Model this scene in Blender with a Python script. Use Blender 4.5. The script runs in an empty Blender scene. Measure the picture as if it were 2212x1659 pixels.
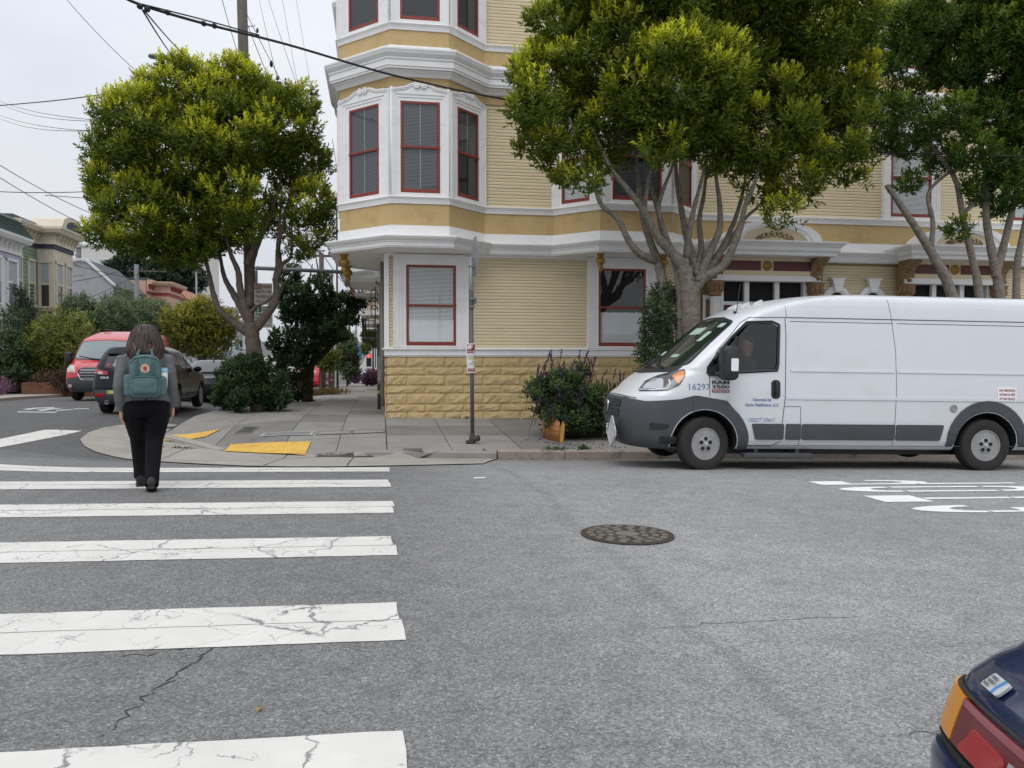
import bpy, bmesh, math, random
import numpy as np
from mathutils import Vector, Matrix
from mathutils.geometry import tessellate_polygon
R = math.radians
PI = math.pi
random.seed(11)
rng = np.random.default_rng(11)
scene = bpy.context.scene
COL = scene.collection

# ------------------------------------------------------------------ camera
EYE = Vector((0.0, 0.0, 1.30))
YAW, PITCH = R(9.3), R(1.43)
cd = bpy.data.cameras.new('camera')
cam = bpy.data.objects.new('camera', cd)
COL.objects.link(cam)
cam.location = EYE
cam.rotation_euler = (PI / 2 - PITCH, 0, -YAW)
cd.sensor_width = 36.0
cd.lens = 28.3
cd.clip_start = 0.05
cd.clip_end = 2000
scene.camera = cam
# ------------------------------------------------------------------ overcast daylight
SUN_EL, SUN_AZ = R(58), R(205)
world = bpy.data.worlds.new('World')
scene.world = world
world.use_nodes = True
wn, wl = world.node_tree.nodes, world.node_tree.links
wn.clear()
w_out = wn.new('ShaderNodeOutputWorld')
w_bg = wn.new('ShaderNodeBackground')
w_bg.inputs['Strength'].default_value = 0.10
w_sky = wn.new('ShaderNodeTexSky')
w_sky.sky_type = 'NISHITA'
w_sky.sun_disc = False
w_sky.sun_elevation = SUN_EL
w_sky.sun_rotation = SUN_AZ
w_tc = wn.new('ShaderNodeTexCoord')
w_sep = wn.new('ShaderNodeSeparateXYZ')
wl.new(w_tc.outputs['Generated'], w_sep.inputs[0])
w_up = wn.new('ShaderNodeMath'); w_up.operation = 'MAXIMUM'; w_up.inputs[1].default_value = 0.0
wl.new(w_sep.outputs['Z'], w_up.inputs[0])
w_lum = wn.new('ShaderNodeMapRange')                       # overcast luminance rises evenly from horizon to zenith
w_lum.inputs['From Min'].default_value = 0.0; w_lum.inputs['From Max'].default_value = 1.0
w_lum.inputs['To Min'].default_value = 7.0; w_lum.inputs['To Max'].default_value = 15.5
wl.new(w_up.outputs[0], w_lum.inputs['Value'])
w_map = wn.new('ShaderNodeMapping'); w_map.inputs['Scale'].default_value = (1.2, 1.2, 3.0)
wl.new(w_tc.outputs['Generated'], w_map.inputs[0])
w_noise = wn.new('ShaderNodeTexNoise'); w_noise.inputs['Scale'].default_value = 1.8; w_noise.inputs['Detail'].default_value = 5
w_noise.inputs['Roughness'].default_value = 0.55
wl.new(w_map.outputs[0], w_noise.inputs['Vector'])
w_ramp = wn.new('ShaderNodeValToRGB')
w_ramp.color_ramp.elements[0].position = 0.3; w_ramp.color_ramp.elements[0].color = (0.80, 0.85, 0.955, 1)
w_ramp.color_ramp.elements[1].position = 0.7; w_ramp.color_ramp.elements[1].color = (0.99, 1.0, 1.03, 1)
wl.new(w_noise.outputs['Fac'], w_ramp.inputs[0])
w_cloud = wn.new('ShaderNodeVectorMath'); w_cloud.operation = 'SCALE'
wl.new(w_ramp.outputs[0], w_cloud.inputs[0]); wl.new(w_lum.outputs[0], w_cloud.inputs['Scale'])
w_mix = wn.new('ShaderNodeMix'); w_mix.data_type = 'RGBA'; w_mix.inputs['Factor'].default_value = 0.94
wl.new(w_sky.outputs[0], w_mix.inputs['A']); wl.new(w_cloud.outputs[0], w_mix.inputs['B'])
wl.new(w_mix.outputs['Result'], w_bg.inputs['Color']); wl.new(w_bg.outputs[0], w_out.inputs[0])
sd = bpy.data.lights.new('sun', 'SUN')
sd.energy = 1.1
sd.angle = R(35)
sd.color = (1.0, 0.97, 0.92)
sun = bpy.data.objects.new('sun', sd)
COL.objects.link(sun)
sv = Vector((math.sin(SUN_AZ) * math.cos(SUN_EL), math.cos(SUN_AZ) * math.cos(SUN_EL), math.sin(SUN_EL)))
sun.rotation_euler = sv.to_track_quat('Z', 'Y').to_euler()
sun.location = (0, -10, 40)
scene.view_settings.view_transform = 'Standard'
scene.view_settings.look = 'None'
scene.view_settings.exposure = 0.0
scene.view_settings.gamma = 1.0
scene.view_settings.use_curve_mapping = False
scene.cycles.max_bounces = 6
scene.cycles.diffuse_bounces = 3
scene.cycles.glossy_bounces = 3
scene.cycles.transparent_max_bounces = 12
scene.cycles.transmission_bounces = 4
scene.cycles.use_denoising = True

# ------------------------------------------------------------------ sight lines: where a direction of view meets a plane of the place
FPX = 28.3 / 36 * 2212
cam_rot = cam.rotation_euler.to_matrix()
def ray(x, y):
    return cam_rot @ Vector(((x - 1106) / FPX, -(y - 829.5) / FPX, -1.0))
def at(x, y, Y):
    d = ray(x, y); return EYE + d * (Y / d.y)
def atX(x, y, X):
    d = ray(x, y); return EYE + d * (X / d.x)
def atD(x, y, dist):
    return EYE + ray(x, y) * dist

# ------------------------------------------------------------------ ground heights
def sstep(a, b, x):
    t = np.clip((x - a) / (b - a), 0, 1); return t * t * (3 - 2 * t)
def roll(Y):
    Y = np.asarray(Y, float)
    return np.interp(Y, [0, 30, 60, 100, 125, 260, 400, 700], [0, 0, -0.45, -1.34, -1.2, 4.6, 12.0, 20.0])
def G(X, Y):
    X = np.asarray(X, float); Y = np.asarray(Y, float)
    k = sstep(-6.2, -3.6, X)
    return -0.018 * (np.clip(X, -5, 40) + 1.5) - k * 0.0085 * np.clip(Y - 8, 0, 5.4) ** 2 + roll(Y)
def S(X, Y):
    X = np.asarray(X, float); Y = np.asarray(Y, float)
    return -0.20 + (np.clip(Y, 13.4, 18.44) - 13.4) * 0.049 - 0.018 * (np.clip(X, -5, 40) - 2.2) + roll(Y)
def gnd(x, y, lift=0.0, fn=G):
    d = ray(x, y); t = 12.0
    for _ in range(60):
        p = EYE + d * t
        z = float(fn(p.x, p.y)) + lift
        t = t * 0.5 + 0.5 * ((z - EYE.z) / d.z)
    return EYE + d * t

# ------------------------------------------------------------------ object helpers
def tag(o, label=None, cat=None, group=None, kind=None):
    if label: o['label'] = label
    if cat: o['category'] = cat
    if group: o['group'] = group
    if kind: o['kind'] = kind
    return o
def empty(name, loc=(0, 0, 0), rz=0.0, label=None, cat=None, group=None, parent=None):
    o = bpy.data.objects.new(name, None); COL.objects.link(o)
    o.location = loc; o.rotation_euler = (0, 0, rz); o.empty_display_size = 0.2
    if parent: o.parent = parent
    return tag(o, label, cat, group)
def link(name, me, parent=None, loc=None):
    o = bpy.data.objects.new(name, me); COL.objects.link(o)
    if parent is not None: o.parent = parent
    if loc is not None: o.location = loc
    return o
def copy_tree(o, parent=None):
    c = o.copy(); COL.objects.link(c)
    if parent is not None: c.parent = parent
    for ch in list(o.children): copy_tree(ch, c)
    return c

class MB:
    def __init__(s): s.v = []; s.f = []; s.m = []; s.cur = 0
    def add(s, vs, fs):
        b = len(s.v); s.v += [tuple(v) for v in vs]
        for f in fs: s.f.append(tuple(b + i for i in f)); s.m.append(s.cur)
        return s
    def box(s, x0, x1, y0, y1, z0, z1, M=None):
        vs = [Vector((x, y, z)) for z in (z0, z1) for y in (y0, y1) for x in (x0, x1)]
        if M is not None: vs = [M @ v for v in vs]
        return s.add(vs, [(0, 2, 3, 1), (4, 5, 7, 6), (0, 1, 5, 4), (2, 6, 7, 3), (0, 4, 6, 2), (1, 3, 7, 5)])
    def prism(s, poly, M, d):                      # polygon in local xy, extruded d along local z
        n = len(poly)
        vs = [M @ Vector((x, y, 0)) for x, y in poly] + [M @ Vector((x, y, d)) for x, y in poly]
        tri = tessellate_polygon([[Vector((x, y, 0)) for x, y in poly]])
        fs = [tuple(reversed(t)) for t in tri] + [tuple(i + n for i in t) for t in tri]
        fs += [(i, (i + 1) % n, n + (i + 1) % n, n + i) for i in range(n)]
        return s.add(vs, fs)
    def tube(s, pts, rad, n=8, cap=True):
        pts = [Vector(p) for p in pts]
        if not hasattr(rad, '__len__'): rad = [rad] * len(pts)
        t0 = (pts[1] - pts[0]).normalized()
        ref = Vector((0, 0, 1)) if abs(t0.z) < 0.9 else Vector((1, 0, 0))
        nrm = (ref - t0 * ref.dot(t0)).normalized()
        vs = []
        for i, p in enumerate(pts):
            t = (pts[min(i + 1, len(pts) - 1)] - pts[max(i - 1, 0)]).normalized()
            nrm = (nrm - t * nrm.dot(t)).normalized()
            b = t.cross(nrm)
            for k in range(n):
                a = 2 * PI * k / n
                vs.append(p + (nrm * math.cos(a) + b * math.sin(a)) * rad[i])
        fs = []
        for i in range(len(pts) - 1):
            for k in range(n):
                fs.append((i * n + k, i * n + (k + 1) % n, (i + 1) * n + (k + 1) % n, (i + 1) * n + k))
        if cap:
            fs.append(tuple(reversed(range(n)))); e = (len(pts) - 1) * n; fs.append(tuple(range(e, e + n)))
        return s.add(vs, fs)
    def lathe(s, prof, M=None, n=24, cap=True):              # (radius, height) about local z
        vs = []
        for r, h in prof:
            for k in range(n):
                a = 2 * PI * k / n
                v = Vector((r * math.cos(a), r * math.sin(a), h))
                vs.append(M @ v if M is not None else v)
        fs = [(i * n + k, i * n + (k + 1) % n, (i + 1) * n + (k + 1) % n, (i + 1) * n + k) for i in range(len(prof) - 1) for k in range(n)]
        if cap and prof[0][0] > 1e-4: fs.append(tuple(reversed(range(n))))
        e = (len(prof) - 1) * n
        if cap and prof[-1][0] > 1e-4: fs.append(tuple(range(e, e + n)))
        return s.add(vs, fs)
    def sweep(s, prof, path, closed=False, cap=True):   # prof: (out, z); path: plan points; out is to the right of travel
        n = len(prof); P = [Vector((p[0], p[1])) for p in path]; m = len(P); vs = []
        for i in range(m):
            a = P[i] - P[i - 1] if (i > 0 or closed) else P[1] - P[0]
            b = P[(i + 1) % m] - P[i] if (i < m - 1 or closed) else a
            a = a.normalized(); b = b.normalized()
            na = Vector((a.y, -a.x)); nb = Vector((b.y, -b.x))
            bi = na + nb
            bi = bi / max(bi.length_squared, 1e-6) * 2 if bi.length > 1e-6 else na
            for o, z in prof: vs.append((P[i].x + bi.x * o, P[i].y + bi.y * o, z))
        fs = []
        for i in range(m if closed else m - 1):
            j = (i + 1) % m
            for k in range(n - 1): fs.append((i * n + k, j * n + k, j * n + k + 1, i * n + k + 1))
        if cap and not closed:
            fs.append(tuple(range(n))); e = (m - 1) * n; fs.append(tuple(reversed(range(e, e + n))))
        return s.add(vs, fs)
    def loft(s, rings, cap=True, closed=True):
        n = len(rings[0]); vs = [p for r in rings for p in r]; fs = []
        for i in range(len(rings) - 1):
            for k in range(n if closed else n - 1):
                fs.append((i * n + k, i * n + (k + 1) % n, (i + 1) * n + (k + 1) % n, (i + 1) * n + k))
        if cap and closed:
            fs.append(tuple(reversed(range(n)))); e = (len(rings) - 1) * n; fs.append(tuple(range(e, e + n)))
        return s.add(vs, fs)
    def ball(s, c, r, M=None, nu=12, nv=8):
        if not hasattr(r, '__len__'): r = (r, r, r)
        rings = []
        for i in range(nv + 1):
            t = -PI / 2 + PI * i / nv
            ct = max(math.cos(t), 0.02)
            ring = [Vector((c[0] + r[0] * ct * math.cos(2 * PI * k / nu), c[1] + r[1] * ct * math.sin(2 * PI * k / nu), c[2] + r[2] * math.sin(t))) for k in range(nu)]
            rings.append([M @ v for v in ring] if M is not None else ring)
        return s.loft(rings)
    def mesh(s, name, mats, smooth=False, fix=True):
        me = bpy.data.meshes.new(name)
        me.from_pydata(s.v, [], s.f)
        if not isinstance(mats, (list, tuple)): mats = [mats]
        for m in mats: me.materials.append(m)
        if len(mats) > 1: me.polygons.foreach_set('material_index', s.m)
        if fix:
            bm = bmesh.new(); bm.from_mesh(me)
            bmesh.ops.recalc_face_normals(bm, faces=bm.faces[:]); bm.to_mesh(me); bm.free()
        if smooth: me.polygons.foreach_set('use_smooth', [True] * len(me.polygons))
        me.update()
        return me
    def build(s, name, mats, parent=None, smooth=False, bevel=0.0, seg=2, loc=None, fix=True, auto=None):
        o = link(name, s.mesh(name, mats, smooth or auto is not None, fix), parent, loc)
        if auto is not None: o.data.set_sharp_from_angle(angle=R(auto))
        if bevel:
            b = o.modifiers.new('bevel', 'BEVEL'); b.width = bevel; b.segments = seg; b.limit_method = 'ANGLE'; b.angle_limit = R(35)
        return o

def bake(o):                                       # replace a mesh by its evaluated (modified) form
    dg = bpy.context.evaluated_depsgraph_get(); dg.update()
    me = bpy.data.meshes.new_from_object(o.evaluated_get(dg))
    o.modifiers.clear(); o.data = me
    return o
def drop(o): bpy.data.objects.remove(o, do_unlink=True)

# ------------------------------------------------------------------ lettering (flat meshes from the built-in font)
TEXT = {}
def make_texts(items):
    made = []
    for s, bold in items:
        cu = bpy.data.curves.new('lettering', 'FONT'); cu.body = s; cu.size = 1.0; cu.resolution_u = 3
        cu.align_x = 'LEFT'; cu.offset = 0.022 if bold else 0.0
        ob = bpy.data.objects.new('lettering', cu); COL.objects.link(ob); made.append((s, bold, ob))
    dg = bpy.context.evaluated_depsgraph_get(); dg.update()
    for s, bold, ob in made:
        me = bpy.data.meshes.new_from_object(ob.evaluated_get(dg))
        v = np.array([q.co[:2] for q in me.vertices]); f = [tuple(p.vertices) for p in me.polygons]
        lo, hi = v.min(0), v.max(0)
        TEXT[(s, bold)] = ((v - lo), f, hi - lo)
        cu = ob.data; bpy.data.objects.remove(ob, do_unlink=True); bpy.data.curves.remove(cu); bpy.data.meshes.remove(me)
def put_text(mb, s, bold, u0, v0, h, fn, width=None, center=False):
    """writes s with cap height h from (u0, v0); fn turns (u, v) into a point"""
    v, f, size = TEXT[(s, bold)]
    k = h / size[1]; kx = k if width is None else width / size[0]
    off = -size[0] * kx / 2 if center else 0
    mb.add([fn(u0 + off + a * kx, v0 + b * k) for a, b in v], f)

# ------------------------------------------------------------------ materials
MAT = {}
def nodes_of(m): return m.node_tree.nodes, m.node_tree.links
def mat(name, col, rough=0.7, metal=0.0, var=0.0, vscale=6.0, bump=0.0, bscale=40.0, coat=0.0, spec=0.5, emit=None, estr=0.0, stain=None, sscale=1.5, samt=0.0, world_space=False, stretch=None):
    """principled paint / stone / metal with noise variation, stains and fine relief"""
    m = bpy.data.materials.new(name); m.use_nodes = True
    n, l = nodes_of(m); b = n['Principled BSDF']
    b.inputs['Base Color'].default_value = (*col, 1); b.inputs['Roughness'].default_value = rough
    b.inputs['Metallic'].default_value = metal; b.inputs['Coat Weight'].default_value = coat
    b.inputs['Coat Roughness'].default_value = 0.08
    b.inputs['Specular IOR Level'].default_value = spec
    if emit: b.inputs['Emission Color'].default_value = (*emit, 1); b.inputs['Emission Strength'].default_value = estr
    vec = None
    if var or bump or samt:
        if world_space: g = n.new('ShaderNodeNewGeometry'); vec = g.outputs['Position']
        else: g = n.new('ShaderNodeTexCoord'); vec = g.outputs['Object']
        if stretch:
            mp = n.new('ShaderNodeMapping'); mp.inputs['Scale'].default_value = stretch; l.new(vec, mp.inputs[0]); vec = mp.outputs[0]
    col_out = None
    if var:
        t = n.new('ShaderNodeTexNoise'); t.inputs['Scale'].default_value = vscale; t.inputs['Detail'].default_value = 6; t.inputs['Roughness'].default_value = 0.6
        l.new(vec, t.inputs['Vector'])
        mr = n.new('ShaderNodeMapRange'); mr.inputs['From Min'].default_value = 0.25; mr.inputs['From Max'].default_value = 0.75
        mr.inputs['To Min'].default_value = 1 - var; mr.inputs['To Max'].default_value = 1 + var
        l.new(t.outputs['Fac'], mr.inputs['Value'])
        sc = n.new('ShaderNodeVectorMath'); sc.operation = 'SCALE'; sc.inputs[0].default_value = col
        l.new(mr.outputs[0], sc.inputs['Scale']); col_out = sc.outputs[0]
    if samt:
        t = n.new('ShaderNodeTexNoise'); t.inputs['Scale'].default_value = sscale; t.inputs['Detail'].default_value = 8; t.inputs['Roughness'].default_value = 0.7
        l.new(vec, t.inputs['Vector'])
        mr = n.new('ShaderNodeMapRange'); mr.inputs['From Min'].default_value = 0.5; mr.inputs['From Max'].default_value = 0.72
        mr.inputs['To Min'].default_value = 0; mr.inputs['To Max'].default_value = samt
        l.new(t.outputs['Fac'], mr.inputs['Value'])
        mx = n.new('ShaderNodeMix'); mx.data_type = 'RGBA'
        l.new(mr.outputs[0], mx.inputs['Factor'])
        if col_out: l.new(col_out, mx.inputs['A'])
        else: mx.inputs['A'].default_value = (*col, 1)
        mx.inputs['B'].default_value = (*(stain or (0.1, 0.08, 0.06)), 1); col_out = mx.outputs['Result']
    if col_out: l.new(col_out, b.inputs['Base Color'])
    if bump:
        t = n.new('ShaderNodeTexNoise'); t.inputs['Scale'].default_value = bscale; t.inputs['Detail'].default_value = 5
        l.new(vec, t.inputs['Vector'])
        bp = n.new('ShaderNodeBump'); bp.inputs['Strength'].default_value = bump; bp.inputs['Distance'].default_value = 0.02
        l.new(t.outputs['Fac'], bp.inputs['Height']); l.new(bp.outputs[0], b.inputs['Normal'])
    MAT[name] = m
    return m
def glass_mat(name, tint=(0.75, 0.82, 0.82), see=0.85, rough=0.02):
    """window glass: part see-through, part mirror by angle"""
    m = bpy.data.materials.new(name); m.use_nodes = True; n, l = nodes_of(m); n.clear()
    o = n.new('ShaderNodeOutputMaterial'); tr = n.new('ShaderNodeBsdfTransparent'); gl = n.new('ShaderNodeBsdfGlossy')
    tr.inputs[0].default_value = (tint[0] * see, tint[1] * see, tint[2] * see, 1); gl.inputs['Roughness'].default_value = rough
    lw = n.new('ShaderNodeLayerWeight'); lw.inputs[0].default_value = 0.5
    pw = n.new('ShaderNodeMath'); pw.operation = 'POWER'; pw.inputs[1].default_value = 4.0; l.new(lw.outputs['Facing'], pw.inputs[0])
    ad = n.new('ShaderNodeMath'); ad.operation = 'MULTIPLY_ADD'; ad.inputs[1].default_value = 0.85; ad.inputs[2].default_value = 0.075; l.new(pw.outputs[0], ad.inputs[0])
    mx = n.new('ShaderNodeMixShader'); l.new(ad.outputs[0], mx.inputs[0]); l.new(tr.outputs[0], mx.inputs[1]); l.new(gl.outputs[0], mx.inputs[2]); l.new(mx.outputs[0], o.inputs[0])
    MAT[name] = m
    return m
def leaf_mat(name, dark, bright, transl=0.3, rough=0.45):
    """older leaves dark, young shoot tips pale, with painted sky light: the tint is stored on each leaf"""
    m = bpy.data.materials.new(name); m.use_nodes = True; n, l = nodes_of(m); b = n['Principled BSDF']; o = n['Material Output']
    a = n.new('ShaderNodeAttribute'); a.attribute_name = 'tint'
    mx = n.new('ShaderNodeMix'); mx.data_type = 'RGBA'; mx.inputs['A'].default_value = (*dark, 1); mx.inputs['B'].default_value = (*bright, 1)
    l.new(a.outputs['Fac'], mx.inputs['Factor']); l.new(mx.outputs['Result'], b.inputs['Base Color'])
    b.inputs['Roughness'].default_value = rough; b.inputs['Specular IOR Level'].default_value = 0.35
    t = n.new('ShaderNodeBsdfTranslucent'); l.new(mx.outputs['Result'], t.inputs[0])
    ms = n.new('ShaderNodeMixShader'); ms.inputs[0].default_value = transl
    l.new(b.outputs[0], ms.inputs[1]); l.new(t.outputs[0], ms.inputs[2]); l.new(ms.outputs[0], o.inputs[0])
    MAT[name] = m
    return m
make_texts([(s, True) for s in ('RAM', '3500', 'PROMASTER', 'Operated by', 'Apria Healthcare, LLC', 'NO SMOKING', 'WITHIN 25 FEET', 'OF THIS VEHICLE', 'NO', 'PARKING', '9AM TO 11AM', 'THURSDAY', 'STREET CLEANING', '2', 'HOUR', '8AM TO 6PM', 'MON THRU FRI', 'STOPPING', 'CX-5', 'HYBRID', 'SYNERGY', 'DRIVE', '10:00 AM', 'STOP', '7J49294', 'California', '600-698 BRODERICK', 'FOR MOVING', '04/20 - 04/21', 'TOW-AWAY', 'O', 'Q')] +
           [(s, False) for s in ('16297', 'USDOT 270617', 'BRODERICK', 'EXCEPT VEHICLES WITH', 'PERMITS', 'Reservation', 'For info call 311', 'FJALL RAVEN', 'KANKEN')])
# ================================================================== GROUND
def setup_asphalt(name, light=False):
    m = bpy.data.materials.new(name); m.use_nodes = True; n, l = nodes_of(m); b = n['Principled BSDF']
    g = n.new('ShaderNodeNewGeometry'); P = g.outputs['Position']
    def noise(scale, detail=4, rough=0.6):
        t = n.new('ShaderNodeTexNoise'); t.inputs['Scale'].default_value = scale; t.inputs['Detail'].default_value = detail; t.inputs['Roughness'].default_value = rough
        l.new(P, t.inputs['Vector']); return t.outputs['Fac']
    def rng_(v, a, b_, c, d):
        r = n.new('ShaderNodeMapRange'); l.new(v, r.inputs['Value'])
        for k, x in zip(('From Min', 'From Max', 'To Min', 'To Max'), (a, b_, c, d)): r.inputs[k].default_value = x
        return r.outputs[0]
    def mth(op, a, b_):
        q = n.new('ShaderNodeMath'); q.operation = op
        for i, x in enumerate((a, b_)):
            if hasattr(x, 'links'): l.new(x, q.inputs[i])
            else: q.inputs[i].default_value = x
        return q.outputs[0]
    sep = n.new('ShaderNodeSeparateXYZ'); l.new(P, sep.inputs[0]); X, Y = sep.outputs[0], sep.outputs[1]
    vor = n.new('ShaderNodeTexVoronoi'); vor.inputs['Scale'].default_value = 125; l.new(P, vor.inputs['Vector'])
    sv_ = n.new('ShaderNodeSeparateColor'); l.new(vor.outputs['Color'], sv_.inputs[0])
    vor2 = n.new('ShaderNodeTexVoronoi'); vor2.inputs['Scale'].default_value = 62; l.new(P, vor2.inputs['Vector'])
    sv2 = n.new('ShaderNodeSeparateColor'); l.new(vor2.outputs['Color'], sv2.inputs[0])
    agg = mth('MULTIPLY', rng_(sv_.outputs[0], 0.0, 1.0, 0.64, 1.36), rng_(sv2.outputs[0], 0.0, 1.0, 0.84, 1.16))
    pale = rng_(sv_.outputs[1], 0.90, 0.97, 0.0, 0.13)
    big = rng_(noise(0.55, 5), 0.3, 0.7, 0.90, 1.10)
    mid = rng_(noise(5.0, 5), 0.3, 0.7, 0.88, 1.12)
    # older dark surfacing left of a seam that wanders along X = 1.6, paler resurfaced lane on the right
    wob = mth('MULTIPLY_ADD', noise(0.8, 3), 0.5); wob.node.inputs[2].default_value = -0.25
    xw = mth('ADD', X, wob)
    pale_lane = rng_(xw, 0.1, 1.75, 0.0, 1.0)
    base = mth('MULTIPLY_ADD', pale_lane, 0.085); base.node.inputs[2].default_value = 0.163
    dist = mth('ABSOLUTE', mth('SUBTRACT', xw, 1.62), 0.0)
    seam = mth('MULTIPLY', rng_(dist, 0.01, 0.09, 0.86, 1.0), 1.0)
    gut = rng_(mth('ADD', Y, mth('MULTIPLY', noise(1.7, 5), 1.6)), 12.9, 13.9, 1.0, 0.62)
    oil = rng_(noise(0.9, 6, 0.75), 0.62, 0.76, 1.0, 0.62)
    v = mth('MULTIPLY', base, agg)
    smp = n.new('ShaderNodeMapping'); smp.inputs['Scale'].default_value = (0.35, 5.0, 1); l.new(P, smp.inputs[0])
    stn = n.new('ShaderNodeTexNoise'); stn.inputs['Scale'].default_value = 1.6; stn.inputs['Detail'].default_value = 6; stn.inputs['Roughness'].default_value = 0.7; l.new(smp.outputs[0], stn.inputs['Vector'])
    scuff = rng_(stn.outputs['Fac'], 0.60, 0.72, 1.0, 0.74); wide = rng_(noise(0.22, 3), 0.35, 0.65, 0.95, 1.05); spot = rng_(noise(3.2, 2), 0.74, 0.79, 1.0, 0.6)
    for q in (big, mid, seam, gut, oil, scuff, wide, spot): v = mth('MULTIPLY', v, q)
    v = mth('ADD', v, pale)
    cc = n.new('ShaderNodeCombineColor')
    l.new(mth('MULTIPLY', v, 1.0), cc.inputs[0]); l.new(mth('MULTIPLY', v, 1.0), cc.inputs[1]); l.new(mth('MULTIPLY', v, 0.985), cc.inputs[2])
    l.new(cc.outputs[0], b.inputs['Base Color']); b.inputs['Roughness'].default_value = 0.85; b.inputs['Specular IOR Level'].default_value = 0.3
    bp = n.new('ShaderNodeBump'); bp.inputs['Strength'].default_value = 0.4; bp.inputs['Distance'].default_value = 0.006
    l.new(vor.outputs['Distance'], bp.inputs['Height']); l.new(bp.outputs[0], b.inputs['Normal'])
    MAT[name] = m; return m
def setup_road_paint(name, col=(0.64, 0.63, 0.59), crack=1.0, cscale=2.2):
    """thermoplastic paint: crazed with dark cracks that let the asphalt through"""
    m = bpy.data.materials.new(name); m.use_nodes = True; n, l = nodes_of(m); b = n['Principled BSDF']
    g = n.new('ShaderNodeNewGeometry'); P = g.outputs['Position']
    nz = n.new('ShaderNodeTexNoise'); nz.inputs['Scale'].default_value = 5.0; nz.inputs['Detail'].default_value = 7; nz.inputs['Roughness'].default_value = 0.65; l.new(P, nz.inputs['Vector'])
    wv = n.new('ShaderNodeVectorMath'); wv.operation = 'MULTIPLY_ADD'; l.new(nz.outputs['Color'], wv.inputs[0]); wv.inputs[1].default_value = (0.28, 0.28, 0); l.new(P, wv.inputs[2])
    fac = None
    for sc, w0, w1, lo, hi in ((cscale, 0.0015, 0.007, 0.44, 0.58), (cscale * 2.6, 0.006, 0.020, 0.53, 0.62), (0.75, 0.0015, 0.0075, 0.40, 0.50)):
        vo = n.new('ShaderNodeTexVoronoi'); vo.feature = 'DISTANCE_TO_EDGE'; vo.inputs['Scale'].default_value = sc; l.new(wv.outputs[0], vo.inputs['Vector'])
        r = n.new('ShaderNodeMapRange'); r.inputs['From Min'].default_value = w0; r.inputs['From Max'].default_value = w1
        r.inputs['To Min'].default_value = 1; r.inputs['To Max'].default_value = 0; l.new(vo.outputs['Distance'], r.inputs['Value'])
        mk = n.new('ShaderNodeTexNoise'); mk.inputs['Scale'].default_value = 1.3 + sc * 0.3; mk.inputs['Detail'].default_value = 3; l.new(P, mk.inputs['Vector'])
        mr = n.new('ShaderNodeMapRange'); mr.inputs['From Min'].default_value = lo; mr.inputs['From Max'].default_value = hi; l.new(mk.outputs['Fac'], mr.inputs['Value'])
        q = n.new('ShaderNodeMath'); q.operation = 'MULTIPLY'; l.new(r.outputs[0], q.inputs[0]); l.new(mr.outputs[0], q.inputs[1])
        if fac is None: fac = q.outputs[0]
        else:
            mm = n.new('ShaderNodeMath'); mm.operation = 'MAXIMUM'; l.new(fac, mm.inputs[0]); l.new(q.outputs[0], mm.inputs[1]); fac = mm.outputs[0]
    sc = n.new('ShaderNodeMath'); sc.operation = 'MULTIPLY'; sc.inputs[1].default_value = 0.74 * crack; l.new(fac, sc.inputs[0])
    dn = n.new('ShaderNodeTexNoise'); dn.inputs['Scale'].default_value = 2.5; dn.inputs['Detail'].default_value = 8; dn.inputs['Roughness'].default_value = 0.7; l.new(P, dn.inputs['Vector'])
    dr = n.new('ShaderNodeMapRange'); dr.inputs['From Min'].default_value = 0.3; dr.inputs['From Max'].default_value = 0.7; dr.inputs['To Min'].default_value = 0.90; dr.inputs['To Max'].default_value = 1.06; l.new(dn.outputs['Fac'], dr.inputs['Value'])
    vs = n.new('ShaderNodeVectorMath'); vs.operation = 'SCALE'; vs.inputs[0].default_value = col; l.new(dr.outputs[0], vs.inputs['Scale'])
    mx = n.new('ShaderNodeMix'); mx.data_type = 'RGBA'; l.new(sc.outputs[0], mx.inputs['Factor']); l.new(vs.outputs[0], mx.inputs['A']); mx.inputs['B'].default_value = (0.06, 0.06, 0.062, 1)
    l.new(mx.outputs['Result'], b.inputs['Base Color']); b.inputs['Roughness'].default_value = 0.75; b.inputs['Specular IOR Level'].default_value = 0.25
    fn = n.new('ShaderNodeTexNoise'); fn.inputs['Scale'].default_value = 130; l.new(P, fn.inputs['Vector'])
    bp = n.new('ShaderNodeBump'); bp.inputs['Strength'].default_value = 0.35; bp.inputs['Distance'].default_value = 0.005; l.new(fn.outputs['Fac'], bp.inputs['Height']); l.new(bp.outputs[0], b.inputs['Normal'])
    MAT[name] = m; return m
setup_asphalt('asphalt')
setup_road_paint('road_paint')
setup_road_paint('road_paint_new', (0.76, 0.77, 0.76), 0.35, 1.2)
setup_road_paint('road_paint_worn', (0.50, 0.50, 0.49), 1.0, 5.0)
mat('concrete', (0.265, 0.255, 0.235), 0.88, var=0.16, vscale=2.2, bump=0.35, bscale=60, stain=(0.13, 0.125, 0.115), samt=0.7, sscale=1.1, world_space=True)
mat('concrete_dark', (0.195, 0.188, 0.172), 0.9, var=0.2, vscale=2.6, bump=0.35, bscale=60, stain=(0.09, 0.085, 0.078), samt=0.8, sscale=1.3, world_space=True)
mat('concrete_warm', (0.33, 0.31, 0.275), 0.88, var=0.13, vscale=2.0, bump=0.3, bscale=60, stain=(0.17, 0.155, 0.13), samt=0.6, sscale=0.9, world_space=True)
mat('joint', (0.055, 0.052, 0.045), 0.95, var=0.3, world_space=True)
mat('granite', (0.30, 0.25, 0.21), 0.85, var=0.3, vscale=28, bump=0.6, bscale=45, stain=(0.08, 0.07, 0.06), samt=0.9, sscale=4, world_space=True)
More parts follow.
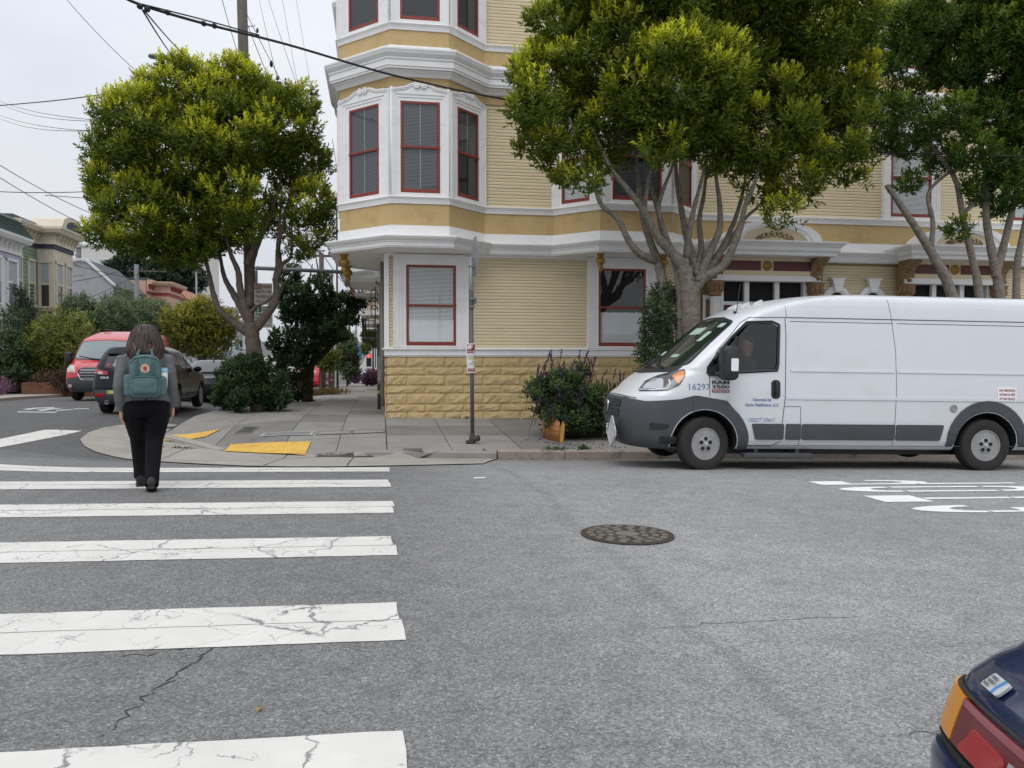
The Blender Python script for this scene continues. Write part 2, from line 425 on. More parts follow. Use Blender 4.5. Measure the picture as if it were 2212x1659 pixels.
mat('tactile_yellow', (0.70, 0.44, 0.085), 0.7, var=0.1, vscale=8, stain=(0.3, 0.2, 0.07), samt=0.5, sscale=3, world_space=True)
mat('cast_iron', (0.075, 0.062, 0.054), 0.55, metal=0.5, var=0.35, vscale=14, bump=0.4, bscale=60)
mat('iron_worn', (0.21, 0.19, 0.16), 0.5, metal=0.4, var=0.3, vscale=25)
mat('lid_grey', (0.20, 0.20, 0.195), 0.8, var=0.15, vscale=9, world_space=True)
mat('lid_rim', (0.42, 0.42, 0.40), 0.6, metal=0.3)
mat('crack_dark', (0.035, 0.034, 0.034), 0.95)
mat('soil', (0.075, 0.055, 0.04), 0.95, var=0.4, vscale=12, bump=0.6, bscale=30, world_space=True)
mat('rust', (0.13, 0.055, 0.03), 0.85, var=0.3, vscale=4)
mat('debris_red', (0.13, 0.035, 0.025), 0.9, var=0.4, vscale=60)

def sheet(xs, ys, fn, name, m, lift=0.0, kind='structure', smooth=True):
    XX, YY = np.meshgrid(xs, ys); Z = fn(XX, YY) + lift
    v = np.stack([XX, YY, Z], -1).reshape(-1, 3); nx, ny = len(xs), len(ys)
    f = [(j * nx + i, j * nx + i + 1, (j + 1) * nx + i + 1, (j + 1) * nx + i) for j in range(ny - 1) for i in range(nx - 1)]
    me = bpy.data.meshes.new(name); me.from_pydata(v.tolist(), [], f); me.materials.append(m)
    if smooth: me.polygons.foreach_set('use_smooth', [True] * len(f))
    o = link(name, me); tag(o, kind=kind); return o
xs = np.concatenate([np.linspace(-420, -30, 14), np.linspace(-26, -8, 12), np.arange(-7.5, 12.1, 0.25), np.linspace(13, 40, 14), np.linspace(60, 420, 10)])
ys = np.concatenate([np.linspace(-60, -4, 10), np.arange(-3, 16.1, 0.25), np.linspace(17, 60, 20), np.linspace(70, 280, 22), np.linspace(320, 700, 8)])
road = sheet(xs, ys, G, 'road', MAT['asphalt'])

def poly_bm(poly):
    bm = bmesh.new(); vs = [bm.verts.new((p[0], p[1], 0)) for p in poly]
    for t in tessellate_polygon([[Vector((p[0], p[1], 0)) for p in poly]]):
        try: bm.faces.new([vs[i] for i in t])
        except ValueError: pass
    bmesh.ops.recalc_face_normals(bm, faces=bm.faces[:])
    if bm.faces and sum(f.normal.z * f.calc_area() for f in bm.faces) < 0: bmesh.ops.reverse_faces(bm, faces=bm.faces[:])
    return bm
def drape(poly, fn, lift, name, m, step=0.5, kind=None, parent=None, skirt=0.0):
    """a flat-shaded sheet cut to a plan polygon and laid over the ground"""
    bm = poly_bm(poly)
    P = np.array([p[:2] for p in poly])
    for ax in (0, 1):
        lo, hi = P[:, ax].min(), P[:, ax].max()
        k = math.ceil(lo / step) * step
        while k < hi:
            co = [0, 0, 0]; no = [0, 0, 0]; co[ax] = k; no[ax] = 1
            bmesh.ops.bisect_plane(bm, geom=bm.verts[:] + bm.edges[:] + bm.faces[:], plane_co=co, plane_no=no)
            k += step if k < 21 else max(step, 2.5)
    if skirt:
        be = [e for e in bm.edges if e.is_boundary]
        r = bmesh.ops.extrude_edge_only(bm, edges=be)
        low = {v for v in r['geom'] if isinstance(v, bmesh.types.BMVert)}
    else: low = set()
    for v in bm.verts: v.co.z = float(fn(v.co.x, v.co.y)) + lift - (skirt if v in low else 0)
    bmesh.ops.recalc_face_normals(bm, faces=bm.faces[:])
    me = bpy.data.meshes.new(name); bm.to_mesh(me); bm.free(); me.materials.append(m)
    o = link(name, me, parent)
    if kind: tag(o, kind=kind)
    return o

# ---- pavement outline: bulb-out corner, straight kerb to the right, side street kerb to the far end
def g2(x, y, fn=G): p = gnd(x, y, 0, fn); return (p.x, p.y)
KERB_Y = 13.40
outer = [(-4.45, 300.0), (-4.45, 22.0), (-4.62, 19.6), g2(330, 915), g2(274, 917), g2(223, 925), g2(190, 936), g2(173, 951), g2(182, 965), g2(208, 978), g2(250, 988.5),
         g2(298, 995), g2(365, 1000), g2(440, 1004), g2(540, 1008.5), g2(634, 1010), g2(740, 1009.5), g2(842, 1007.5), g2(940, 1005.5), g2(1045, 1003)]
outer_y = outer[-1][1]
pav = outer + [(1.95, KERB_Y), (1.98, KERB_Y), (60, KERB_Y), (60, 40), (60, 300)]
# kerb line behind the gutter apron
pad1 = [g2(485, 977.5), g2(498.5, 961.5), g2(671.5, 955), g2(658.7, 986.5)]
inner = [(-4.0, 300.0), (-4.0, 22.0), (-4.25, 19.5)] + [g2(352, 939), g2(349, 952)] + [pad1[0], g2(570, 982), pad1[3]] + [g2(720, 988), g2(800, 989), g2(900, 991), (1.95, KERB_Y), (60, KERB_Y)]
inner_h = [1, 1, .8, 0, 0, 0, 0, .15, .5, .8, 1, 1, 1]
IA = np.array(inner); IH = np.array(inner_h, float)
_t = np.linspace(0, 1, 9)[:-1]
IS = np.concatenate([IA[i] + (IA[i + 1] - IA[i]) * _t[:, None] for i in range(1, len(IA) - 1)]); IHS = np.concatenate([IH[i] + (IH[i + 1] - IH[i]) * _t for i in range(1, len(IA) - 1)])
def inner_info(x, y):
    """distance to the kerb line, smooth height factor there, inside?"""
    p = np.array([x, y]); a = IA[:-1]; d = IA[1:] - a
    t = np.clip(((p - a) * d).sum(1) / (d * d).sum(1), 0, 1)
    q = p - (a + d * t[:, None]); rr = np.hypot(q[:, 0], q[:, 1]); i = int(rr.argmin())
    side = d[i, 0] * (p - a[i])[1] - d[i, 1] * (p - a[i])[0]
    w = 1.0 / (((IS - p) ** 2).sum(1) + 0.004) ** 1.6
    return rr[i], float((w * IHS).sum() / w.sum()), side > 0
def SP1(x, y):
    x, y = float(x), float(y)
    g = float(G(x, y))
    if y > 40: return float(S(x, y)) if x > -4.0 else g
    if x > 3.0: return float(S(x, y)) if y > KERB_Y else g
    r, h, ins = inner_info(x, y)
    if not ins: return g + 0.012
    w = h + (1 - h) * float(sstep(0.0, 2.3, r))
    return g + 0.012 + (float(S(x, y)) - g - 0.012) * w
SP = np.vectorize(SP1)

pave_base = drape([(-4.3, 60), (-4.3, 20.5), (-4.5, 17.5), (-3.6, 14.3), (-2.2, 13.4), (-.7, 13.3), (.3, 13.4), (1.9, 13.66), (40, KERB_Y + 0.15), (40, 22), (1, 22), (1, 60)], SP1, -0.018, 'pavement', MAT['joint'], 0.3, 'structure')
apron_base = drape(outer[2:] + [(1.95, KERB_Y - 0.02)] + inner[10:2:-1], SP1, -0.006, 'gutter', MAT['joint'], 0.5, 'structure')

def slabs(poly, xj, yj, matf, name, parent, fn=SP1, gap=0.012, lift=0.0, step=0.3, skip=None):
    """cuts a plan polygon into separate slabs along the joint lines"""
    bm = poly_bm(poly)
    P = np.array([p[:2] for p in poly])
    def cut(ax, k):
        co = [0, 0, 0]; no = [0, 0, 0]; co[ax] = k; no[ax] = 1
        bmesh.ops.bisect_plane(bm, geom=bm.verts[:] + bm.edges[:] + bm.faces[:], plane_co=co, plane_no=no)
    for ax, J in ((0, xj), (1, yj)):
        for k in J:
            cut(ax, k - gap / 2); cut(ax, k + gap / 2)
        lo, hi = P[:, ax].min(), P[:, ax].max()
        k = math.ceil(lo / step) * step
        while k < hi: cut(ax, k); k += step if k < 21 else 2.5
    cells = {}
    for f in bm.faces:
        c = f.calc_center_median()
        if any(abs(c.x - k) < gap / 2 for k in xj) or any(abs(c.y - k) < gap / 2 for k in yj): continue
        key = (sum(c.x > k for k in xj), sum(c.y > k for k in yj))
        cells.setdefault(key, []).append([tuple(v.co[:2]) for v in f.verts])
    bm.free(); made = []
    for key, fs in sorted(cells.items()):
        idx = {}; V = []; F = []
        for f in fs:
            ids = []
            for p in f:
                q = (round(p[0], 4), round(p[1], 4))
                if q not in idx: idx[q] = len(V); V.append((p[0], p[1], fn(p[0], p[1]) + lift))
                ids.append(idx[q])
            ar = sum(f[i][0] * f[(i + 1) % len(f)][1] - f[(i + 1) % len(f)][0] * f[i][1] for i in range(len(f)))
            if len(set(ids)) == len(ids) >= 3 and abs(ar) > 1e-7: F.append(ids if ar > 0 else ids[::-1])
        if not F: continue
        me = bpy.data.meshes.new(name); me.from_pydata(V, [], F); me.materials.append(matf(key))
        made.append(link(name, me, parent))
    return made
def mchoice(key):
    return MAT[('concrete', 'concrete', 'concrete_dark', 'concrete', 'concrete_warm', 'concrete_dark')[(key[0] * 7 + key[1] * 13 + key[0] * key[1]) % 6]]
xj = [-0.02 + 1.23 * i for i in range(24)]
main_walk = [(0.12, 13.46), (1.98, KERB_Y + 0.13), (28, KERB_Y + 0.13), (28, 18.5), (0.12, 18.5)]
slabs(main_walk, xj[1:], [14.75, 15.55, 17.0], mchoice, 'paving_slab', pave_base)
corner = inner[3:10] + [(0.10, 13.45), (0.10, 18.46), (0.10, 58), (-3.98, 58), (-3.98, 22), (-4.22, 19.5)]
slabs(corner, [-3.0, -1.7, -0.75], [15.3, 17.6, 19.4, 21.2, 23.2, 25.4, 28, 31, 34.5, 38.5, 43, 48, 53], lambda k: MAT['concrete_dark'] if (k[0] * 5 + k[1] * 3) % 4 == 0 else MAT['concrete'], 'paving_slab', pave_base)
ring = outer[2:] + [(1.93, KERB_Y - 0.02)] + inner[10:2:-1]
slabs(ring, [-3.4, -1.55, -0.45], [15.6, 17.4], lambda k: MAT['concrete_warm'], 'gutter_slab', apron_base, gap=0.018, lift=0.003)
drape([(-14, 300), (-30, 300), (-30, 21), (-12.6, 21), (-12.4, 24), (-12.4, 300)], lambda x, y: float(G(x, y)) + 0.10, 0, 'far_pavement', MAT['concrete_warm'], 6.0, 'structure', skirt=0.2)
drape([(0.6, 300), (0.6, 60), (-3.98, 60), (-3.98, 300)], S, 0, 'side_pavement', MAT['concrete'], 6.0, 'structure', skirt=0.2)

# ---- kerbs
kerb = empty('kerb', (0, 0, 0)); kerb['kind'] = 'structure'
def kerb_piece(pts, h0, h1, wid, m, name='kerb_stone'):
    mb = MB(); rings = []
    n = len(pts)
    for i, p in enumerate(pts):
        a = Vector(pts[max(i - 1, 0)]); b = Vector(pts[min(i + 1, n - 1)]); t = (b - a).normalized(); q = Vector((-t.y, t.x))
        h = h0[i] if hasattr(h0, '__len__') else h0 + (h1 - h0) * i / max(n - 1, 1)
        g = float(G(p[0], p[1])); bk = Vector(p) + q * wid
        rings.append([Vector((p[0], p[1], g - 0.1)), Vector((p[0], p[1], g + h - 0.025)), Vector((p[0] + q.x * 0.025, p[1] + q.y * 0.025, g + h)), Vector((bk.x, bk.y, g + h + 0.006)), Vector((bk.x, bk.y, g - 0.1))])
    mb.loft(rings)
    return mb.build(name, m, kerb, auto=40)
kp = [Vector(p) for p in inner[7:11]]
dense = []
for a, b in zip(kp[:-1], kp[1:]):
    for i in range(5): dense.append(a.lerp(b, i / 5))
dense.append(Vector((1.93, KERB_Y - 0.005)))
hs = [max(SP1(p[0] + 0.01, p[1] + k) for k in (.03, .09, .17)) - float(G(p[0], p[1])) for p in dense]
kerb_piece([tuple(p) for p in dense], [max(.02, h + .006) for h in hs], 0, 0.16, MAT['concrete'])
x = 1.95
for wd in (1.16, 2.25, 2.3, 1.9, 2.4, 2.2, 2.3, 2.4, 2.2, 2.0):
    pts = [(x + 0.008 + (wd - 0.016) * i / 4, KERB_Y + rng.uniform(-0.008, 0.008)) for i in range(5)]
    o = kerb_piece(pts, 0.15 + rng.uniform(-.008, .008), 0.15 + rng.uniform(-.008, .008), 0.16, MAT['granite']); x += wd
nose = [g2(349, 953), g2(375, 955.5), g2(405, 960.5), g2(440, 967), g2(470, 973.5)]
kerb_piece(nose, 0.125, 0.02, 0.14, MAT['concrete_warm'])
# side street kerb beyond the bulb-out
side_pts = [(-4.0 + 0.0, 19.6 + 3.0 * i) for i in range(14)]
kerb_piece([(-4.0, y) for y in np.linspace(58, 22, 12)] + [(-4.25, 19.6), g2(345, 925)], 0.15, 0.03, 0.16, MAT['concrete'])

# ---- tactile pads with raised domes
def tactile(corners, label, nu, nv):
    A, B, Cc, D = [Vector(c) for c in corners]
    t = empty('tactile_pad', (0, 0, 0), 0, label, 'tactile pad', 'yellow tactile pads at the corner ramps')
    o = drape([A, D, Cc, B], SP1, 0.016, 'pad_plate', MAT['tactile_yellow'], 0.3, None, t)
    mb = MB()
    for i in range(nu):
        for j in range(nv):
            u, v = (i + .5) / nu, (j + .5) / nv
            p = A.lerp(D, u).lerp(B.lerp(Cc, u), v); z = SP1(p.x, p.y) + 0.016; r = 0.030
            vs = [(p.x + r * math.cos(k * PI / 3), p.y + r * math.sin(k * PI / 3), z) for k in range(6)] + [(p.x + .6 * r * math.cos(k * PI / 3), p.y + .6 * r * math.sin(k * PI / 3), z + 0.014) for k in range(6)]
            mb.add(vs, [(k, (k + 1) % 6, 6 + (k + 1) % 6, 6 + k) for k in range(6)] + [tuple(range(6, 12))])
    d = mb.build('domes', MAT['tactile_yellow'], t); d['kind'] = 'stuff'
tactile([pad1[0], g2(498.5, 961.5, SP1), g2(671.5, 955, SP1), pad1[3]], 'yellow tactile ramp pad facing the zebra crossing, nearest the grate', 22, 6)
pad2 = [g2(346, 953.5, SP1), g2(353, 939.5, SP1), g2(476, 928.5, SP1), g2(445, 944.5, SP1)]
tactile(pad2, 'yellow tactile ramp pad partly behind the walking woman', 16, 6)

# ---- lids and grates in the pavement
def plate(corners, name, label, m, rim=None, slots=0, lift=0.010, group=None, cat='cover', inset=0.06):
    A, B, Cc, D = [Vector(c) for c in corners]
    t = empty(name, (0, 0, 0), 0, label, cat, group)
    P = lambda u, v, dz=0.0: (lambda p: Vector((p.x, p.y, SP1(p.x, p.y) + lift + dz)))(A.lerp(B, u).lerp(D.lerp(Cc, u), v))
    mb = MB()
    if rim is not None:
        for u0, u1, v0, v1 in ((0, 1, 0, .12), (0, 1, .88, 1), (0, inset, .12, .88), (1 - inset, 1, .12, .88)):
            n = 6; mb.loft([[P(u0 + (u1 - u0) * i / n, v0, .003), P(u0 + (u1 - u0) * i / n, v1, .003)] for i in range(n + 1)], cap=False, closed=False)
        mb.build('rim', rim, t)
    mb = MB(); n = 6
    mb.loft([[P(i / n, j / 3) for j in range(4)] for i in range(n + 1)], cap=False, closed=False)
    mb.build('lid', m, t)
    if slots:
        mb = MB()
        for i in range(slots):
            u0 = .05 + .9 * i / slots; u1 = u0 + .9 / slots * .55
            mb.loft([[P(u0, .1, .004), P(u1, .1, .004)], [P(u0, .9, .004), P(u1, .9, .004)]], cap=False, closed=False)
        b = mb.build('slot', MAT['joint'], t); b['kind'] = 'stuff'
    return t
S3 = lambda x, y: g2(x, y, SP1)
def z6(x, y): return S3((x / 1.7015 + 600) / 1.8228, (y / 1.7015 + 1600) / 1.8228)
plate([z6(712, 207), z6(745, 180), z6(1085, 172), z6(1065, 198)][::1] and [z6(712, 207), z6(1068, 198), z6(1085, 172), z6(745, 182)], 'utility_cover', 'pale rimmed utility lid in the pavement behind the yellow ramp pad', MAT['lid_grey'], MAT['lid_rim'], cat='utility cover')
plate([z6(1092, 195), z6(1330, 187), z6(1345, 163), z6(1112, 170)], 'utility_cover', 'long concrete lid beside the pale rimmed lid', MAT['concrete'], MAT['concrete_dark'], cat='utility cover')
plate([z6(1335, 187), z6(1555, 178), z6(1562, 157), z6(1348, 163)], 'utility_cover', 'long concrete lid nearest the yellow building corner', MAT['concrete'], MAT['concrete_dark'], cat='utility cover')
plate([z6(545, 188), z6(660, 186), z6(722, 136), z6(610, 138)], 'drain_grate', 'dark square grate in the pavement by the bush', MAT['concrete_dark'], None, 14, cat='grate', group='pavement grates')
plate([z6(1676, 312), z6(1816, 305), z6(1814, 282), z6(1676, 287)], 'drain_grate', 'slotted drain grate at the kerb left of the sign pole', MAT['concrete_dark'], None, 12, cat='grate', group='pavement grates')
# street name pressed into the ramp edge, read from the building side
mb = MB()
# ---- zebra crossing, each stripe two overlapping tapes
STR = [(2.90, -3.6), (4.48, -3.9), (6.22, -4.4), (7.83, -4.6), (9.40, -4.9), (10.98, -4.85)]
ord_ = ['nearest', 'second', 'third', 'fourth', 'fifth', 'farthest']
for i, (yb, xl) in enumerate(STR):
    w = 0.61; xr = 0.115 if i else 0.085
    st = empty('crosswalk_stripe', (0, 0, 0)); st['kind'] = 'structure'
    skew = 0.0
    for k, (a, b, dx) in enumerate(((0, w * .52, 0.0), (w * .50, w, (0.0, -0.022, -0.03, 0.01, -0.02, 0.0)[i]))):
        y0, y1 = yb - w + a, yb - w + b
        P = [(xl, y0), (xr + dx, y0), (xr + dx - 0.01, y1), (xl, y1)]
        if i == 5: P = [(xl - .2 + k * .1, y0 + .2), (-3, y0 + .02), (xr + dx, y0), (xr + dx, y1), (-3, y1 + .02), (xl + .05, y1 + .2)]
        E = []
        for q in range(len(P)):                                   # slightly ragged edges
            p0, p1 = Vector(P[q]), Vector(P[(q + 1) % len(P)]); m_ = max(2, int((p1 - p0).length / 0.12))
            for s_ in range(m_): E.append(tuple(p0.lerp(p1, s_ / m_) + Vector((rng.uniform(-1, 1), rng.uniform(-1, 1))) * 0.0045))
        drape(E, G, 0.004 + 0.0025 * k, 'stripe_tape', MAT['road_paint'], 0.5, None, st)
# stripes of the crossing over the side street
for c in ([(-60, 973), (0, 967), (140, 940), (178, 931), (96, 929), (0, 949), (-60, 958)],):
    E = [g2(*q) for q in c]
    o = drape(E, G, 0.005, 'crosswalk_stripe', MAT['road_paint'], 0.6, 'structure')
# ---- STOP lettering on the far lane, read by drivers heading left
def stop_letter(polys, row_y, name):
    e = empty(name, (0, 0, 0)); e['kind'] = 'structure'
    for p in polys:
        drape([(x_, row_y + y_) for x_, y_ in p], G, 0.005, 'letter_stroke', MAT['road_paint_new'], 0.6, None, e)
XL, LL, LW = 4.15, 2.6, 0.40                        # top edge, letter length, letter width
def arcp(cx, cy, rx, ry, a0, a1, w, wy, n=10):
    o_ = [(cx + rx * math.cos(R(a0 + (a1 - a0) * i / n)), cy + ry * math.sin(R(a0 + (a1 - a0) * i / n))) for i in range(n + 1)]
    i_ = [(cx + (rx - w) * math.cos(R(a1 + (a0 - a1) * i / n)), cy + (ry - wy) * math.sin(R(a1 + (a0 - a1) * i / n))) for i in range(n + 1)]
    return o_ + i_
rows = [gnd(1990, 1101).y, gnd(1930, 1078).y, gnd(1850, 1058).y, gnd(1790, 1043).y]
xs_ = [gnd(1983, 1101).x, gnd(1873, 1078).x, gnd(1815, 1058).x, gnd(1750, 1042).x]
XL = sum(xs_) / 4
h_ = LW / 2; t_ = 0.09; tx = 0.55
gp = 0.03
# letters: x grows from the letter's top (left) to its foot (right); y from its right edge (far) to its left edge (near)
stop_letter([arcp(XL + LL * .27, 0, LL * .27, h_, 90, 270, tx * .75, t_), [(XL + LL * .27 + gp, -h_), (XL + LL * .5, -h_ + .02), (XL + LL * .62, -h_ + .02 + .24), (XL + LL * .42, h_ - .16), (XL + LL * .42, -h_ + t_), (XL + LL * .27 + gp, -h_ + t_)],
             arcp(XL + LL * .73, 0, LL * .27, h_, -90, 90, tx * .75, t_)], rows[0], 'road_letter')
stop_letter([[(XL, -h_), (XL + tx, -h_), (XL + tx, h_), (XL, h_)], [(XL + tx + gp, -t_ / 2), (XL + LL * .62, -t_ / 2), (XL + LL * .62, t_ / 2), (XL + tx + gp, t_ / 2)], [(XL + LL * .62 + gp, -t_ / 2), (XL + LL, -t_ / 2), (XL + LL, t_ / 2), (XL + LL * .62 + gp, t_ / 2)]], rows[1], 'road_letter')
stop_letter([arcp(XL + LL * .27, 0, LL * .27, h_, 92, 268, tx * .7, t_), [(XL + LL * .27 + gp, -h_), (XL + LL * .72, -h_), (XL + LL * .72, -h_ + t_), (XL + LL * .27 + gp, -h_ + t_)], [(XL + LL * .27 + gp, h_), (XL + LL * .72, h_), (XL + LL * .72, h_ - t_), (XL + LL * .27 + gp, h_ - t_)],
             arcp(XL + LL * .73 + gp, 0, LL * .27, h_, -90, 90, tx * .7, t_)], rows[2], 'road_letter')
stop_letter([[(XL, -h_), (XL + LL * .48, -h_), (XL + LL * .48, -h_ + t_), (XL + tx * .8, -h_ + t_), (XL + tx * .8, h_ - t_), (XL, h_ - t_)], [(XL + LL * .5, -h_), (XL + LL, -h_), (XL + LL, -h_ + t_), (XL + LL * .5, -h_ + t_)],
             arcp(XL + LL * .30, 0, LL * .28, h_, -60, 90, tx * .6, t_)], rows[3], 'road_letter')
# ---- cycle marking far left on the side street
cyc = empty('cycle_marking', (0, 0, 0)); cyc['kind'] = 'structure'
for P in ([(38, 889), (123, 890), (122, 892), (38, 891)], [(48, 884), (75, 881), (118, 879.5), (118, 881), (80, 883), (60, 886)], [(78, 886), (108, 882), (140, 881.5), (112, 885), (90, 888)], [(120, 886), (158, 884), (158, 885.5), (122, 888)], [(160, 883), (192, 882.5), (192, 883.8), (160, 884.5)]):
    drape([g2(*q) for q in P], G, 0.005, 'marking_stroke', MAT['road_paint_worn'], 1.0, None, cyc)
# ---- cracks in the asphalt
def crack(px, w, name='road_crack'):
    pts = [Vector(gnd(*q)) for q in px]; mb = MB(); L = []; Rr = []
    fine = []
    for a, b in zip(pts[:-1], pts[1:]):
        for i in range(10): fine.append(a.lerp(b, i / 10) + Vector((rng.normal(0, .012), rng.normal(0, .012), 0)))
    fine.append(pts[-1])
    for i, p in enumerate(fine):
        t = (fine[min(i + 1, len(fine) - 1)] - fine[max(i - 1, 0)]).normalized(); q = Vector((-t.y, t.x, 0)); ww = w * rng.uniform(.2, 1) * min(1, 4 * min(i + .3, len(fine) - i) / len(fine))
        z = float(G(p.x, p.y)) + 0.0022
        L.append((p.x + q.x * ww, p.y + q.y * ww, z)); Rr.append((p.x - q.x * ww, p.y - q.y * ww, z))
    n = len(fine); mb.add(L + Rr, [(i, i + 1, n + i + 1, n + i) for i in range(n - 1)])
    o = mb.build(name, MAT['crack_dark']); tag(o, kind='structure')
crack([(200, 1610), (300, 1520), (400, 1445), (490, 1378), (545, 1360)], .008)
crack([(190, 1425), (330, 1412), (480, 1392)], .004)
crack([(560, 1358), (660, 1322)], .003)
crack([(1905, 1590), (2040, 1582), (2110, 1598)], .003)
crack([(1400, 1360), (1600, 1345), (1900, 1330)], .003)

# ---- manhole cover
mp = gnd(1355, 1156)
mh = empty('manhole_cover', (mp.x, mp.y, mp.z + 0.002), 0, 'round dark iron manhole cover set in the asphalt', 'manhole cover')
mh.rotation_euler = (0, math.atan(0.018), 0)
mb = MB(); mb.lathe([(0.37, 0.0), (0.37, 0.010), (0.335, 0.010), (0.332, 0.004), (0.328, 0.004), (0.328, 0.008), (0.0, 0.008)], None, 48); mb.build('lid', MAT['cast_iron'], mh, auto=30)
for r0, r1, n, wd in ((.27, .325, 18, .62), (.195, .25, 12, .6), (.12, .175, 8, .55)):
    mb = MB()
    for k in range(n):
        a0 = 2 * PI * k / n; da = 2 * PI / n * wd
        vs = []
        for z in (0.008, 0.0135):
            for r_, a in ((r0, a0), (r1, a0 + .02), (r1, a0 + da), (r0, a0 + da * .9)): vs.append((r_ * math.cos(a), r_ * math.sin(a), z))
        mb.add(vs, [(4, 5, 6, 7), (0, 1, 5, 4), (1, 2, 6, 5), (2, 3, 7, 6), (3, 0, 4, 7)])
    o = mb.build('raised_pattern', MAT['iron_worn'], mh); o['kind'] = 'stuff'
mb = MB(); mb.lathe([(0.095, .008), (0.095, .0125), (0.07, .0125), (0.0, .0125)], None, 24); mb.build('boss', MAT['iron_worn'], mh)

# ---- small litter on the road
def leaf_litter(px, size, m, label, ang):
    p = gnd(*px); mb = MB(); s = size
    mb.add([(-s, 0, .004), (-.2 * s, .35 * s, .012), (s, 0, .006), (-.1 * s, -.35 * s, .014), (0, 0, .003)], [(0, 4, 1), (4, 2, 1), (0, 3, 4), (3, 2, 4)])
    o = mb.build('fallen_leaf', m, loc=(p.x, p.y, p.z)); o.rotation_euler[2] = ang; tag(o, label, 'leaf')
mat('leaf_yellow', (0.45, 0.28, 0.04), 0.7)
mat('litter_white', (0.7, 0.7, 0.7), 0.6)
leaf_litter((562, 1535), 0.022, MAT['leaf_yellow'], 'small yellow fallen leaf on the asphalt between two near stripes', 1.1)
leaf_litter((1330, 1150), 0.03, MAT['leaf_yellow'], 'yellow fallen leaf lying on the manhole cover', 0.3)
p = gnd(1036, 1035); mb = MB(); mb.tube([(-.07, 0, .012), (.07, 0.01, .012)], .011, 8)
o = mb.build('paper_litter', MAT['litter_white'], loc=tuple(p)); o.rotation_euler[2] = 0.1; tag(o, 'white rolled scrap of paper on the road below the sign pole', 'litter')
for px, lab in (((850, 995.5), 'thin dark patch'), ((900, 991), 'x')): pass
# ================================================================== YELLOW CORNER BUILDING
mat('cream', (0.71, 0.605, 0.40), 0.65, var=0.05, vscale=1.5, bump=0.12, bscale=70, stain=(0.52, 0.43, 0.25), samt=0.3, sscale=2.5, world_space=True, stretch=(0.5, 0.5, 3))
mat('mustard', (0.52, 0.375, 0.17), 0.65, var=0.06, vscale=2, bump=0.1, bscale=50, stain=(0.25, 0.14, 0.035), samt=0.45, sscale=1.6, world_space=True)
mat('rockface', (0.53, 0.40, 0.20), 0.75, var=0.1, vscale=5, bump=0.5, bscale=35, stain=(0.40, 0.26, 0.09), samt=0.5, sscale=3.0, world_space=True)
mat('mortar', (0.45, 0.31, 0.12), 0.8, var=0.1, vscale=5, world_space=True)
mat('white_trim', (0.83, 0.83, 0.83), 0.55, var=0.05, vscale=2, stain=(0.58, 0.57, 0.53), samt=0.35, sscale=2.2, world_space=True, stretch=(1, 1, 2.2))
mat('sash_red', (0.235, 0.036, 0.024), 0.5, var=0.08, vscale=6)
mat('maroon', (0.10, 0.012, 0.014), 0.5)
mat('gold', (0.36, 0.21, 0.055), 0.42, metal=0.55, var=0.15, vscale=20)
mat('carved', (0.26, 0.17, 0.085), 0.7, var=0.45, vscale=18, bump=0.8, bscale=30)
mat('dark_room', (0.012, 0.012, 0.013), 0.9)
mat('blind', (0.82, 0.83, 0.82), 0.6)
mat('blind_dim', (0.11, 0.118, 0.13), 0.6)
mat('curtain', (0.84, 0.86, 0.88), 0.85, var=0.05, vscale=3)
mat('wood_core', (0.35, 0.28, 0.15), 0.9)
glass_mat('window_glass', (0.95, 0.97, 0.97), 0.95)
glass_mat('dark_glass', (0.88, 0.9, 0.9), 0.92)
FY = 18.44
bld = empty('corner_building', (0.14, FY, 0.0), 0, 'cream and mustard corner apartment building with white cornices and red sashes', 'building')
BL = Matrix.Translation((-0.14, -FY, 0))            # parts are modelled in place, then hung on the building's base
def bpart(mb, name, m, parent=None, **k):
    o = mb.build(name, m, None, **k)
    o.parent = parent or bld
    if parent is None: o.matrix_parent_inverse = BL
    return o
PATH_UP = [(0.14, 34), (0.14, 27.6), (-0.866, 26.6), (-0.866, 24.8), (0.14, 23.8), (0.14, 22.0), (-0.866, 21.0), (-0.866, 18.69), (0.264, 17.56), (1.48, 17.56), (2.36, FY), (3.996, FY), (4.88, 17.56), (6.557, 17.56), (7.44, FY), (26, FY)]
BAYS = [[(0.2, 22.0), (-0.866, 21.0), (-0.866, 18.69), (0.264, 17.56), (1.48, 17.56), (2.36, FY), (2.36, 18.8), (0.2, 18.8)],
        [(3.996, FY), (4.88, 17.56), (6.557, 17.56), (7.44, FY), (7.44, 18.7), (3.996, 18.7)],
        [(0.14, 27.6), (-0.866, 26.6), (-0.866, 24.8), (0.14, 23.8), (0.3, 23.8), (0.3, 27.6)]]
# wall cores
mb = MB(); mb.box(0.165, 26, FY + 0.035, 34, -0.6, 12.2); bpart(mb, 'wall', MAT['wood_core'])
mb = MB()
for B in BAYS: mb.prism(B, Matrix.Translation((0, 0, 3.86)), 8.3)
bpart(mb, 'bay', MAT['white_trim'])
mb = MB()
for B in BAYS: mb.prism(B, Matrix.Translation((0, 0, 3.80)), 0.055)
bpart(mb, 'bay_soffit', MAT['white_trim'])
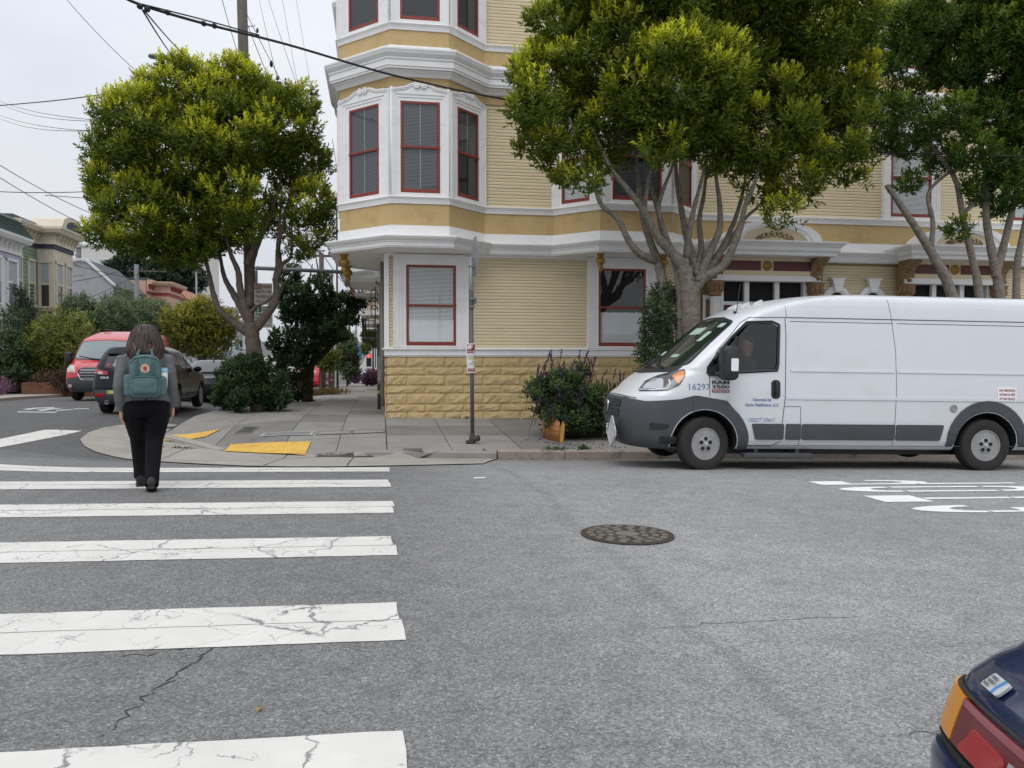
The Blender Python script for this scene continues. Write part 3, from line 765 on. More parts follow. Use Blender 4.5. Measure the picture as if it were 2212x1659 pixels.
# mouldings that run round wall and bays
def run(prof, name, m, path=PATH_UP):
    mb = MB(); mb.sweep(prof, path); return bpart(mb, name, m, fix=True)
def crown(z0, z1, out, name):
    h = z1 - z0
    prof = [(-.02, z0), (out * .62, z0), (out * .62, z0 + .10 * h), (out * .68, z0 + .12 * h), (out * .68, z0 + .42 * h), (out * .74, z0 + .46 * h), (out * .74, z0 + .55 * h), (out * .80, z0 + .60 * h), (out * .92, z0 + .72 * h), (out * .97, z0 + .84 * h), (out, z0 + .88 * h), (out, z0 + .97 * h), (out * .98, z1), (-.02, z1 + .02)]
    return run(prof, name, MAT['white_trim'])
def flat(z0, z1, out, name, m): return run([(-.02, z0), (out, z0), (out, z1), (-.02, z1)], name, m)
def sill(z0, z1, out, name):
    h = z1 - z0
    return run([(-.02, z0), (out * .45, z0), (out * .5, z0 + h * .3), (out * .55, z0 + h * .32), (out * .55, z0 + h * .68), (out * .7, z0 + h * .74), (out, z0 + h * .86), (out, z1 - .01), (out * .9, z1), (-.02, z1 + .02)], name, MAT['white_trim'])
crown(3.79, 4.035, 0.34, 'cornice')
flat(4.05, 4.285, 0.035, 'frieze', MAT['white_trim'])
flat(4.288, 4.745, 0.022, 'band', MAT['mustard'])
sill(4.748, 4.90, 0.10, 'sill_moulding')
flat(7.24, 7.50, 0.018, 'band', MAT['mustard'])
run([(-.02, 7.44), (0.06, 7.44), (0.10, 7.50), (0.16, 7.54), (0.16, 7.56), (-.02, 7.56)], 'bed_moulding', MAT['white_trim'])
crown(7.565, 7.965, 0.34, 'cornice')
flat(7.985, 8.10, 0.06, 'frieze', MAT['white_trim'])
flat(8.103, 8.435, 0.022, 'band', MAT['mustard'])
sill(8.438, 8.575, 0.10, 'sill_moulding')
crown(11.4, 12.0, 0.5, 'cornice')
mb = MB(); mb.box(0.0, 26.2, FY - .1, 34.2, 12.18, 12.3); bpart(mb, 'roof', MAT['wood_core'])
# inner wall strip under the lower cornice
mb = MB(); mb.box(0.10, 7.7, FY - 0.055, FY + 0.04, 3.742, 3.80); bpart(mb, 'wall_head', MAT['white_trim'])
# water table
PATH_LOW = [(0.14, 34), (0.14, FY), (7.6, FY)]
def low(prof, name, m): return run(prof, name, m, PATH_LOW)
low([(-.02, 1.468), (.03, 1.468), (.03, 1.485), (.05, 1.50), (.05, 1.60), (.07, 1.615), (.10, 1.63), (.10, 1.65), (.03, 1.672), (-.02, 1.672)], 'water_table', MAT['white_trim'])
PATH_LOW2 = [(10.75, FY), (26, FY)]
run([(-.02, 1.468), (.05, 1.468), (.05, 1.60), (.10, 1.63), (.10, 1.65), (.03, 1.672), (-.02, 1.672)], 'water_table', MAT['white_trim'], PATH_LOW2)
mb = MB(); mb.box(0.055, 0.30, FY - .030, FY + .04, -.4, 3.742)
mb = MB(); mb.box(0.095, 0.205, FY - .045, FY + .10, 1.672, 3.742); bpart(mb, 'corner_board', MAT['white_trim'], bevel=.006)

# rock-faced foundation blocks
mb = MB(); mb.box(0.145, 7.6, FY + 0.0, FY + .04, -.6, 1.466); mb.box(10.75, 26, FY + 0.0, FY + .04, -.6, 1.466); mb.box(0.142, 0.2, FY, 34, -.6, 1.466)
bpart(mb, 'foundation', MAT['mortar'])
def rock(w, h, seed, nx=11, nz=5):
    r_ = np.random.default_rng(seed); mb = MB(); V = []
    us = [0, .018 / w] + list(np.linspace(.05, .95, nx - 2)) + [1 - .018 / w, 1]; vs = [0, .018 / h] + list(np.linspace(.16, .84, nz - 2)) + [1 - .018 / h, 1]
    ph = r_.uniform(0, 6, 6); nx = len(us); nz = len(vs)
    for j, v in enumerate(vs):
        for i, u in enumerate(us):
            edge = i in (0, 1, nx - 1, nx - 2) or j in (0, 1, nz - 1, nz - 2)
            d = 0.006 if not (i in (0, nx - 1) or j in (0, nz - 1)) else 0.0
            if not edge:
                crest = .5 + .34 * math.sin(u * 3.1 * 2 + ph[0]) * .5 + .2 * math.sin(u * 13 + ph[1])
                d = .014 + .015 * max(0, 1 - abs(v - crest) * 2.2) + r_.uniform(-.007, .014)
            V.append((u * w, -d, v * h))
    mb.add(V, [(j * nx + i, j * nx + i + 1, (j + 1) * nx + i + 1, (j + 1) * nx + i) for j in range(nz - 1) for i in range(nx - 1)])
    return mb.mesh('foundation_block', MAT['rockface'], fix=False)
courses = []; z = 1.458
for k, h in enumerate((.235, .18, .24, .18, .25, .17, .20, .2)): z -= h; courses.append((z, h))
blk = {}
for k, (z, h) in enumerate(courses):
    tall = h > .21; W = 0.875; x = 0.145; start = W * .52 if tall or k == 6 else W
    first = True; s_ = k * 37
    while x < 7.58:
        w = min(start if first else W, 7.6 - x)
        if w < .12: break
        key = (round(w, 3), h, (s_ % 4)); s_ += 1
        if key not in blk: blk[key] = rock(w - .012, h - .012, hash(key) % 1000)
        o = link('foundation_block', blk[key], bld); o.location = (x - 0.14 + .006, .0, z + .006); first = False; x += w
    key = ('side', h)
    if key not in blk: blk[key] = rock(.6, h - .012, k)
    for q in range(3):
        o = link('foundation_block', blk[key], bld); o.location = (0.0, .62 + .62 * q, z + .006); o.rotation_euler = (0, 0, -PI / 2)

# siding boards
def boards(x0, x1, z0, z1, pitch=.0745, wall='front'):
    L = x1 - x0; variants = []
    for q in range(3):
        mb = MB(); r_ = random.Random(q); n = 4
        t0 = 0.020
        rings = []
        for i in range(n + 1):
            X = L * i / n; dz = r_.uniform(-.0008, .0008); dy = r_.uniform(-.0015, .0015)
            rings.append([Vector((X, 0, .0)), Vector((X, -t0 + dy, .0005 + dz)), Vector((X, -t0 + dy - .0015, pitch * .55)), Vector((X, -t0 + dy + .006, pitch - .0075 + dz)), Vector((X, 0, pitch - .0055))])
        mb.loft(rings); variants.append(mb.mesh('siding_board', MAT['cream']))
    z = z0; k = 0
    while z < z1 - .02:
        o = link('siding_board', variants[(k * 2 + k // 3) % 3], bld)
        o.location = (x0 - 0.14, 0.033 + random.uniform(-.0015, .0015), z); z += pitch; k += 1
boards(0.205, 0.31, 1.675, 3.74)
boards(2.09, 4.83, 1.675, 3.74)
boards(6.48, 7.62, 1.675, 3.74)
boards(2.36, 3.996, 4.905, 7.44)
boards(7.44, 26, 4.905, 7.44)
boards(2.36, 3.996, 8.58, 10.0)
boards(7.44, 26, 8.58, 10.0)
mb = MB(); mb.box(2.36, 3.996, FY - .0, FY + .03, 10.0, 11.4); mb.box(7.44, 26, FY, FY + .03, 10.0, 11.4); bpart(mb, 'upper_siding', MAT['cream'])
boards(10.75, 26, 2.4, 3.74)
mb = MB(); mb.box(10.75, 26, FY + .0, FY + .035, 1.67, 2.4); bpart(mb, 'lower_siding', MAT['cream'])
mb = MB(); mb.box(0.14, 0.165, FY + .2, 34, 1.67, 11.4); bpart(mb, 'side_siding', MAT['cream'])

# ---- sash windows. Local frame: u to the right, v up, w out of the wall
def frame_at(x, y, z, ang):                          # ang 0 faces -Y (the camera side)
    return Matrix.Translation((x, y, z)) @ Matrix.Rotation(ang, 4, 'Z') @ Matrix(((1, 0, 0, 0), (0, 0, -1, 0), (0, 1, 0, 0), (0, 0, 0, 1)))
def bx(mb, M, u0, u1, v0, v1, w0, w1): mb.box(u0, u1, v0, v1, w0, w1, M)
def ogee(wd, h, n=24):
    out = []
    for i in range(n + 1):
        t = -1 + 2 * i / n; a = abs(t)
        y = 0.30 * float(sstep(1.0, 0.62, a)) * h + 0.70 * h * float(sstep(0.62, 0.22, a))
        out.append((t * wd / 2, y))
    return out
def window(M, w, h, cas, parent=None, name='window', head=0.2, swan=0.0, blind='full', glass='window_glass', base=0.0, depth=.075, sash_lift=0.5, bcol='blind', casing_sill=True, curtain=0.0, drape_=False):
    """M: centre bottom of the red sash opening on the wall face; w, h: sash outer size; cas: casing width"""
    W2 = w / 2
    mb = MB()
    steps = ((W2 + .0, W2 + cas * .34, depth * .62), (W2 + cas * .34, W2 + cas * .62, depth * .80), (W2 + cas * .62, W2 + cas, depth))
    for a, b, d in steps:
        for s in (-1, 1): bx(mb, M, min(s * a, s * b), max(s * a, s * b), -base, h + (a - W2) * head / cas, -.02, d)
        bx(mb, M, -b, b, h + (a - W2) * head / cas, h + (b - W2) * head / cas, -.02, d)
    # thin proud beads at the outer edge
    for s in (-1, 1): bx(mb, M, s * (W2 + cas) - .016, s * (W2 + cas) + .016, -base, h + head - .01, -.02, depth + .018)
    if casing_sill: bx(mb, M, -W2 - .02, W2 + .02, -base - .0, .0, -.02, depth * .85)
    if swan:
        top = h + head; O = ogee(2 * (W2 + cas) + .03, swan)
        poly = [(-W2 - cas - .015, top - .001)] + [(x, top + y) for x, y in O] + [(W2 + cas + .015, top - .001)]
        mb.prism(poly, M, depth)
        for k, (dw, r_) in enumerate(((.0, .026), (.022, .016))):
            mb.tube([M @ Vector((x, top + y + .006 - k * .035, depth + .004)) for x, y in O], r_, 6)
    else:
        bx(mb, M, -W2 - cas - .02, W2 + cas + .02, h + head - .006, h + head + .028, -.02, depth + .03)
    win = bpart(mb, name, MAT['white_trim'], parent)
    sub = win if parent is None else parent
    def bp(mb_, nm, m_, **k):
        o = mb_.build(nm, m_, None, **k); o.parent = sub
        if sub is win: o.matrix_parent_inverse = (Matrix.Translation((0.14, FY, 0)) @ BL).inverted() if False else Matrix()
        return o
    if swan:
        mb = MB(); top = h + head + swan
        for s in (-1, 1):
            Ms = M @ Matrix.Translation((s * .075, top - .015, depth - .002))
            mb.lathe([(.072, 0), (.072, .035), (.055, .038), (.050, .030), (.034, .030), (.030, .042), (0, .042)], Ms, 18)
        bp(mb, 'scroll', MAT['white_trim'], auto=35)
    st = .052; mid = h * sash_lift
    mb = MB()                                        # lower sash sits behind the upper one, as built
    for s in (-1, 1): bx(mb, M, min(s * W2, s * (W2 - st)), max(s * W2, s * (W2 - st)), 0, h, .005, .052)
    bx(mb, M, -W2 + st, W2 - st, h - st, h, .005, .052); bx(mb, M, -W2 + st, W2 - st, 0, .088, .005, .046)
    bx(mb, M, -W2 - .004, W2 + .004, mid - .025, mid + .025, .008, .066)
    for s in (-1, 1): mb.prism([(s * W2 - .0, mid - .025), (s * (W2 - st), mid - .025), (s * (W2 - st * .6), mid - .10)] if s > 0 else [(s * (W2 - st), mid - .025), (s * W2, mid - .025), (s * (W2 - st * .6), mid - .10)], M @ Matrix.Translation((0, 0, .046)), .016)
    bp(mb, 'sash', MAT['sash_red'], bevel=.004, seg=1)
    iu = W2 - st
    mb = MB(); mb.add([M @ Vector(q) for q in ((-iu, .088, .034), (iu, .088, .034), (iu, mid - .025, .034), (-iu, mid - .025, .034))], [(0, 1, 2, 3)]); bp(mb, 'pane', MAT[glass])
    mb = MB(); mb.add([M @ Vector(q) for q in ((-iu, mid + .025, .042), (iu, mid + .025, .042), (iu, h - st, .042), (-iu, h - st, .042))], [(0, 1, 2, 3)]); bp(mb, 'pane', MAT[glass])
    mb = MB(); mb.add([M @ Vector(q) for q in ((-iu - .02, .06, .0062), (iu + .02, .06, .0062), (iu + .02, h - .03, .0062), (-iu - .02, h - .03, .0062))], [(0, 1, 2, 3)]); bp(mb, 'room', MAT['dark_room'])
    z0 = {'full': .095, 'upper': mid + .03, 'most': h * .30, 'none': 99}[blind]
    if z0 < 90:
        mb = MB(); z = z0; pt = .030
        while z < h - st:
            z2 = z + pt * .74
            mb.add([M @ Vector(q) for q in ((-iu + .012, z, .020), (iu - .012, z, .020), (iu - .012, z2, .010), (-iu + .012, z2, .010))], [(0, 1, 2, 3)]); z += pt
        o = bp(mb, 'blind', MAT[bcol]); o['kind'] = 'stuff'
        mb = MB(); mb.tube([M @ Vector((0, z0 - .05, .024)), M @ Vector((0, h - st, .024))], .004, 5); bp(mb, 'blind_cord', MAT['curtain'])
    if curtain:
        mb = MB(); n = 26; rings = []
        for i in range(n + 1):
            u = -iu + .006 + (2 * iu - .012) * i / n; dw = .0025 * math.sin(i * 1.7) + .0015 * math.sin(i * 3.9)
            rings.append([M @ Vector((u, .09, .016 + dw)), M @ Vector((u, curtain + .004 * math.sin(i * .9), .016 + dw * .5))])
        mb.loft(rings, cap=False, closed=False); bp(mb, 'curtain', MAT['curtain'], smooth=True)
    return win
# ground floor
window(frame_at(1.152, FY - .0, 1.715, 0), 1.131, 1.83, .27, head=.20, base=.045, blind='most', curtain=.58, depth=.085)
window(frame_at(5.652, FY - .0, 1.715, 0), 1.155, 1.83, .245, head=.22, base=.045, blind='none', curtain=.80, depth=.085, glass='dark_glass')
# bays
def bay_windows(z0, h, swan, sash, blinds, lo=True):
    A45 = PI / 4
    # front facet and the two angled ones of the corner turret
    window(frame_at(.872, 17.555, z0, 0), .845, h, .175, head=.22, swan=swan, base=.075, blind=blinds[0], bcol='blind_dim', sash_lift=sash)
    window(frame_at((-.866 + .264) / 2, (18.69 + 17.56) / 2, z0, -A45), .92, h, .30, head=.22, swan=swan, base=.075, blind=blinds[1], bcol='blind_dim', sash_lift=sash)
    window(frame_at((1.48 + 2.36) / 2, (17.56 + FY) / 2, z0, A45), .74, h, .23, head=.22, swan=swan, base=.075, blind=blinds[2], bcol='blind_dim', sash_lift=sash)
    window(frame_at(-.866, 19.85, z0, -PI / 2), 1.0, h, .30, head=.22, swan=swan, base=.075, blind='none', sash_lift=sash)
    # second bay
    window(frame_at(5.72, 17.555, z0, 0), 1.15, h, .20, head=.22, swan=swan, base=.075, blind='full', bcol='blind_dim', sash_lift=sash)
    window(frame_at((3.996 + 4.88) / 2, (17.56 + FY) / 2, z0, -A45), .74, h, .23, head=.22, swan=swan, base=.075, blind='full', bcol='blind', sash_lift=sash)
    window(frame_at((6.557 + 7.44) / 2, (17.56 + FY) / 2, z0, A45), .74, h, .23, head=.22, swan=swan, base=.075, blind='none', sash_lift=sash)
    window(frame_at(13.15, FY - .0, z0, 0), 1.12, h, .20, head=.22, swan=swan, base=.075, blind='full', bcol='blind', sash_lift=sash)
    window(frame_at(16.6, FY - .0, z0, 0), 1.12, h, .20, head=.22, swan=swan, base=.075, blind='full', bcol='blind', sash_lift=sash)
bay_windows(4.975, 1.955, .13, .50, ('full', 'full', 'upper'))
bay_windows(8.65, 1.955, .13, .50, ('none', 'none', 'none'))
# pilaster beads at the facet corners of the turret
mb = MB()
for x, y in ((.264, 17.56), (1.48, 17.56), (-.866, 18.69), (4.88, 17.56), (6.557, 17.56)):
    for z0, z1 in ((4.905, 7.23), (8.58, 11.4)):
        mb.tube([(x, y - .012, z0), (x, y - .012, z1)], .035, 8)
bpart(mb, 'corner_bead', MAT['white_trim'], smooth=True)
# turned gold pendants under the bay corners
def pendant(x, y, big=1.0):
    mb = MB(); M = Matrix.Translation((x, y, 3.79))
    p = [(.085, 0), (.085, -.03), (.06, -.05), (.05, -.07), (.10, -.12), (.105, -.17), (.075, -.225), (.045, -.25), (.06, -.27), (.065, -.30), (.04, -.345), (.018, -.37), (.026, -.385), (.018, -.41), (0.001, -.42)]
    mb.lathe([(r * big, h * big) for r, h in p], M, 16)
    o = bpart(mb, 'pendant', MAT['gold'], auto=50); return o
pendant(4.93, 17.70); pendant(6.42, 17.70); pendant(-.80, 18.80, 1.15); pendant(-.80, 20.95, 1.1); pendant(-.80, 24.85, 1.1)
# boxed brackets under the turret on the side street
mb = MB()
for y0, y1, z0, z1 in ((21.2, 23.6, 3.42, 3.50), (24.8, 26.8, 3.35, 3.42)):
    mb.box(-.75, .14, y0, y1, z0, z1); mb.box(-.80, .14, y0 - .02, y1 + .02, z1, z1 + .03)
bpart(mb, 'side_soffit', MAT['white_trim'])
# downpipe, meters and wrought iron on the side wall
mat('pipe_grey', (0.25, 0.25, 0.25), 0.6, metal=0.3, var=0.2, vscale=9)
mat('black_iron', (0.016, 0.016, 0.017), 0.5, metal=0.3)
mb = MB(); mb.tube([(.05, 19.2, .3), (.05, 19.2, 3.7)], .04, 8); mb.tube([(.02, 20.3, .5), (.02, 20.3, 3.2), (-.1, 20.3, 3.35)], .035, 8); mb.tube([(.04, 22.0, .5), (.04, 22.0, 3.6)], .05, 8)
bpart(mb, 'downpipe', MAT['pipe_grey'], smooth=True)
mb = MB()
for y, z in ((19.6, .9), (19.9, 1.2), (20.6, .8), (21.2, 1.0)): mb.box(-.06, .13, y, y + .2, z, z + .28)
bpart(mb, 'meter_box', MAT['pipe_grey'])
mb = MB()
for k in range(3):
    z = 3.05 - .2 * k
    mb.tube([(-.05 - .18 * (1 - math.cos(t)) * .5, 21.0 + .1 * math.sin(2 * t), z + .16 * math.sin(t)) for t in np.linspace(0, PI * 1.8, 14)], .012, 5)
mb.tube([(-.12, 21.0, 1.2), (-.12, 21.0, 3.3)], .014, 5); mb.tube([(.1, 21.0, 2.25), (-.5, 21.0, 2.25)], .014, 5)
bpart(mb, 'wrought_bracket', MAT['black_iron'])

# ---- entrance porches (mostly behind the van)
def porch(xc, wd, arch_w, arch_h):
    x0, x1 = xc - wd / 2, xc + wd / 2
    z0 = 3.86
    mb = MB()
    mb.sweep([(-.9, z0 - .02), (.02, z0 - .02), (.02, z0 + .05), (.08, z0 + .09), (.08, z0 + .16), (.16, z0 + .24), (.20, z0 + .26), (.20, z0 + .30), (-.9, z0 + .32)], [(x0, FY - .02), (x0, 17.62), (x1, 17.62), (x1, FY - .02)])
    p = bpart(mb, 'porch_hood', MAT['white_trim'])
    def pp(mb_, nm, m_, **k):
        o = mb_.build(nm, m_, None, **k); o.parent = p; return o
    zt = z0 + .31
    for n_, (ri, ro, yo) in enumerate(((.80, 1.0, 0), (.70, .80, .04))):
        mb = MB(); rings = []
        for i in range(25):
            a = PI * i / 24; c, s = math.cos(a), math.sin(a)
            q = []
            for r_, y in ((ri, FY), (ri, 17.66 + yo), (ro, 17.66 + yo), (ro, FY)): q.append(Vector((xc + c * r_ * arch_w / 2, y, zt + s * r_ * arch_h)))
            rings.append(q)
        mb.loft(rings); pp(mb, 'arch', MAT['white_trim'], auto=30)
    mb = MB(); poly = [(xc + math.cos(PI * i / 20) * .72 * arch_w / 2, zt + math.sin(PI * i / 20) * .72 * arch_h) for i in range(21)]
    mb.prism(poly, Matrix(((1, 0, 0, 0), (0, 0, -1, 17.80), (0, 1, 0, 0), (0, 0, 0, 1))), .02); pp(mb, 'tympanum', MAT['cream'])
    mb = MB()
    for k in range(9):
        a = PI * (k + .5) / 9; r_ = .36
        cx, cz = xc + math.cos(a) * r_ * arch_w / 2, zt + .03 + math.sin(a) * r_ * arch_h * .8
        mb.tube([(cx + .07 * t * math.cos(6 * t), 17.765, cz + .07 * t * math.sin(6 * t)) for t in np.linspace(.15, 1.2, 12)], .016, 5)
    pp(mb, 'carving', MAT['carved'])
    # frieze: cream board with maroon panels and gold rosette
    mb = MB(); mb.box(x0 + .12, x1 - .12, FY - .35, FY - .22, 3.42, 3.84); pp(mb, 'frieze', MAT['cream'])
    mb = MB()
    for a, b in ((x0 + .3, xc - .16), (xc + .16, x1 - .3)): mb.box(a, b, FY - .362, FY - .352, 3.53, 3.76)
    pp(mb, 'panel', MAT['maroon'])
    mb = MB(); mb.lathe([(.12, 0), (.12, .03), (.08, .05), (.05, .03), (0.001, .05)], Matrix.Translation((xc, FY - .352, 3.645)) @ Matrix.Rotation(PI / 2, 4, 'X'), 20); pp(mb, 'rosette', MAT['gold'])
    mb = MB(); mb.box(x0 + .12, x1 - .12, FY - .38, FY - .1, 3.28, 3.415); mb.box(x0 + .35, x0 + .47, FY - .2, FY - .06, .2, 3.28); mb.box(x1 - .47, x1 - .35, FY - .2, FY - .06, .2, 3.28)
    for f in (.36, .62): mb.box(x0 + wd * f - .06, x0 + wd * f + .06, FY - .16, FY - .06, .2, 3.28)
    mb.box(x0 + .47, x1 - .47, FY - .17, FY - .06, 2.72, 2.80)
    pp(mb, 'door_frame', MAT['white_trim'])
    mb = MB(); mb.box(x0 + .4, x1 - .4, FY - .03, FY + .02, .2, 3.28); pp(mb, 'transom', MAT['dark_room'])
    mb = MB(); mb.box(x0 + .5, x1 - .5, FY - .10, FY - .05, .2, 2.72); pp(mb, 'door', MAT['maroon'])
    # carved console brackets on short columns
    for s in (-1, 1):
        cx = xc + s * (wd / 2 - .22)
        mb = MB()
        prof = [(0, 0), (-.14, 0), (-.20, .12), (-.22, .3), (-.34, .42), (-.48, .5), (-.52, .56), (0, .56)]
        mb.prism([(a, b) for a, b in prof], Matrix(((0, 0, 1, cx - .16), (1, 0, 0, FY - .16), (0, 1, 0, 3.28), (0, 0, 0, 1))), .32)
        for k in range(7):
            mb.ball((cx + random.uniform(-.1, .1), FY - .38 - .05 * (k > 3), 3.36 + .065 * k), (.07, .05, .05), nu=8, nv=5)
        pp(mb, 'console_bracket', MAT['carved'])
        mb = MB(); mb.lathe([(.14, 0), (.15, .05), (.14, .08), (.17, .2), (.21, .30), (.22, .34)], Matrix.Translation((cx, FY - .30, 2.92)), 16)
        for k in range(10): mb.ball((cx + .16 * math.cos(k * PI / 5), FY - .30 + .16 * math.sin(k * PI / 5), 3.09), (.045, .045, .09), nu=6, nv=4)
        pp(mb, 'capital', MAT['carved'])
        mb = MB(); mb.lathe([(.15, 0.1), (.15, .5), (.13, .55), (.13, 2.9)], Matrix.Translation((cx, FY - .30, 0.0)), 18); pp(mb, 'column', MAT['white_trim'], smooth=True)
    mb = MB(); mb.box(x0 + .0, x0 + .22, FY - .12, FY - .06, 1.2, 2.95); pp(mb, 'side_panel', MAT['white_trim'])
    mb = MB(); mb.box(x0 + .05, x0 + .17, FY - .13, FY - .125, 1.3, 2.85); pp(mb, 'side_carving', MAT['carved'])
porch(9.15, 3.0, 2.35, .50)
porch(14.15, 3.0, 2.35, .50)
# paired oval windows with keystones
for xo in (11.15, 12.12):
    mb = MB(); rings = []
    for i in range(33):
        a = 2 * PI * i / 32; c, s = math.cos(a), math.sin(a)
        rings.append([Vector((xo + c * r_ * .40, y, 2.78 + s * r_ * .46)) for r_, y in ((.62, FY), (.62, FY - .06), (.8, FY - .09), (1.0, FY - .05), (1.0, FY))])
    mb.loft(rings, cap=False)
    mb.prism([(-.09, .3), (.09, .3), (.16, .62), (-.16, .62)], frame_at(xo, FY - .005, 2.78, 0), .13); mb.box(xo - .2, xo + .2, FY - .14, FY, 3.39, 3.42)
    ov = bpart(mb, 'oval_window', MAT['white_trim'], auto=35)
    mb = MB(); mb.prism([(.26 * math.cos(2 * PI * k / 24), .30 * math.sin(2 * PI * k / 24)) for k in range(24)], frame_at(xo, FY - .01, 2.78, 0), .025); o = mb.build('pane', MAT['dark_room'], ov)
# ================================================================== VEHICLES
mat('white_paint', (0.64, 0.66, 0.69), 0.35, coat=0.6, var=0.02, vscale=2, stain=(0.46, 0.46, 0.45), samt=0.25, sscale=1.4)
mat('grey_plastic', (0.060, 0.064, 0.071), 0.62, var=0.12, vscale=3, bump=0.12, bscale=160)
mat('black_plastic', (0.018, 0.018, 0.019), 0.5, bump=0.1, bscale=150)
mat('black_rubber', (0.022, 0.021, 0.021), 0.85, var=0.25, vscale=6, bump=0.2, bscale=60)
mat('steel_rim', (0.33, 0.33, 0.33), 0.4, metal=0.3, var=0.15, vscale=8)
mat('hub_grey', (0.36, 0.36, 0.37), 0.4, metal=0.25)
mat('hole_dark', (0.01, 0.01, 0.01), 0.9)
mat('seam', (0.10, 0.10, 0.105), 0.8)  # dark strips that paint the shade in panel gaps and creases
mat('van_glass', (0.012, 0.014, 0.014), 0.04, spec=0.9)
mat('car_window', (0.008, 0.009, 0.010), 0.04, spec=0.8)
mat('chrome', (0.75, 0.75, 0.77), 0.12, metal=1.0)
mat('lamp_clear', (0.42, 0.44, 0.46), 0.12, metal=0.5, coat=1)
mat('lamp_dark', (0.03, 0.03, 0.033), 0.25, coat=1)
mat('lamp_white', (0.8, 0.82, 0.85), 0.2, coat=1)
mat('amber', (0.58, 0.19, 0.02), 0.25, coat=1.0)
mat('lamp_red', (0.34, 0.008, 0.010), 0.18, coat=0.3)
mat('print_blue', (0.10, 0.18, 0.34), 0.5)
mat('print_red', (0.32, 0.03, 0.045), 0.5)
mat('print_black', (0.02, 0.02, 0.02), 0.5)
mat('print_white', (0.82, 0.82, 0.82), 0.5)
mat('print_grey', (0.45, 0.46, 0.48), 0.5)
mat('badge_red', (0.25, 0.015, 0.02), 0.35, coat=.5)
mat('placard', (0.60, 0.61, 0.62), 0.4, metal=0.2, var=0.06, vscale=4)
mat('frosted_lens', (0.50, 0.51, 0.50), 0.3, coat=.6)
glass_mat('van_windscreen', (0.55, 0.66, 0.58), 0.62, 0.015)
glass_mat('van_side_glass', (0.62, 0.68, 0.66), 0.75, 0.015)

class Shell:
    """a car body as stacked rounded plans: f front, r rear, w half width, at heights z"""
    def __init__(s, rows, p=2.6):
        A = np.array(rows, float); s.z = A[:, 0]; s.T = A; s.p = p
    def q(s, k, z): return float(np.interp(z, s.z, s.T[:, k]))
    def f(s, z): return s.q(1, z)
    def r(s, z): return s.q(2, z)
    def w(s, z): return s.q(3, z)
    def rf(s, z): return s.q(4, z)
    def rr(s, z): return s.q(5, z)
    def side(s, x, z, sg=-1):
        f, r, w, rf, rr, p = s.f(z), s.r(z), s.w(z), s.rf(z), s.rr(z), s.p
        y = w
        if x < f + rf: y = w * max(0.0, 1 - (1 - (max(x, f) - f) / rf) ** p) ** (1 / p)
        elif x > r - rr: y = w * max(0.0, 1 - (1 - (r - min(x, r)) / rr) ** p) ** (1 / p)
        return Vector((x, sg * y, z))
    def front(s, y, z):
        f, w, rf, p = s.f(z), s.w(z), s.rf(z), s.p; t = min(abs(y) / w, 1)
        return Vector((f + rf * (1 - (1 - t ** p) ** (1 / p)), y, z))
    def rear(s, y, z):
        r, w, rr, p = s.r(z), s.w(z), s.rr(z), s.p; t = min(abs(y) / w, 1)
        return Vector((r - rr * (1 - (1 - t ** p) ** (1 / p)), y, z))
    def ring(s, z, n=14):
        f, r, w, rf, rr, p = s.f(z), s.r(z), s.w(z), s.rf(z), s.rr(z), s.p; e = 2 / p; out = []
        for i in range(-n, n + 1):
            t = PI / 2 * i / n; y = w * math.copysign(abs(math.sin(t)) ** e, t); x = f + rf * (1 - abs(math.cos(t)) ** e); out.append(Vector((x, y, z)))
        m = 8
        for i in range(1, m): a = i / m; out.append(Vector((f + rf + (r - rr - f - rf) * a, w, z)))
        for i in range(n, -n - 1, -1):
            t = PI / 2 * i / n; y = w * math.copysign(abs(math.sin(t)) ** e, t); x = r - rr * (1 - abs(math.cos(t)) ** e); out.append(Vector((x, y, z)))
        for i in range(1, m): a = i / m; out.append(Vector((r - rr + (f + rf - r + rr) * a, -w, z)))
        return out
    def body(s, dz=0.03):
        zs = set(s.z.tolist())
        a, b = s.z[0], s.z[-1]; k = a
        while k < b: zs.add(round(k, 4)); k += dz
        mb = MB(); mb.loft([s.ring(z) for z in sorted(zs)]); return mb

def patch(fn, poly, off, name, m, parent, step=0.09, depth=None, smooth=True, thick=True):
    """a panel cut to a 2-D outline and wrapped on a body surface, standing off by off"""
    bm = poly_bm(poly)
    P = np.array(poly)
    for ax in (0, 1):
        lo, hi = P[:, ax].min(), P[:, ax].max(); k = math.ceil(lo / step) * step
        while k < hi:
            co = [0, 0, 0]; no = [0, 0, 0]; co[ax] = k; no[ax] = 1
            bmesh.ops.bisect_plane(bm, geom=bm.verts[:] + bm.edges[:] + bm.faces[:], plane_co=co, plane_no=no); k += step
    be = [e for e in bm.edges if e.is_boundary]; low = set()
    if thick:
        r = bmesh.ops.extrude_edge_only(bm, edges=be); low = {v for v in r['geom'] if isinstance(v, bmesh.types.BMVert)}
    e = 1e-3; dep = off + .012 if depth is None else depth
    for v in bm.verts:
        u, w_ = v.co.x, v.co.y; p = fn(u, w_); a = fn(u + e, w_) - fn(u - e, w_); b = fn(u, w_ + e) - fn(u, w_ - e)
        n = a.cross(b); n = n.normalized() if n.length > 1e-12 else Vector((0, -1, 0))
        if n.dot(fn_out(fn, p)) < 0: n = -n
        v.co = p + n * (off - (dep if v in low else 0))
    bmesh.ops.recalc_face_normals(bm, faces=bm.faces[:])
    me = bpy.data.meshes.new(name); bm.to_mesh(me); bm.free(); me.materials.append(m)
    o = link(name, me, parent)
    if smooth: me.polygons.foreach_set('use_smooth', [True] * len(me.polygons)); me.set_sharp_from_angle(angle=R(35))
    return o
OUTDIR = {}
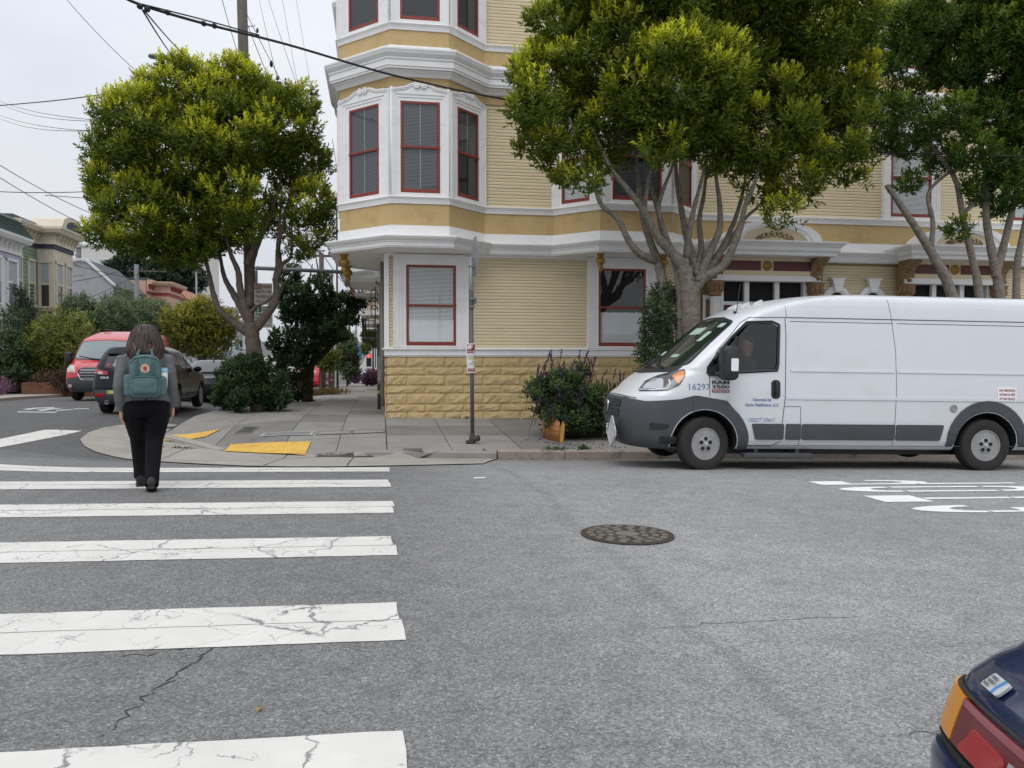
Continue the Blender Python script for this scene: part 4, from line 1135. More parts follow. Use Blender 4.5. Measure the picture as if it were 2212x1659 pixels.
def fn_out(fn, p): return OUTDIR[fn]
def sidefn(sh, sg=-1):
    fn = lambda x, z: sh.side(x, z, sg)
    OUTDIR[fn] = Vector((0, sg, 0)); return fn
def frontfn(sh):
    fn = lambda y, z: sh.front(y, z)
    OUTDIR[fn] = Vector((-1, 0, .3)); return fn
def rearfn(sh):
    fn = lambda y, z: sh.rear(y, z)
    OUTDIR[fn] = Vector((1, 0, .3)); return fn
def rrect(x0, x1, y0, y1, r, n=5):
    out = []
    for cx, cy, a0 in ((x1 - r, y0 + r, -90), (x1 - r, y1 - r, 0), (x0 + r, y1 - r, 90), (x0 + r, y0 + r, 180)):
        for i in range(n + 1): a = R(a0 + 90 * i / n); out.append((cx + r * math.cos(a), cy + r * math.sin(a)))
    return out
def smooth_poly(pts, r=0.04, n=4):
    out = []; m = len(pts)
    for i in range(m):
        p = Vector(pts[i]); a = Vector(pts[i - 1]) - p; b = Vector(pts[(i + 1) % m]) - p
        k = min(r, a.length * .45, b.length * .45); A = p + a.normalized() * k; B = p + b.normalized() * k
        for j in range(n + 1):
            t = j / n; q = A * (1 - t) ** 2 + p * 2 * t * (1 - t) + B * t * t; out.append((q.x, q.y))
    return out
def seam_line(fn, pts, name, m, parent, rad=0.006, sub=8, off=0.0):
    P = []
    for a, b in zip(pts[:-1], pts[1:]):
        for i in range(sub): t = i / sub; P.append(fn(a[0] + (b[0] - a[0]) * t, a[1] + (b[1] - a[1]) * t))
    P.append(fn(*pts[-1])); mb = MB(); mb.tube([p + OUTDIR[fn] * off for p in P], rad, 4)
    return mb.build(name, m, parent)
def cut_arches(body, arches, half_w, depth=0.34, holes=()):
    cuts = []
    for hp in holes:
        for y0 in (-half_w - .2, .02):
            mb = MB(); mb.prism(hp, Matrix(((1, 0, 0, 0), (0, 0, 1, y0), (0, 1, 0, 0), (0, 0, 0, 1))), half_w + .18); c = mb.build('cutter', MAT['hole_dark']); cuts.append(c)
            c.parent = body.parent; md = body.modifiers.new('cut', 'BOOLEAN'); md.operation = 'DIFFERENCE'; md.object = c; md.solver = 'EXACT'
    for x, z, r in arches:
        for sg in (-1, 1):
            mb = MB(); Mx = Matrix.Translation((x, sg * (half_w + .2), z)) @ Matrix.Rotation(sg * PI / 2, 4, 'X')
            mb.lathe([(r, 0), (r, depth + .2)], Mx, 40); c = mb.build('cutter', MAT['hole_dark']); cuts.append(c)
            c.parent = body.parent; md = body.modifiers.new('cut', 'BOOLEAN'); md.operation = 'DIFFERENCE'; md.object = c; md.solver = 'EXACT'
    body.data.materials.append(MAT['hole_dark'])
    bake(body)
    for c in cuts: drop(c)
def wheel(parent, x, y, z, rad, wid, rim_r, style='steel', steer=0.0, sg=-1, name='wheel'):
    w = empty(name, (x, y, z), 0, parent=parent)
    w.rotation_euler = (PI / 2 if sg < 0 else -PI / 2, 0, 0)
    Mst = Matrix.Rotation(steer, 4, 'Z') @ Matrix.Rotation(PI / 2 if sg < 0 else -PI / 2, 4, 'X')
    w.matrix_local = Matrix.Translation((x, y, z)) @ Mst
    h = wid / 2
    mb = MB(); mb.lathe([(rim_r, -h * .9), (rad * .86, -h), (rad * .965, -h * .9), (rad, -h * .6), (rad, h * .6), (rad * .965, h * .9), (rad * .90, h * .985), (rad * .80, h), (rim_r + .03, h * .96), (rim_r + .004, h * .88), (rim_r - .004, h * .80)], None, 48, False)
    mb.build('tyre', MAT['black_rubber'], w, auto=28)
    mb = MB(); n = 60
    for k in range(n):
        a = 2 * PI * k / n
        for z0, z1 in ((-h * .55, -.01), (.01, h * .55)):
            b = a + (.02 if z0 > 0 else 0); da = .028
            mb.add([(r_ * math.cos(q), r_ * math.sin(q), zz) for r_ in (rad - .002, rad + .006) for q, zz in ((b, z0), (b + da, z0), (b + da + .02, z1), (b + .02, z1))], [(4, 5, 6, 7), (0, 1, 5, 4), (1, 2, 6, 5), (2, 3, 7, 6), (3, 0, 4, 7)])
    o = mb.build('tread', MAT['black_rubber'], w); o['kind'] = 'stuff'
    if style == 'steel':
        mb = MB(); mb.lathe([(rim_r - .004, h * .78), (rim_r, h * .90), (rim_r - .012, h * .90), (rim_r - .022, h * .55), (rim_r * .86, h * .30), (rim_r * .78, h * .46), (rim_r * .60, h * .62), (rim_r * .56, h * .60), (0.0, h * .60)], None, 40)
        mb.build('rim', MAT['steel_rim'], w, auto=30)
        for k in range(10):
            a = 2 * PI * k / 10; r_ = rim_r * .775
            mb = MB(); mb.lathe([(.024, 0), (.024, .012), (0.0, .012)], Matrix.Translation((r_ * math.cos(a), r_ * math.sin(a), h * .55)), 12); mb.build('vent_hole', MAT['hole_dark'], w)
        mb = MB(); mb.lathe([(rim_r * .50, h * .58), (rim_r * .48, h * .82), (rim_r * .30, h * .90), (0.0, h * .90)], None, 28); mb.build('hub_cap', MAT['hub_grey'], w, auto=30)
        for k in range(5):
            a = 2 * PI * k / 5 + .3; r_ = rim_r * .33
            mb = MB(); mb.lathe([(.026, 0), (.026, .012), (0.0, .012)], Matrix.Translation((r_ * math.cos(a), r_ * math.sin(a), h * .875)), 12); mb.build('lug_hole', MAT['hole_dark'], w)
        mb = MB(); mb.lathe([(.030, 0), (.028, .014), (0.0, .016)], Matrix.Translation((0, 0, h * .895)), 16); mb.build('hub_badge', MAT['chrome'], w)
    else:
        mb = MB(); mb.lathe([(rim_r - .004, h * .78), (rim_r, h * .92), (rim_r - .02, h * .9), (rim_r - .03, h * .2), (0.0, h * .15)], None, 36); mb.build('rim', MAT['hub_grey'], w, auto=30)
        mb = MB()
        for k in range(5):
            a = 2 * PI * k / 5; M = Matrix.Rotation(a, 4, 'Z')
            mb.prism([(0, -.05), (rim_r * .95, -.075), (rim_r * .95, .075), (0, .05)], M @ Matrix.Translation((0, 0, h * .45)), h * .35)
        mb.lathe([(.07, h * .8), (.06, h * .88), (0, h * .88)], None, 18); mb.build('spokes', MAT['steel_rim'], w)
    return w

# ------------------------------------------------------------------ white delivery van
A_ = gnd(1521, 1018); B_ = gnd(2132, 1025)
pf = atD(1521, 1020, 11.05); pr = atD(2130, 1026, 11.45)
vdir = Vector((pr.x - pf.x, pr.y - pf.y, 0)); WB = vdir.length; vang = math.atan2(vdir.y, vdir.x)
vz = float(G(pf.x, pf.y)); vz2 = float(G(pr.x, pr.y))
vdir.normalize(); vn = Vector((-vdir.y, vdir.x, 0))
HW = 1.02; FO = 0.96
org = Vector((pf.x, pf.y, 0)) - vdir * FO + vn * HW
van = empty('delivery_van', (org.x, org.y, vz), 0, 'white high-roof delivery van with grey bumper parked along the kerb', 'van')
van.rotation_euler = (0, math.atan2(vz - vz2, WB), vang)
VW = 1.0
rows = [  # z, front, rear, half width, front corner, rear corner
    (0.30, .18, 6.25, .90, .70, .10), (0.34, .10, 6.30, .955, .72, .10), (0.42, .055, 6.33, .995, .74, .12), (0.55, .02, 6.34, 1.015, .78, .12), (0.70, .0, 6.34, 1.02, .80, .12), (0.85, .01, 6.34, 1.02, .80, .12),
    (0.98, .045, 6.34, 1.02, .80, .12), (1.03, .075, 6.34, 1.02, .80, .12), (1.10, .15, 6.34, 1.018, .82, .12), (1.20, .24, 6.34, 1.012, .85, .12), (1.30, .37, 6.335, 1.005, .82, .12), (1.37, .49, 6.33, 1.0, .72, .12),
    (1.42, .575, 6.33, .995, .62, .12), (1.55, .75, 6.32, .985, .55, .12), (1.75, .99, 6.31, .968, .52, .12), (1.95, 1.235, 6.30, .950, .50, .12), (2.13, 1.45, 6.285, .932, .50, .12), (2.18, 1.52, 6.28, .927, .52, .12),
    (2.25, 1.66, 6.27, .918, .60, .12), (2.32, 1.84, 6.26, .906, .68, .13), (2.38, 2.05, 6.25, .890, .72, .14), (2.42, 2.24, 6.23, .872, .74, .15), (2.455, 2.46, 6.20, .845, .76, .17), (2.48, 2.68, 6.16, .80, .8, .2), (2.495, 2.90, 6.10, .70, .8, .25), (2.50, 3.10, 6.0, .50, .6, .3)]
rows = [(a[0], a[1] - (.15 if a[0] < 1.06 else .12), a[2], a[3], a[4] * (.84 if a[0] < 1.35 else .95), a[5]) for a in rows]
sh = Shell(rows)
body = sh.body(.03).build('body', MAT['white_paint'], van, auto=32)
ARCH = [(FO, .37, .47), (FO + WB, .37, .47)]
W1 = [(FO + .43, 1.385), (FO + .985, 1.425), (FO + 1.0, 1.52), (FO + 1.02, 2.0), (FO + .93, 2.045), (FO + .625, 2.03), (FO + .47, 1.865)]
W2 = [(FO + .13, 1.385), (FO + .385, 1.385), (FO + .42, 1.82), (FO + .20, 1.59), (FO + .07, 1.44)]
cut_arches(body, ARCH, 1.02, .36, [[(FO + .10, 1.36), (FO + 1.0, 1.39), (FO + 1.03, 1.52), (FO + 1.04, 2.0), (FO + .94, 2.055), (FO + .61, 2.04), (FO + .40, 1.85), (FO + .19, 1.61), (FO + .05, 1.44)]])
body.data.polygons.foreach_set('use_smooth', [True] * len(body.data.polygons)); body.data.set_sharp_from_angle(angle=R(32))
L = sidefn(sh, -1); Rr_ = sidefn(sh, 1); FR = frontfn(sh)
# dark front bumper wraps the nose: side cheeks up to the arch plus the face
def arch_pts(cx, cz, r, a0, a1, n=14): return [(cx + r * math.cos(R(a0 + (a1 - a0) * i / n)), cz + r * math.sin(R(a0 + (a1 - a0) * i / n))) for i in range(n + 1)]
gp_ = MAT['grey_plastic']
def bump_top(y): return 1.005
fb = [(-.93, .305), (.93, .305), (.93, .945), (.80, .965), (.55, .99), (0, 1.0), (-.55, .99), (-.80, .965), (-.93, .945)]
patch(FR, fb, .014, 'front_bumper', gp_, van, .07)
for fn in (L, Rr_):
    cheek = [(.14, .945), (.14, .305)] + [(FO - .50, .305)] + arch_pts(FO, .37, .49, 186, 112, 10) + [(FO - .16, 1.035), (.60, .985)]
    patch(fn, cheek, .015, 'bumper_cheek', gp_, van, .06)
    flare = arch_pts(FO, .37, .485, 112, 0, 12) + [(FO + .50, .30), (FO + .62, .30), (FO + .62, .37)] + arch_pts(FO, .37, .63, 10, 50, 5) + [(FO + .30, .97), (FO - .10, 1.035), (FO - .16, 1.035)]
    patch(fn, flare, .022, 'arch_trim', gp_, van, .06)
    fl2 = arch_pts(FO + WB, .37, .485, 175, 5, 16) + [(FO + WB + .52, .36), (FO + WB + .62, .36)] + arch_pts(FO + WB, .40, .61, 15, 165, 14) + [(FO + WB - .60, .36), (FO + WB - .52, .36)]
    patch(fn, fl2, .022, 'arch_trim', gp_, van, .06)
    for x0, x1, sl in ((FO + .66, FO + 1.12, .06), (FO + 1.15, FO + 1.37, 0), (FO + 1.385, FO + 2.74, 0), (FO + 2.76, FO + WB - .66, -.05)):
        patch(fn, smooth_poly([(x0 + max(sl, 0), .44), (x1 + min(sl, 0), .44), (x1, .66), (x0, .66)], .02, 2), .020, 'rub_strip', gp_, van, .12)
    patch(fn, smooth_poly([(FO + WB + .64, .40), (6.22, .40), (6.22, .66), (FO + WB + .64, .66)], .02, 2), .020, 'rub_strip', gp_, van, .12)
# grille, lower intakes and plate on the face
for y0, y1 in ((-.50, -.045), (.045, .50)):
    for z0, z1 in ((.84, .955), (.705, .815)):
        patch(FR, rrect(y0, y1, z0, z1, .02), .017, 'grille', MAT['black_plastic'], van, .06)
        mb = MB()
        for k in range(5):
            y = y0 + (y1 - y0) * (k + .5) / 5; p0, p1 = FR(y, z0), FR(y, z1); d = Vector((-.026, 0, 0)); mb.tube([p0 + d, p1 + d], .008, 5)
        for k in (1, 2): z = z0 + (z1 - z0) * k / 3; mb.tube([FR(y0 + (y1 - y0) * i / 6, z) + Vector((-.026, 0, 0)) for i in range(7)], .006, 5)
        o = mb.build('grille_bar', gp_, van); o['kind'] = 'stuff'
patch(FR, rrect(-.60, .60, .665, .99, .05), .0150, 'grille_frame', gp_, van, .06)
mb = MB(); p = FR(0, .83); mb.prism([(-.05, .08), (-.065, .04), (-.03, -.02), (0, -.085), (.03, -.02), (.065, .04), (.05, .08), (0, .055)], Matrix.Translation(p + Vector((-.022, 0, 0))) @ Matrix(((0, 0, -1, 0), (1, 0, 0, 0), (0, 1, 0, 0), (0, 0, 0, 1))), .025)
for s in (-1, 1): mb.tube([p + Vector((-.035, s * .05 * math.sin(t), .05 + .04 * math.cos(t))) for t in np.linspace(.2, 4.2, 9)], .013, 6)
mb.build('front_badge', MAT['chrome'], van, smooth=True)
patch(FR, rrect(-.42, .42, .35, .60, .03), .017, 'lower_intake', MAT['black_plastic'], van, .08)
mb = MB()
for k in range(4): z = .40 + .05 * k; mb.tube([FR(-.40 + .8 * i / 8, z) + Vector((-.022, 0, 0)) for i in range(9)], .009, 5)
mb.build('intake_bar', gp_, van)
for fn in (L, Rr_):
    patch(fn, smooth_poly([(.20, .66), (.20, .56), (.44, .575), (.46, .64)], .03, 3), .018, 'side_intake', MAT['black_plastic'], van, .05)
    patch(fn, rrect(.33, .56, .375, .475, .03), .018, 'fog_recess', MAT['black_plastic'], van, .05)
PLF = lambda u, v: FR(-.06 + u, .47 + v) + Vector((-.034 + .0 * u, 0, 0))
mb = MB(); c = FR(0.0, .49); Mp = Matrix.Translation((c.x - .035, 0.0, .49)) @ Matrix(((0, 0, -1, 0), (-1, 0, 0, 0), (0, 1, 0, 0), (0, 0, 0, 1)))
mb.prism(rrect(-.155, .155, -.078, .078, .015, 3), Mp, .008); pl = mb.build('licence_plate', MAT['print_white'], van)
mb = MB(); put_text(mb, '7J49294', True, 0, -.045, .06, lambda u, v: Mp @ Vector((u, v, .010)), .27, True); mb.build('plate_number', MAT['print_blue'], pl)
mb = MB(); put_text(mb, 'California', True, 0, .04, .024, lambda u, v: Mp @ Vector((u, v, .010)), None, True); mb.build('plate_state', MAT['print_red'], pl)
# hazard placard holder, a white diamond on the bumper
Mp = Matrix.Translation((-.215, -.50, .50)) @ Matrix.Rotation(R(4), 4, 'Z') @ Matrix(((0, 0, -1, 0), (-1, 0, 0, 0), (0, 1, 0, 0), (0, 0, 0, 1)))
mb = MB(); dia = [(-.03, -.225), (.03, -.225), (.19, -.05), (.19, .02), (.02, .22), (-.02, .22), (-.19, .02), (-.19, -.05)]
mb.prism(dia, Mp, .012); ph = mb.build('hazard_placard', MAT['placard'], van)
mb = MB(); mb.tube([Mp @ Vector((x * .96, y * .96, .014)) for x, y in dia + dia[:1]], .011, 5); mb.build('placard_rim', MAT['steel_rim'], ph)
mb = MB(); mb.tube([Mp @ Vector((0, -.2, .014)), Mp @ Vector((0, .2, .014))], .004, 4)
for x, y in ((.12, .1), (-.12, .1), (.16, -.1), (-.16, -.1), (0, -.2)): mb.tube([Mp @ Vector((x - .02, y, .016)), Mp @ Vector((x + .02, y + .02, .016))], .007, 5)
mb.build('placard_clip', MAT['hub_grey'], ph)
# windscreen wraps round to the pillars
ws = [(-.90, 1.445), (-.55, 1.385), (0, 1.37), (.55, 1.385), (.90, 1.445), (.80, 2.08), (.5, 2.15), (0, 2.165), (-.5, 2.15), (-.80, 2.08)]
patch(FR, smooth_poly(ws, .06, 3), .002, 'windscreen_seal', MAT['black_plastic'], van, .08, depth=.006)
wv = [(-.875, 1.46), (-.55, 1.405), (0, 1.39), (.55, 1.405), (.875, 1.46), (.775, 2.06), (.5, 2.13), (0, 2.145), (-.5, 2.13), (-.775, 2.06)]
mat('windscreen', (0.016, 0.026, 0.020), 0.03, spec=0.55)
MAT['windscreen'].node_tree.nodes['Principled BSDF'].inputs['Coat Weight'].default_value = 0.35
patch(FR, smooth_poly(wv, .06, 3), .006, 'windscreen', MAT['windscreen'], van, .08)
mat('sticker_mint', (0.35, 0.48, 0.42), 0.6)
for y, z, a, b in ((-.60, 1.86, .05, .07), (-.68, 2.02, .05, .03), (-.15, 1.95, .22, .05), (.2, 1.62, .08, .03), (-.45, 1.58, .10, .02)):
    patch(FR, rrect(y - a, y + a, z - b, z + b, min(a, b) * .3, 2), .0085, 'windscreen_sticker', MAT['sticker_mint'], van, .08, depth=.003)
mb = MB()
for s, y0 in ((1, -.62), (1, .15)): mb.tube([FR(y0, 1.40) + Vector((-.02, 0, .02)), FR(y0 + .25, 1.43) + Vector((-.035, 0, .02)), FR(y0 + .60, 1.53) + Vector((-.03, 0, .015))], .012, 6)
mb.build('wiper', MAT['black_plastic'], van)
patch(FR, [(-.84, 1.35), (0, 1.325), (.84, 1.35), (.86, 1.43), (0, 1.375), (-.86, 1.43)], .004, 'cowl', MAT['black_plastic'], van, .08)
# bonnet line
seam_line(FR, [(-.78, .985), (-.4, 1.012), (0, 1.02), (.4, 1.012), (.78, .985)], 'bonnet_seam', MAT['seam'], van, .008)
# head lamps
for fn in (L, Rr_):
    hl = smooth_poly([(0.100, 1.075), (0.435, 1.095), (0.600, 1.175), (0.685, 1.30), (0.700, 1.40), (0.640, 1.385), (0.365, 1.30), (0.215, 1.215)], .03, 3)
    h = patch(fn, hl, .006, 'headlight', MAT['lamp_dark'], van, .05)
    patch(fn, smooth_poly([(.515, 1.295), (.585, 1.185), (.66, 1.29), (.69, 1.37), (.63, 1.36)], .02, 3), .010, 'indicator', MAT['amber'], h, .05)
    patch(fn, smooth_poly([(0.155, 1.115), (0.385, 1.12), (0.415, 1.26), (0.315, 1.26), (0.235, 1.20)], .03, 3), .010, 'reflector', MAT['lamp_clear'], h, .05)
    mb = MB(); mb.tube([fn(x, z) + OUTDIR[fn] * .014 for x, z in ((0.125, 1.10), (0.265, 1.105), (0.435, 1.125), (0.480, 1.20), (0.470, 1.245))], .012, 6); mb.build('light_strip', MAT['lamp_white'], h)
# side glass, door and seams, driver's side and far side
for sg, fn in ((-1, L), (1, Rr_)):
    dwin = [(FO + .165, 1.345), (FO + 1.02, 1.40), (FO + 1.035, 1.50), (FO + 1.055, 2.03), (FO + .95, 2.075), (FO + .60, 2.06), (FO + .36, 1.83), (FO + .16, 1.60), (FO + .03, 1.42), (FO + .03, 1.345)]
    seam_line(fn, dwin + dwin[:1], 'window_seal', MAT['black_plastic'], van, .022, 6, .002)
    seam_line(fn, [(FO + .405, 1.36), (FO + .445, 1.86)], 'window_bar', MAT['black_plastic'], van, .026, 6, .002)
    patch(fn, [(FO + .0, 1.345), (FO + .17, 1.345), (FO + .17, 1.43), (FO + .09, 1.45)], .006, 'mirror_corner', MAT['black_plastic'], van, .08)
    patch(fn, W1, .004, 'door_window', MAT['van_side_glass'], van, .08, thick=False)
    patch(fn, W2, .004, 'quarter_window', MAT['van_side_glass'], van, .08, thick=False)
    door = [(FO + .06, 1.03), (FO + .055, 1.36), (FO + .17, 1.66), (FO + .52, 2.05), (FO + .64, 2.125), (FO + 1.14, 2.135), (FO + 1.15, 1.9), (FO + 1.13, 1.0), (FO + 1.07, .40), (FO + .95, .345), (FO + .62, .345)]
    seam_line(fn, door, 'door_seam', MAT['seam'], van, .0065, 6)
    patch(fn, smooth_poly([(FO + .96, .98), (FO + 1.09, .99), (FO + 1.09, 1.24), (FO + .96, 1.24)], .05, 3) if False else rrect(FO + .93, FO + 1.06, 1.005, 1.265, .055), .006, 'door_handle', MAT['black_plastic'], van, .05)
    mb = MB(); mb.tube([fn(FO + .995, 1.24) + OUTDIR[fn] * .012, fn(FO + 1.0, 1.2) + OUTDIR[fn] * .035, fn(FO + .99, 1.09) + OUTDIR[fn] * .035, fn(FO + .985, 1.05) + OUTDIR[fn] * .012], .014, 6); mb.build('handle_grip', MAT['black_plastic'], van, smooth=True)
    seam_line(fn, [(FO + 1.14, 2.135), (6.15, 2.14)], 'gutter_seam', MAT['seam'], van, .0075, 20)
    seam_line(fn, [(FO + 2.66, 2.42), (FO + 2.70, 2.14), (FO + 2.75, 1.7), (FO + 2.755, 1.2), (FO + 2.74, .7), (FO + 2.735, .36)], 'panel_seam', MAT['seam'], van, .0045, 8)
    seam_line(fn, [(FO + 1.15, 2.42), (FO + 1.16, 2.14)], 'panel_seam', MAT['seam'], van, .004, 6)
    seam_line(fn, [(FO + 1.13, .9), (FO + 1.36, .9), (FO + 1.36, .69), (FO + 1.36, .36)], 'panel_seam', MAT['seam'], van, .0045, 6)
    seam_line(fn, [(FO + .62, .355), (6.2, .355)], 'sill_seam', MAT['seam'], van, .005, 20)
    # pressed panels: a raised band between two swages
    for x0, x1 in ((FO + 1.21, FO + 2.725), (FO + 2.775, 6.12)):
        patch(fn, smooth_poly([(x0, 1.42), (x1, 1.42), (x1, 2.085), (x0, 2.085)], .03, 3), -.006, 'pressed_panel', MAT['white_paint'], van, .12) if False else None
        seam_line(fn, [(x0, 2.082), (x1, 2.082)], 'swage_line', MAT['seam'], van, .005, 10)
        patch(fn, [(x0, 1.385), (x1, 1.385), (x1, 1.415), (x0, 1.415)], .012, 'swage', MAT['white_paint'], van, .2)
    patch(fn, [(FO + .10, 1.00), (6.2, 1.00), (6.2, 1.052), (FO + .10, 1.052)], .012, 'swage', MAT['white_paint'], van, .2) if False else patch(fn, [(FO + 1.16, 1.0), (6.15, 1.0), (6.15, 1.045), (FO + 1.16, 1.045)], .011, 'swage', MAT['white_paint'], van, .2)
    # mirror on a double arm
    m0 = fn(FO + .12, 1.47); s_ = OUTDIR[fn]
    mb = MB(); mb.loft([[m0 + Vector((x, s_.y * d, z)) for x, z in ((-.10 + q, -.16), (.18 + q, -.16), (.16 + q, .10), (.02 + q, .02))] for d, q in ((-.01, 0), (.035, .02))])
    mb.build('mirror_base', MAT['black_plastic'], van)
    mb = MB(); rings = []
    for d, kx, kz in ((.10, .75, .8), (.13, .95, .96), (.24, 1, 1), (.335, .97, .97), (.36, .78, .82)):
        rings.append([m0 + Vector((.11 + (x - .0) * kx, s_.y * d, .03 + z * kz)) for x, z in rrect(-.105, .115, -.25, .22, .075, 4)])
    mb.loft(rings); mr = mb.build('mirror', MAT['black_plastic'], van, auto=40)
    mb = MB(); mb.prism(rrect(-.05, .05, -.10, .07, .015, 3), Matrix.Translation(m0 + Vector((.155, s_.y * .362, .01))) @ Matrix(((1, 0, 0, 0), (0, 0, s_.y, 0), (0, 1, 0, 0), (0, 0, 0, 1))), .006); mb.build('mirror_lamp', MAT['lamp_white'], mr)
    mb = MB(); mb.tube([m0 + Vector((.0, s_.y * .02, -.1)), m0 + Vector((.0, s_.y * .14, -.14)), m0 + Vector((.03, s_.y * .2, -.12))], .03, 8); mb.tube([m0 + Vector((.02, s_.y * .02, .06)), m0 + Vector((.02, s_.y * .14, .13)), m0 + Vector((.05, s_.y * .2, .13))], .03, 8); mb.build('mirror_arm', MAT['black_plastic'], mr, smooth=True)
# lettering on the driver's side, facing the camera (reads left to right with x)
def side_text(s, bold, x, z, h, m, name, width=None, center=False, off=.004):
    mb = MB(); put_text(mb, s, bold, x, z, h, lambda u, v: L(u, v) + Vector((0, -off, 0)), width, center); return mb.build(name, m, van)
side_text('16297', False, FO - .235, 1.115, .085, MAT['print_blue'], 'fleet_number', .30)
mb = MB(); put_text(mb, 'RAM', True, FO + .085, 1.195, .05, lambda u, v: L(u, v) + Vector((0, -.012, 0)), .25); put_text(mb, '3500', True, FO + .085, 1.138, .045, lambda u, v: L(u, v) + Vector((0, -.012, 0)), .25); mb.build('model_badge', MAT['print_black'], van)
patch(L, rrect(FO + .085, FO + .335, 1.083, 1.123, .01, 2), .010, 'badge_bar', MAT['badge_red'], van)
side_text('PROMASTER', True, FO + .10, 1.091, .024, MAT['print_grey'], 'badge_text', .22, off=.012)
side_text('Operated by', True, FO + .80, .96, .052, MAT['print_blue'], 'door_lettering', .27, True)
side_text('Apria Healthcare, LLC', True, FO + .80, .885, .058, MAT['print_blue'], 'door_lettering', .48, True)
side_text('USDOT 270617', False, FO + .83, .65 + .0, .055, MAT['print_blue'], 'door_lettering', .37, True) if False else side_text('USDOT 270617', False, FO + .80, .685, .052, MAT['print_blue'], 'door_lettering', .38, True)
stx = FO + WB + .28
patch(L, rrect(stx - .14, stx + .14, .99 + .02, 1.20, .005, 2), .0135, 'notice_sticker', MAT['print_white'], van, .2)
for t_, z_ in (('NO SMOKING', 1.145), ('WITHIN 25 FEET', 1.085), ('OF THIS VEHICLE', 1.025)): side_text(t_, True, stx, z_, .034, MAT['print_red'], 'sticker_text', .24, True, .0165)
mb = MB(); mb.lathe([(.052, 0), (.055, .012), (.04, .016), (.036, .008), (0, .008)], Matrix.Translation(L(FO + WB - .52, .90)) @ Matrix.Rotation(PI / 2, 4, 'X'), 20); mb.build('side_lock', MAT['steel_rim'], van, auto=30)
# roof marker lamps, aerial
for y, x in ((-.48, 1.95), (-.24, 1.90), (0, 1.88), (.24, 1.90), (.48, 1.95)):
    z = np.interp(x, [1.66, 1.84, 2.05], [2.25, 2.32, 2.38]); p = FR(y, float(z))
    mb = MB(); mb.loft([[Vector((p.x + .7 * dx * k, y + .75 * dy * k, p.z + .75 * dz + .35 * dx * k)) for dx, dy in ((-.11, -.055), (-.06, -.07), (.06, -.07), (.09, -.05), (.09, .05), (.06, .07), (-.06, .07), (-.11, .055))] for dz, k in ((-.03, 1.05), (.02, 1), (.045, .85), (.052, .5))])
    mb.build('marker_lamp', MAT['frosted_lens'], van, auto=50)
p = FR(-.62, 2.20); mb = MB(); mb.tube([p + Vector((-.03, 0, 0)), p + Vector((-.02, 0, .03))], .02, 8); mb.tube([p, p + Vector((.02, 0, .16)), p + Vector((.05, 0, .42))], .006, 5); mb.build('aerial', MAT['black_plastic'], van)
# step and underbody
mb = MB(); mb.box(FO + .58, FO + 1.56, -.99, -.84, .185, .245); mb.box(FO + .75, FO + .81, -.9, -.6, .2, .36); mb.box(FO + 1.35, FO + 1.41, -.9, -.6, .2, .36); mb.build('side_step', gp_, van, bevel=.01)
mb = MB(); mb.box(FO - .3, 6.1, -.62, .62, .20, .36); mb.tube([(FO, -.85, .36), (FO, .85, .36)], .05, 8); mb.tube([(FO + WB, -.85, .36), (FO + WB, .85, .36)], .06, 8); mb.tube([(FO + 2.3, .3, .25), (FO + WB - .4, .3, .25)], .09, 10); mb.build('underbody', MAT['black_plastic'], van)
for x in (FO, FO + WB):
    for sg in (-1, 1):
        wheel(van, x, sg * (HW - .125), .372, .372, .225, .222, 'steel', R(13) if x == FO else 0, sg)

# driver behind the glass
def simple_person(name, label, M, skin, shirt, hair, trousers=None, stand=True, bag=None):
    t = empty(name, (0, 0, 0), 0, label, 'person'); t.matrix_world = M
    mb = MB()
    def el(cx, cy, cz, rx, ry, n=10): return [Vector((cx + rx * math.cos(2 * PI * k / n), cy + ry * math.sin(2 * PI * k / n), cz)) for k in range(n)]
    z0 = 1.0 if stand else 0.0; t.location.z += 0.0
    mb.loft([el(0, 0, z0 + .36, .055, .06), el(0, 0, z0 + .46, .05, .055), el(0, .01, z0 + .50, .062, .08), el(0, .01, z0 + .57, .075, .092), el(0, 0, z0 + .64, .078, .095), el(0, 0, z0 + .71, .055, .07), el(0, 0, z0 + .735, .01, .012)])
    mb.ball((0, .098, z0 + .575), (.014, .022, .02), nu=6, nv=5)
    for s in (-1, 1): mb.ball((s * .078, 0, z0 + .585), (.012, .02, .03), nu=6, nv=5)
    if stand:
        for s in (-1, 1): mb.ball((s * .25, .06, .80), (.035, .04, .07), nu=8, nv=6)
    mb.build('body', skin, t, smooth=True)
    mb = MB(); mb.ball((0, -.02, z0 + .665), (.09, .105, .085), nu=10, nv=6); mb.build('hair', hair, t, smooth=True)
    mb = MB(); mb.loft([el(0, 0, z0 - .06, .17, .11), el(0, 0, z0 + .1, .155, .10), el(0, 0, z0 + .28, .19, .11), el(0, 0, z0 + .36, .17, .09), el(0, 0, z0 + .42, .06, .06)])
    for s in (-1, 1):
        mb.loft([el(s * .19, 0, z0 + .36, .055, .06), el(s * .225, 0, z0 + .22, .05, .055), el(s * .24, .0, z0 + .08, .045, .05), el(s * .25, .05, z0 - .14, .036, .04)])
    mb.build('shirt', shirt, t, smooth=True)
    if stand and trousers:
        mb = MB()
        for s, k in ((-1, .10), (1, -.12)): mb.loft([el(s * .09, 0, .96, .10, .11), el(s * .09, k * .5, .5, .065, .075), el(s * .085, k, .06, .05, .055)])
        mb.build('trousers', trousers, t, smooth=True)
        mb = MB()
        for s, k in ((-1, .10), (1, -.12)): mb.ball((s * .085, k + .05, .04), (.045, .12, .045), nu=8, nv=5)
        mb.build('shoe', MAT['black_rubber'], t)
    return t

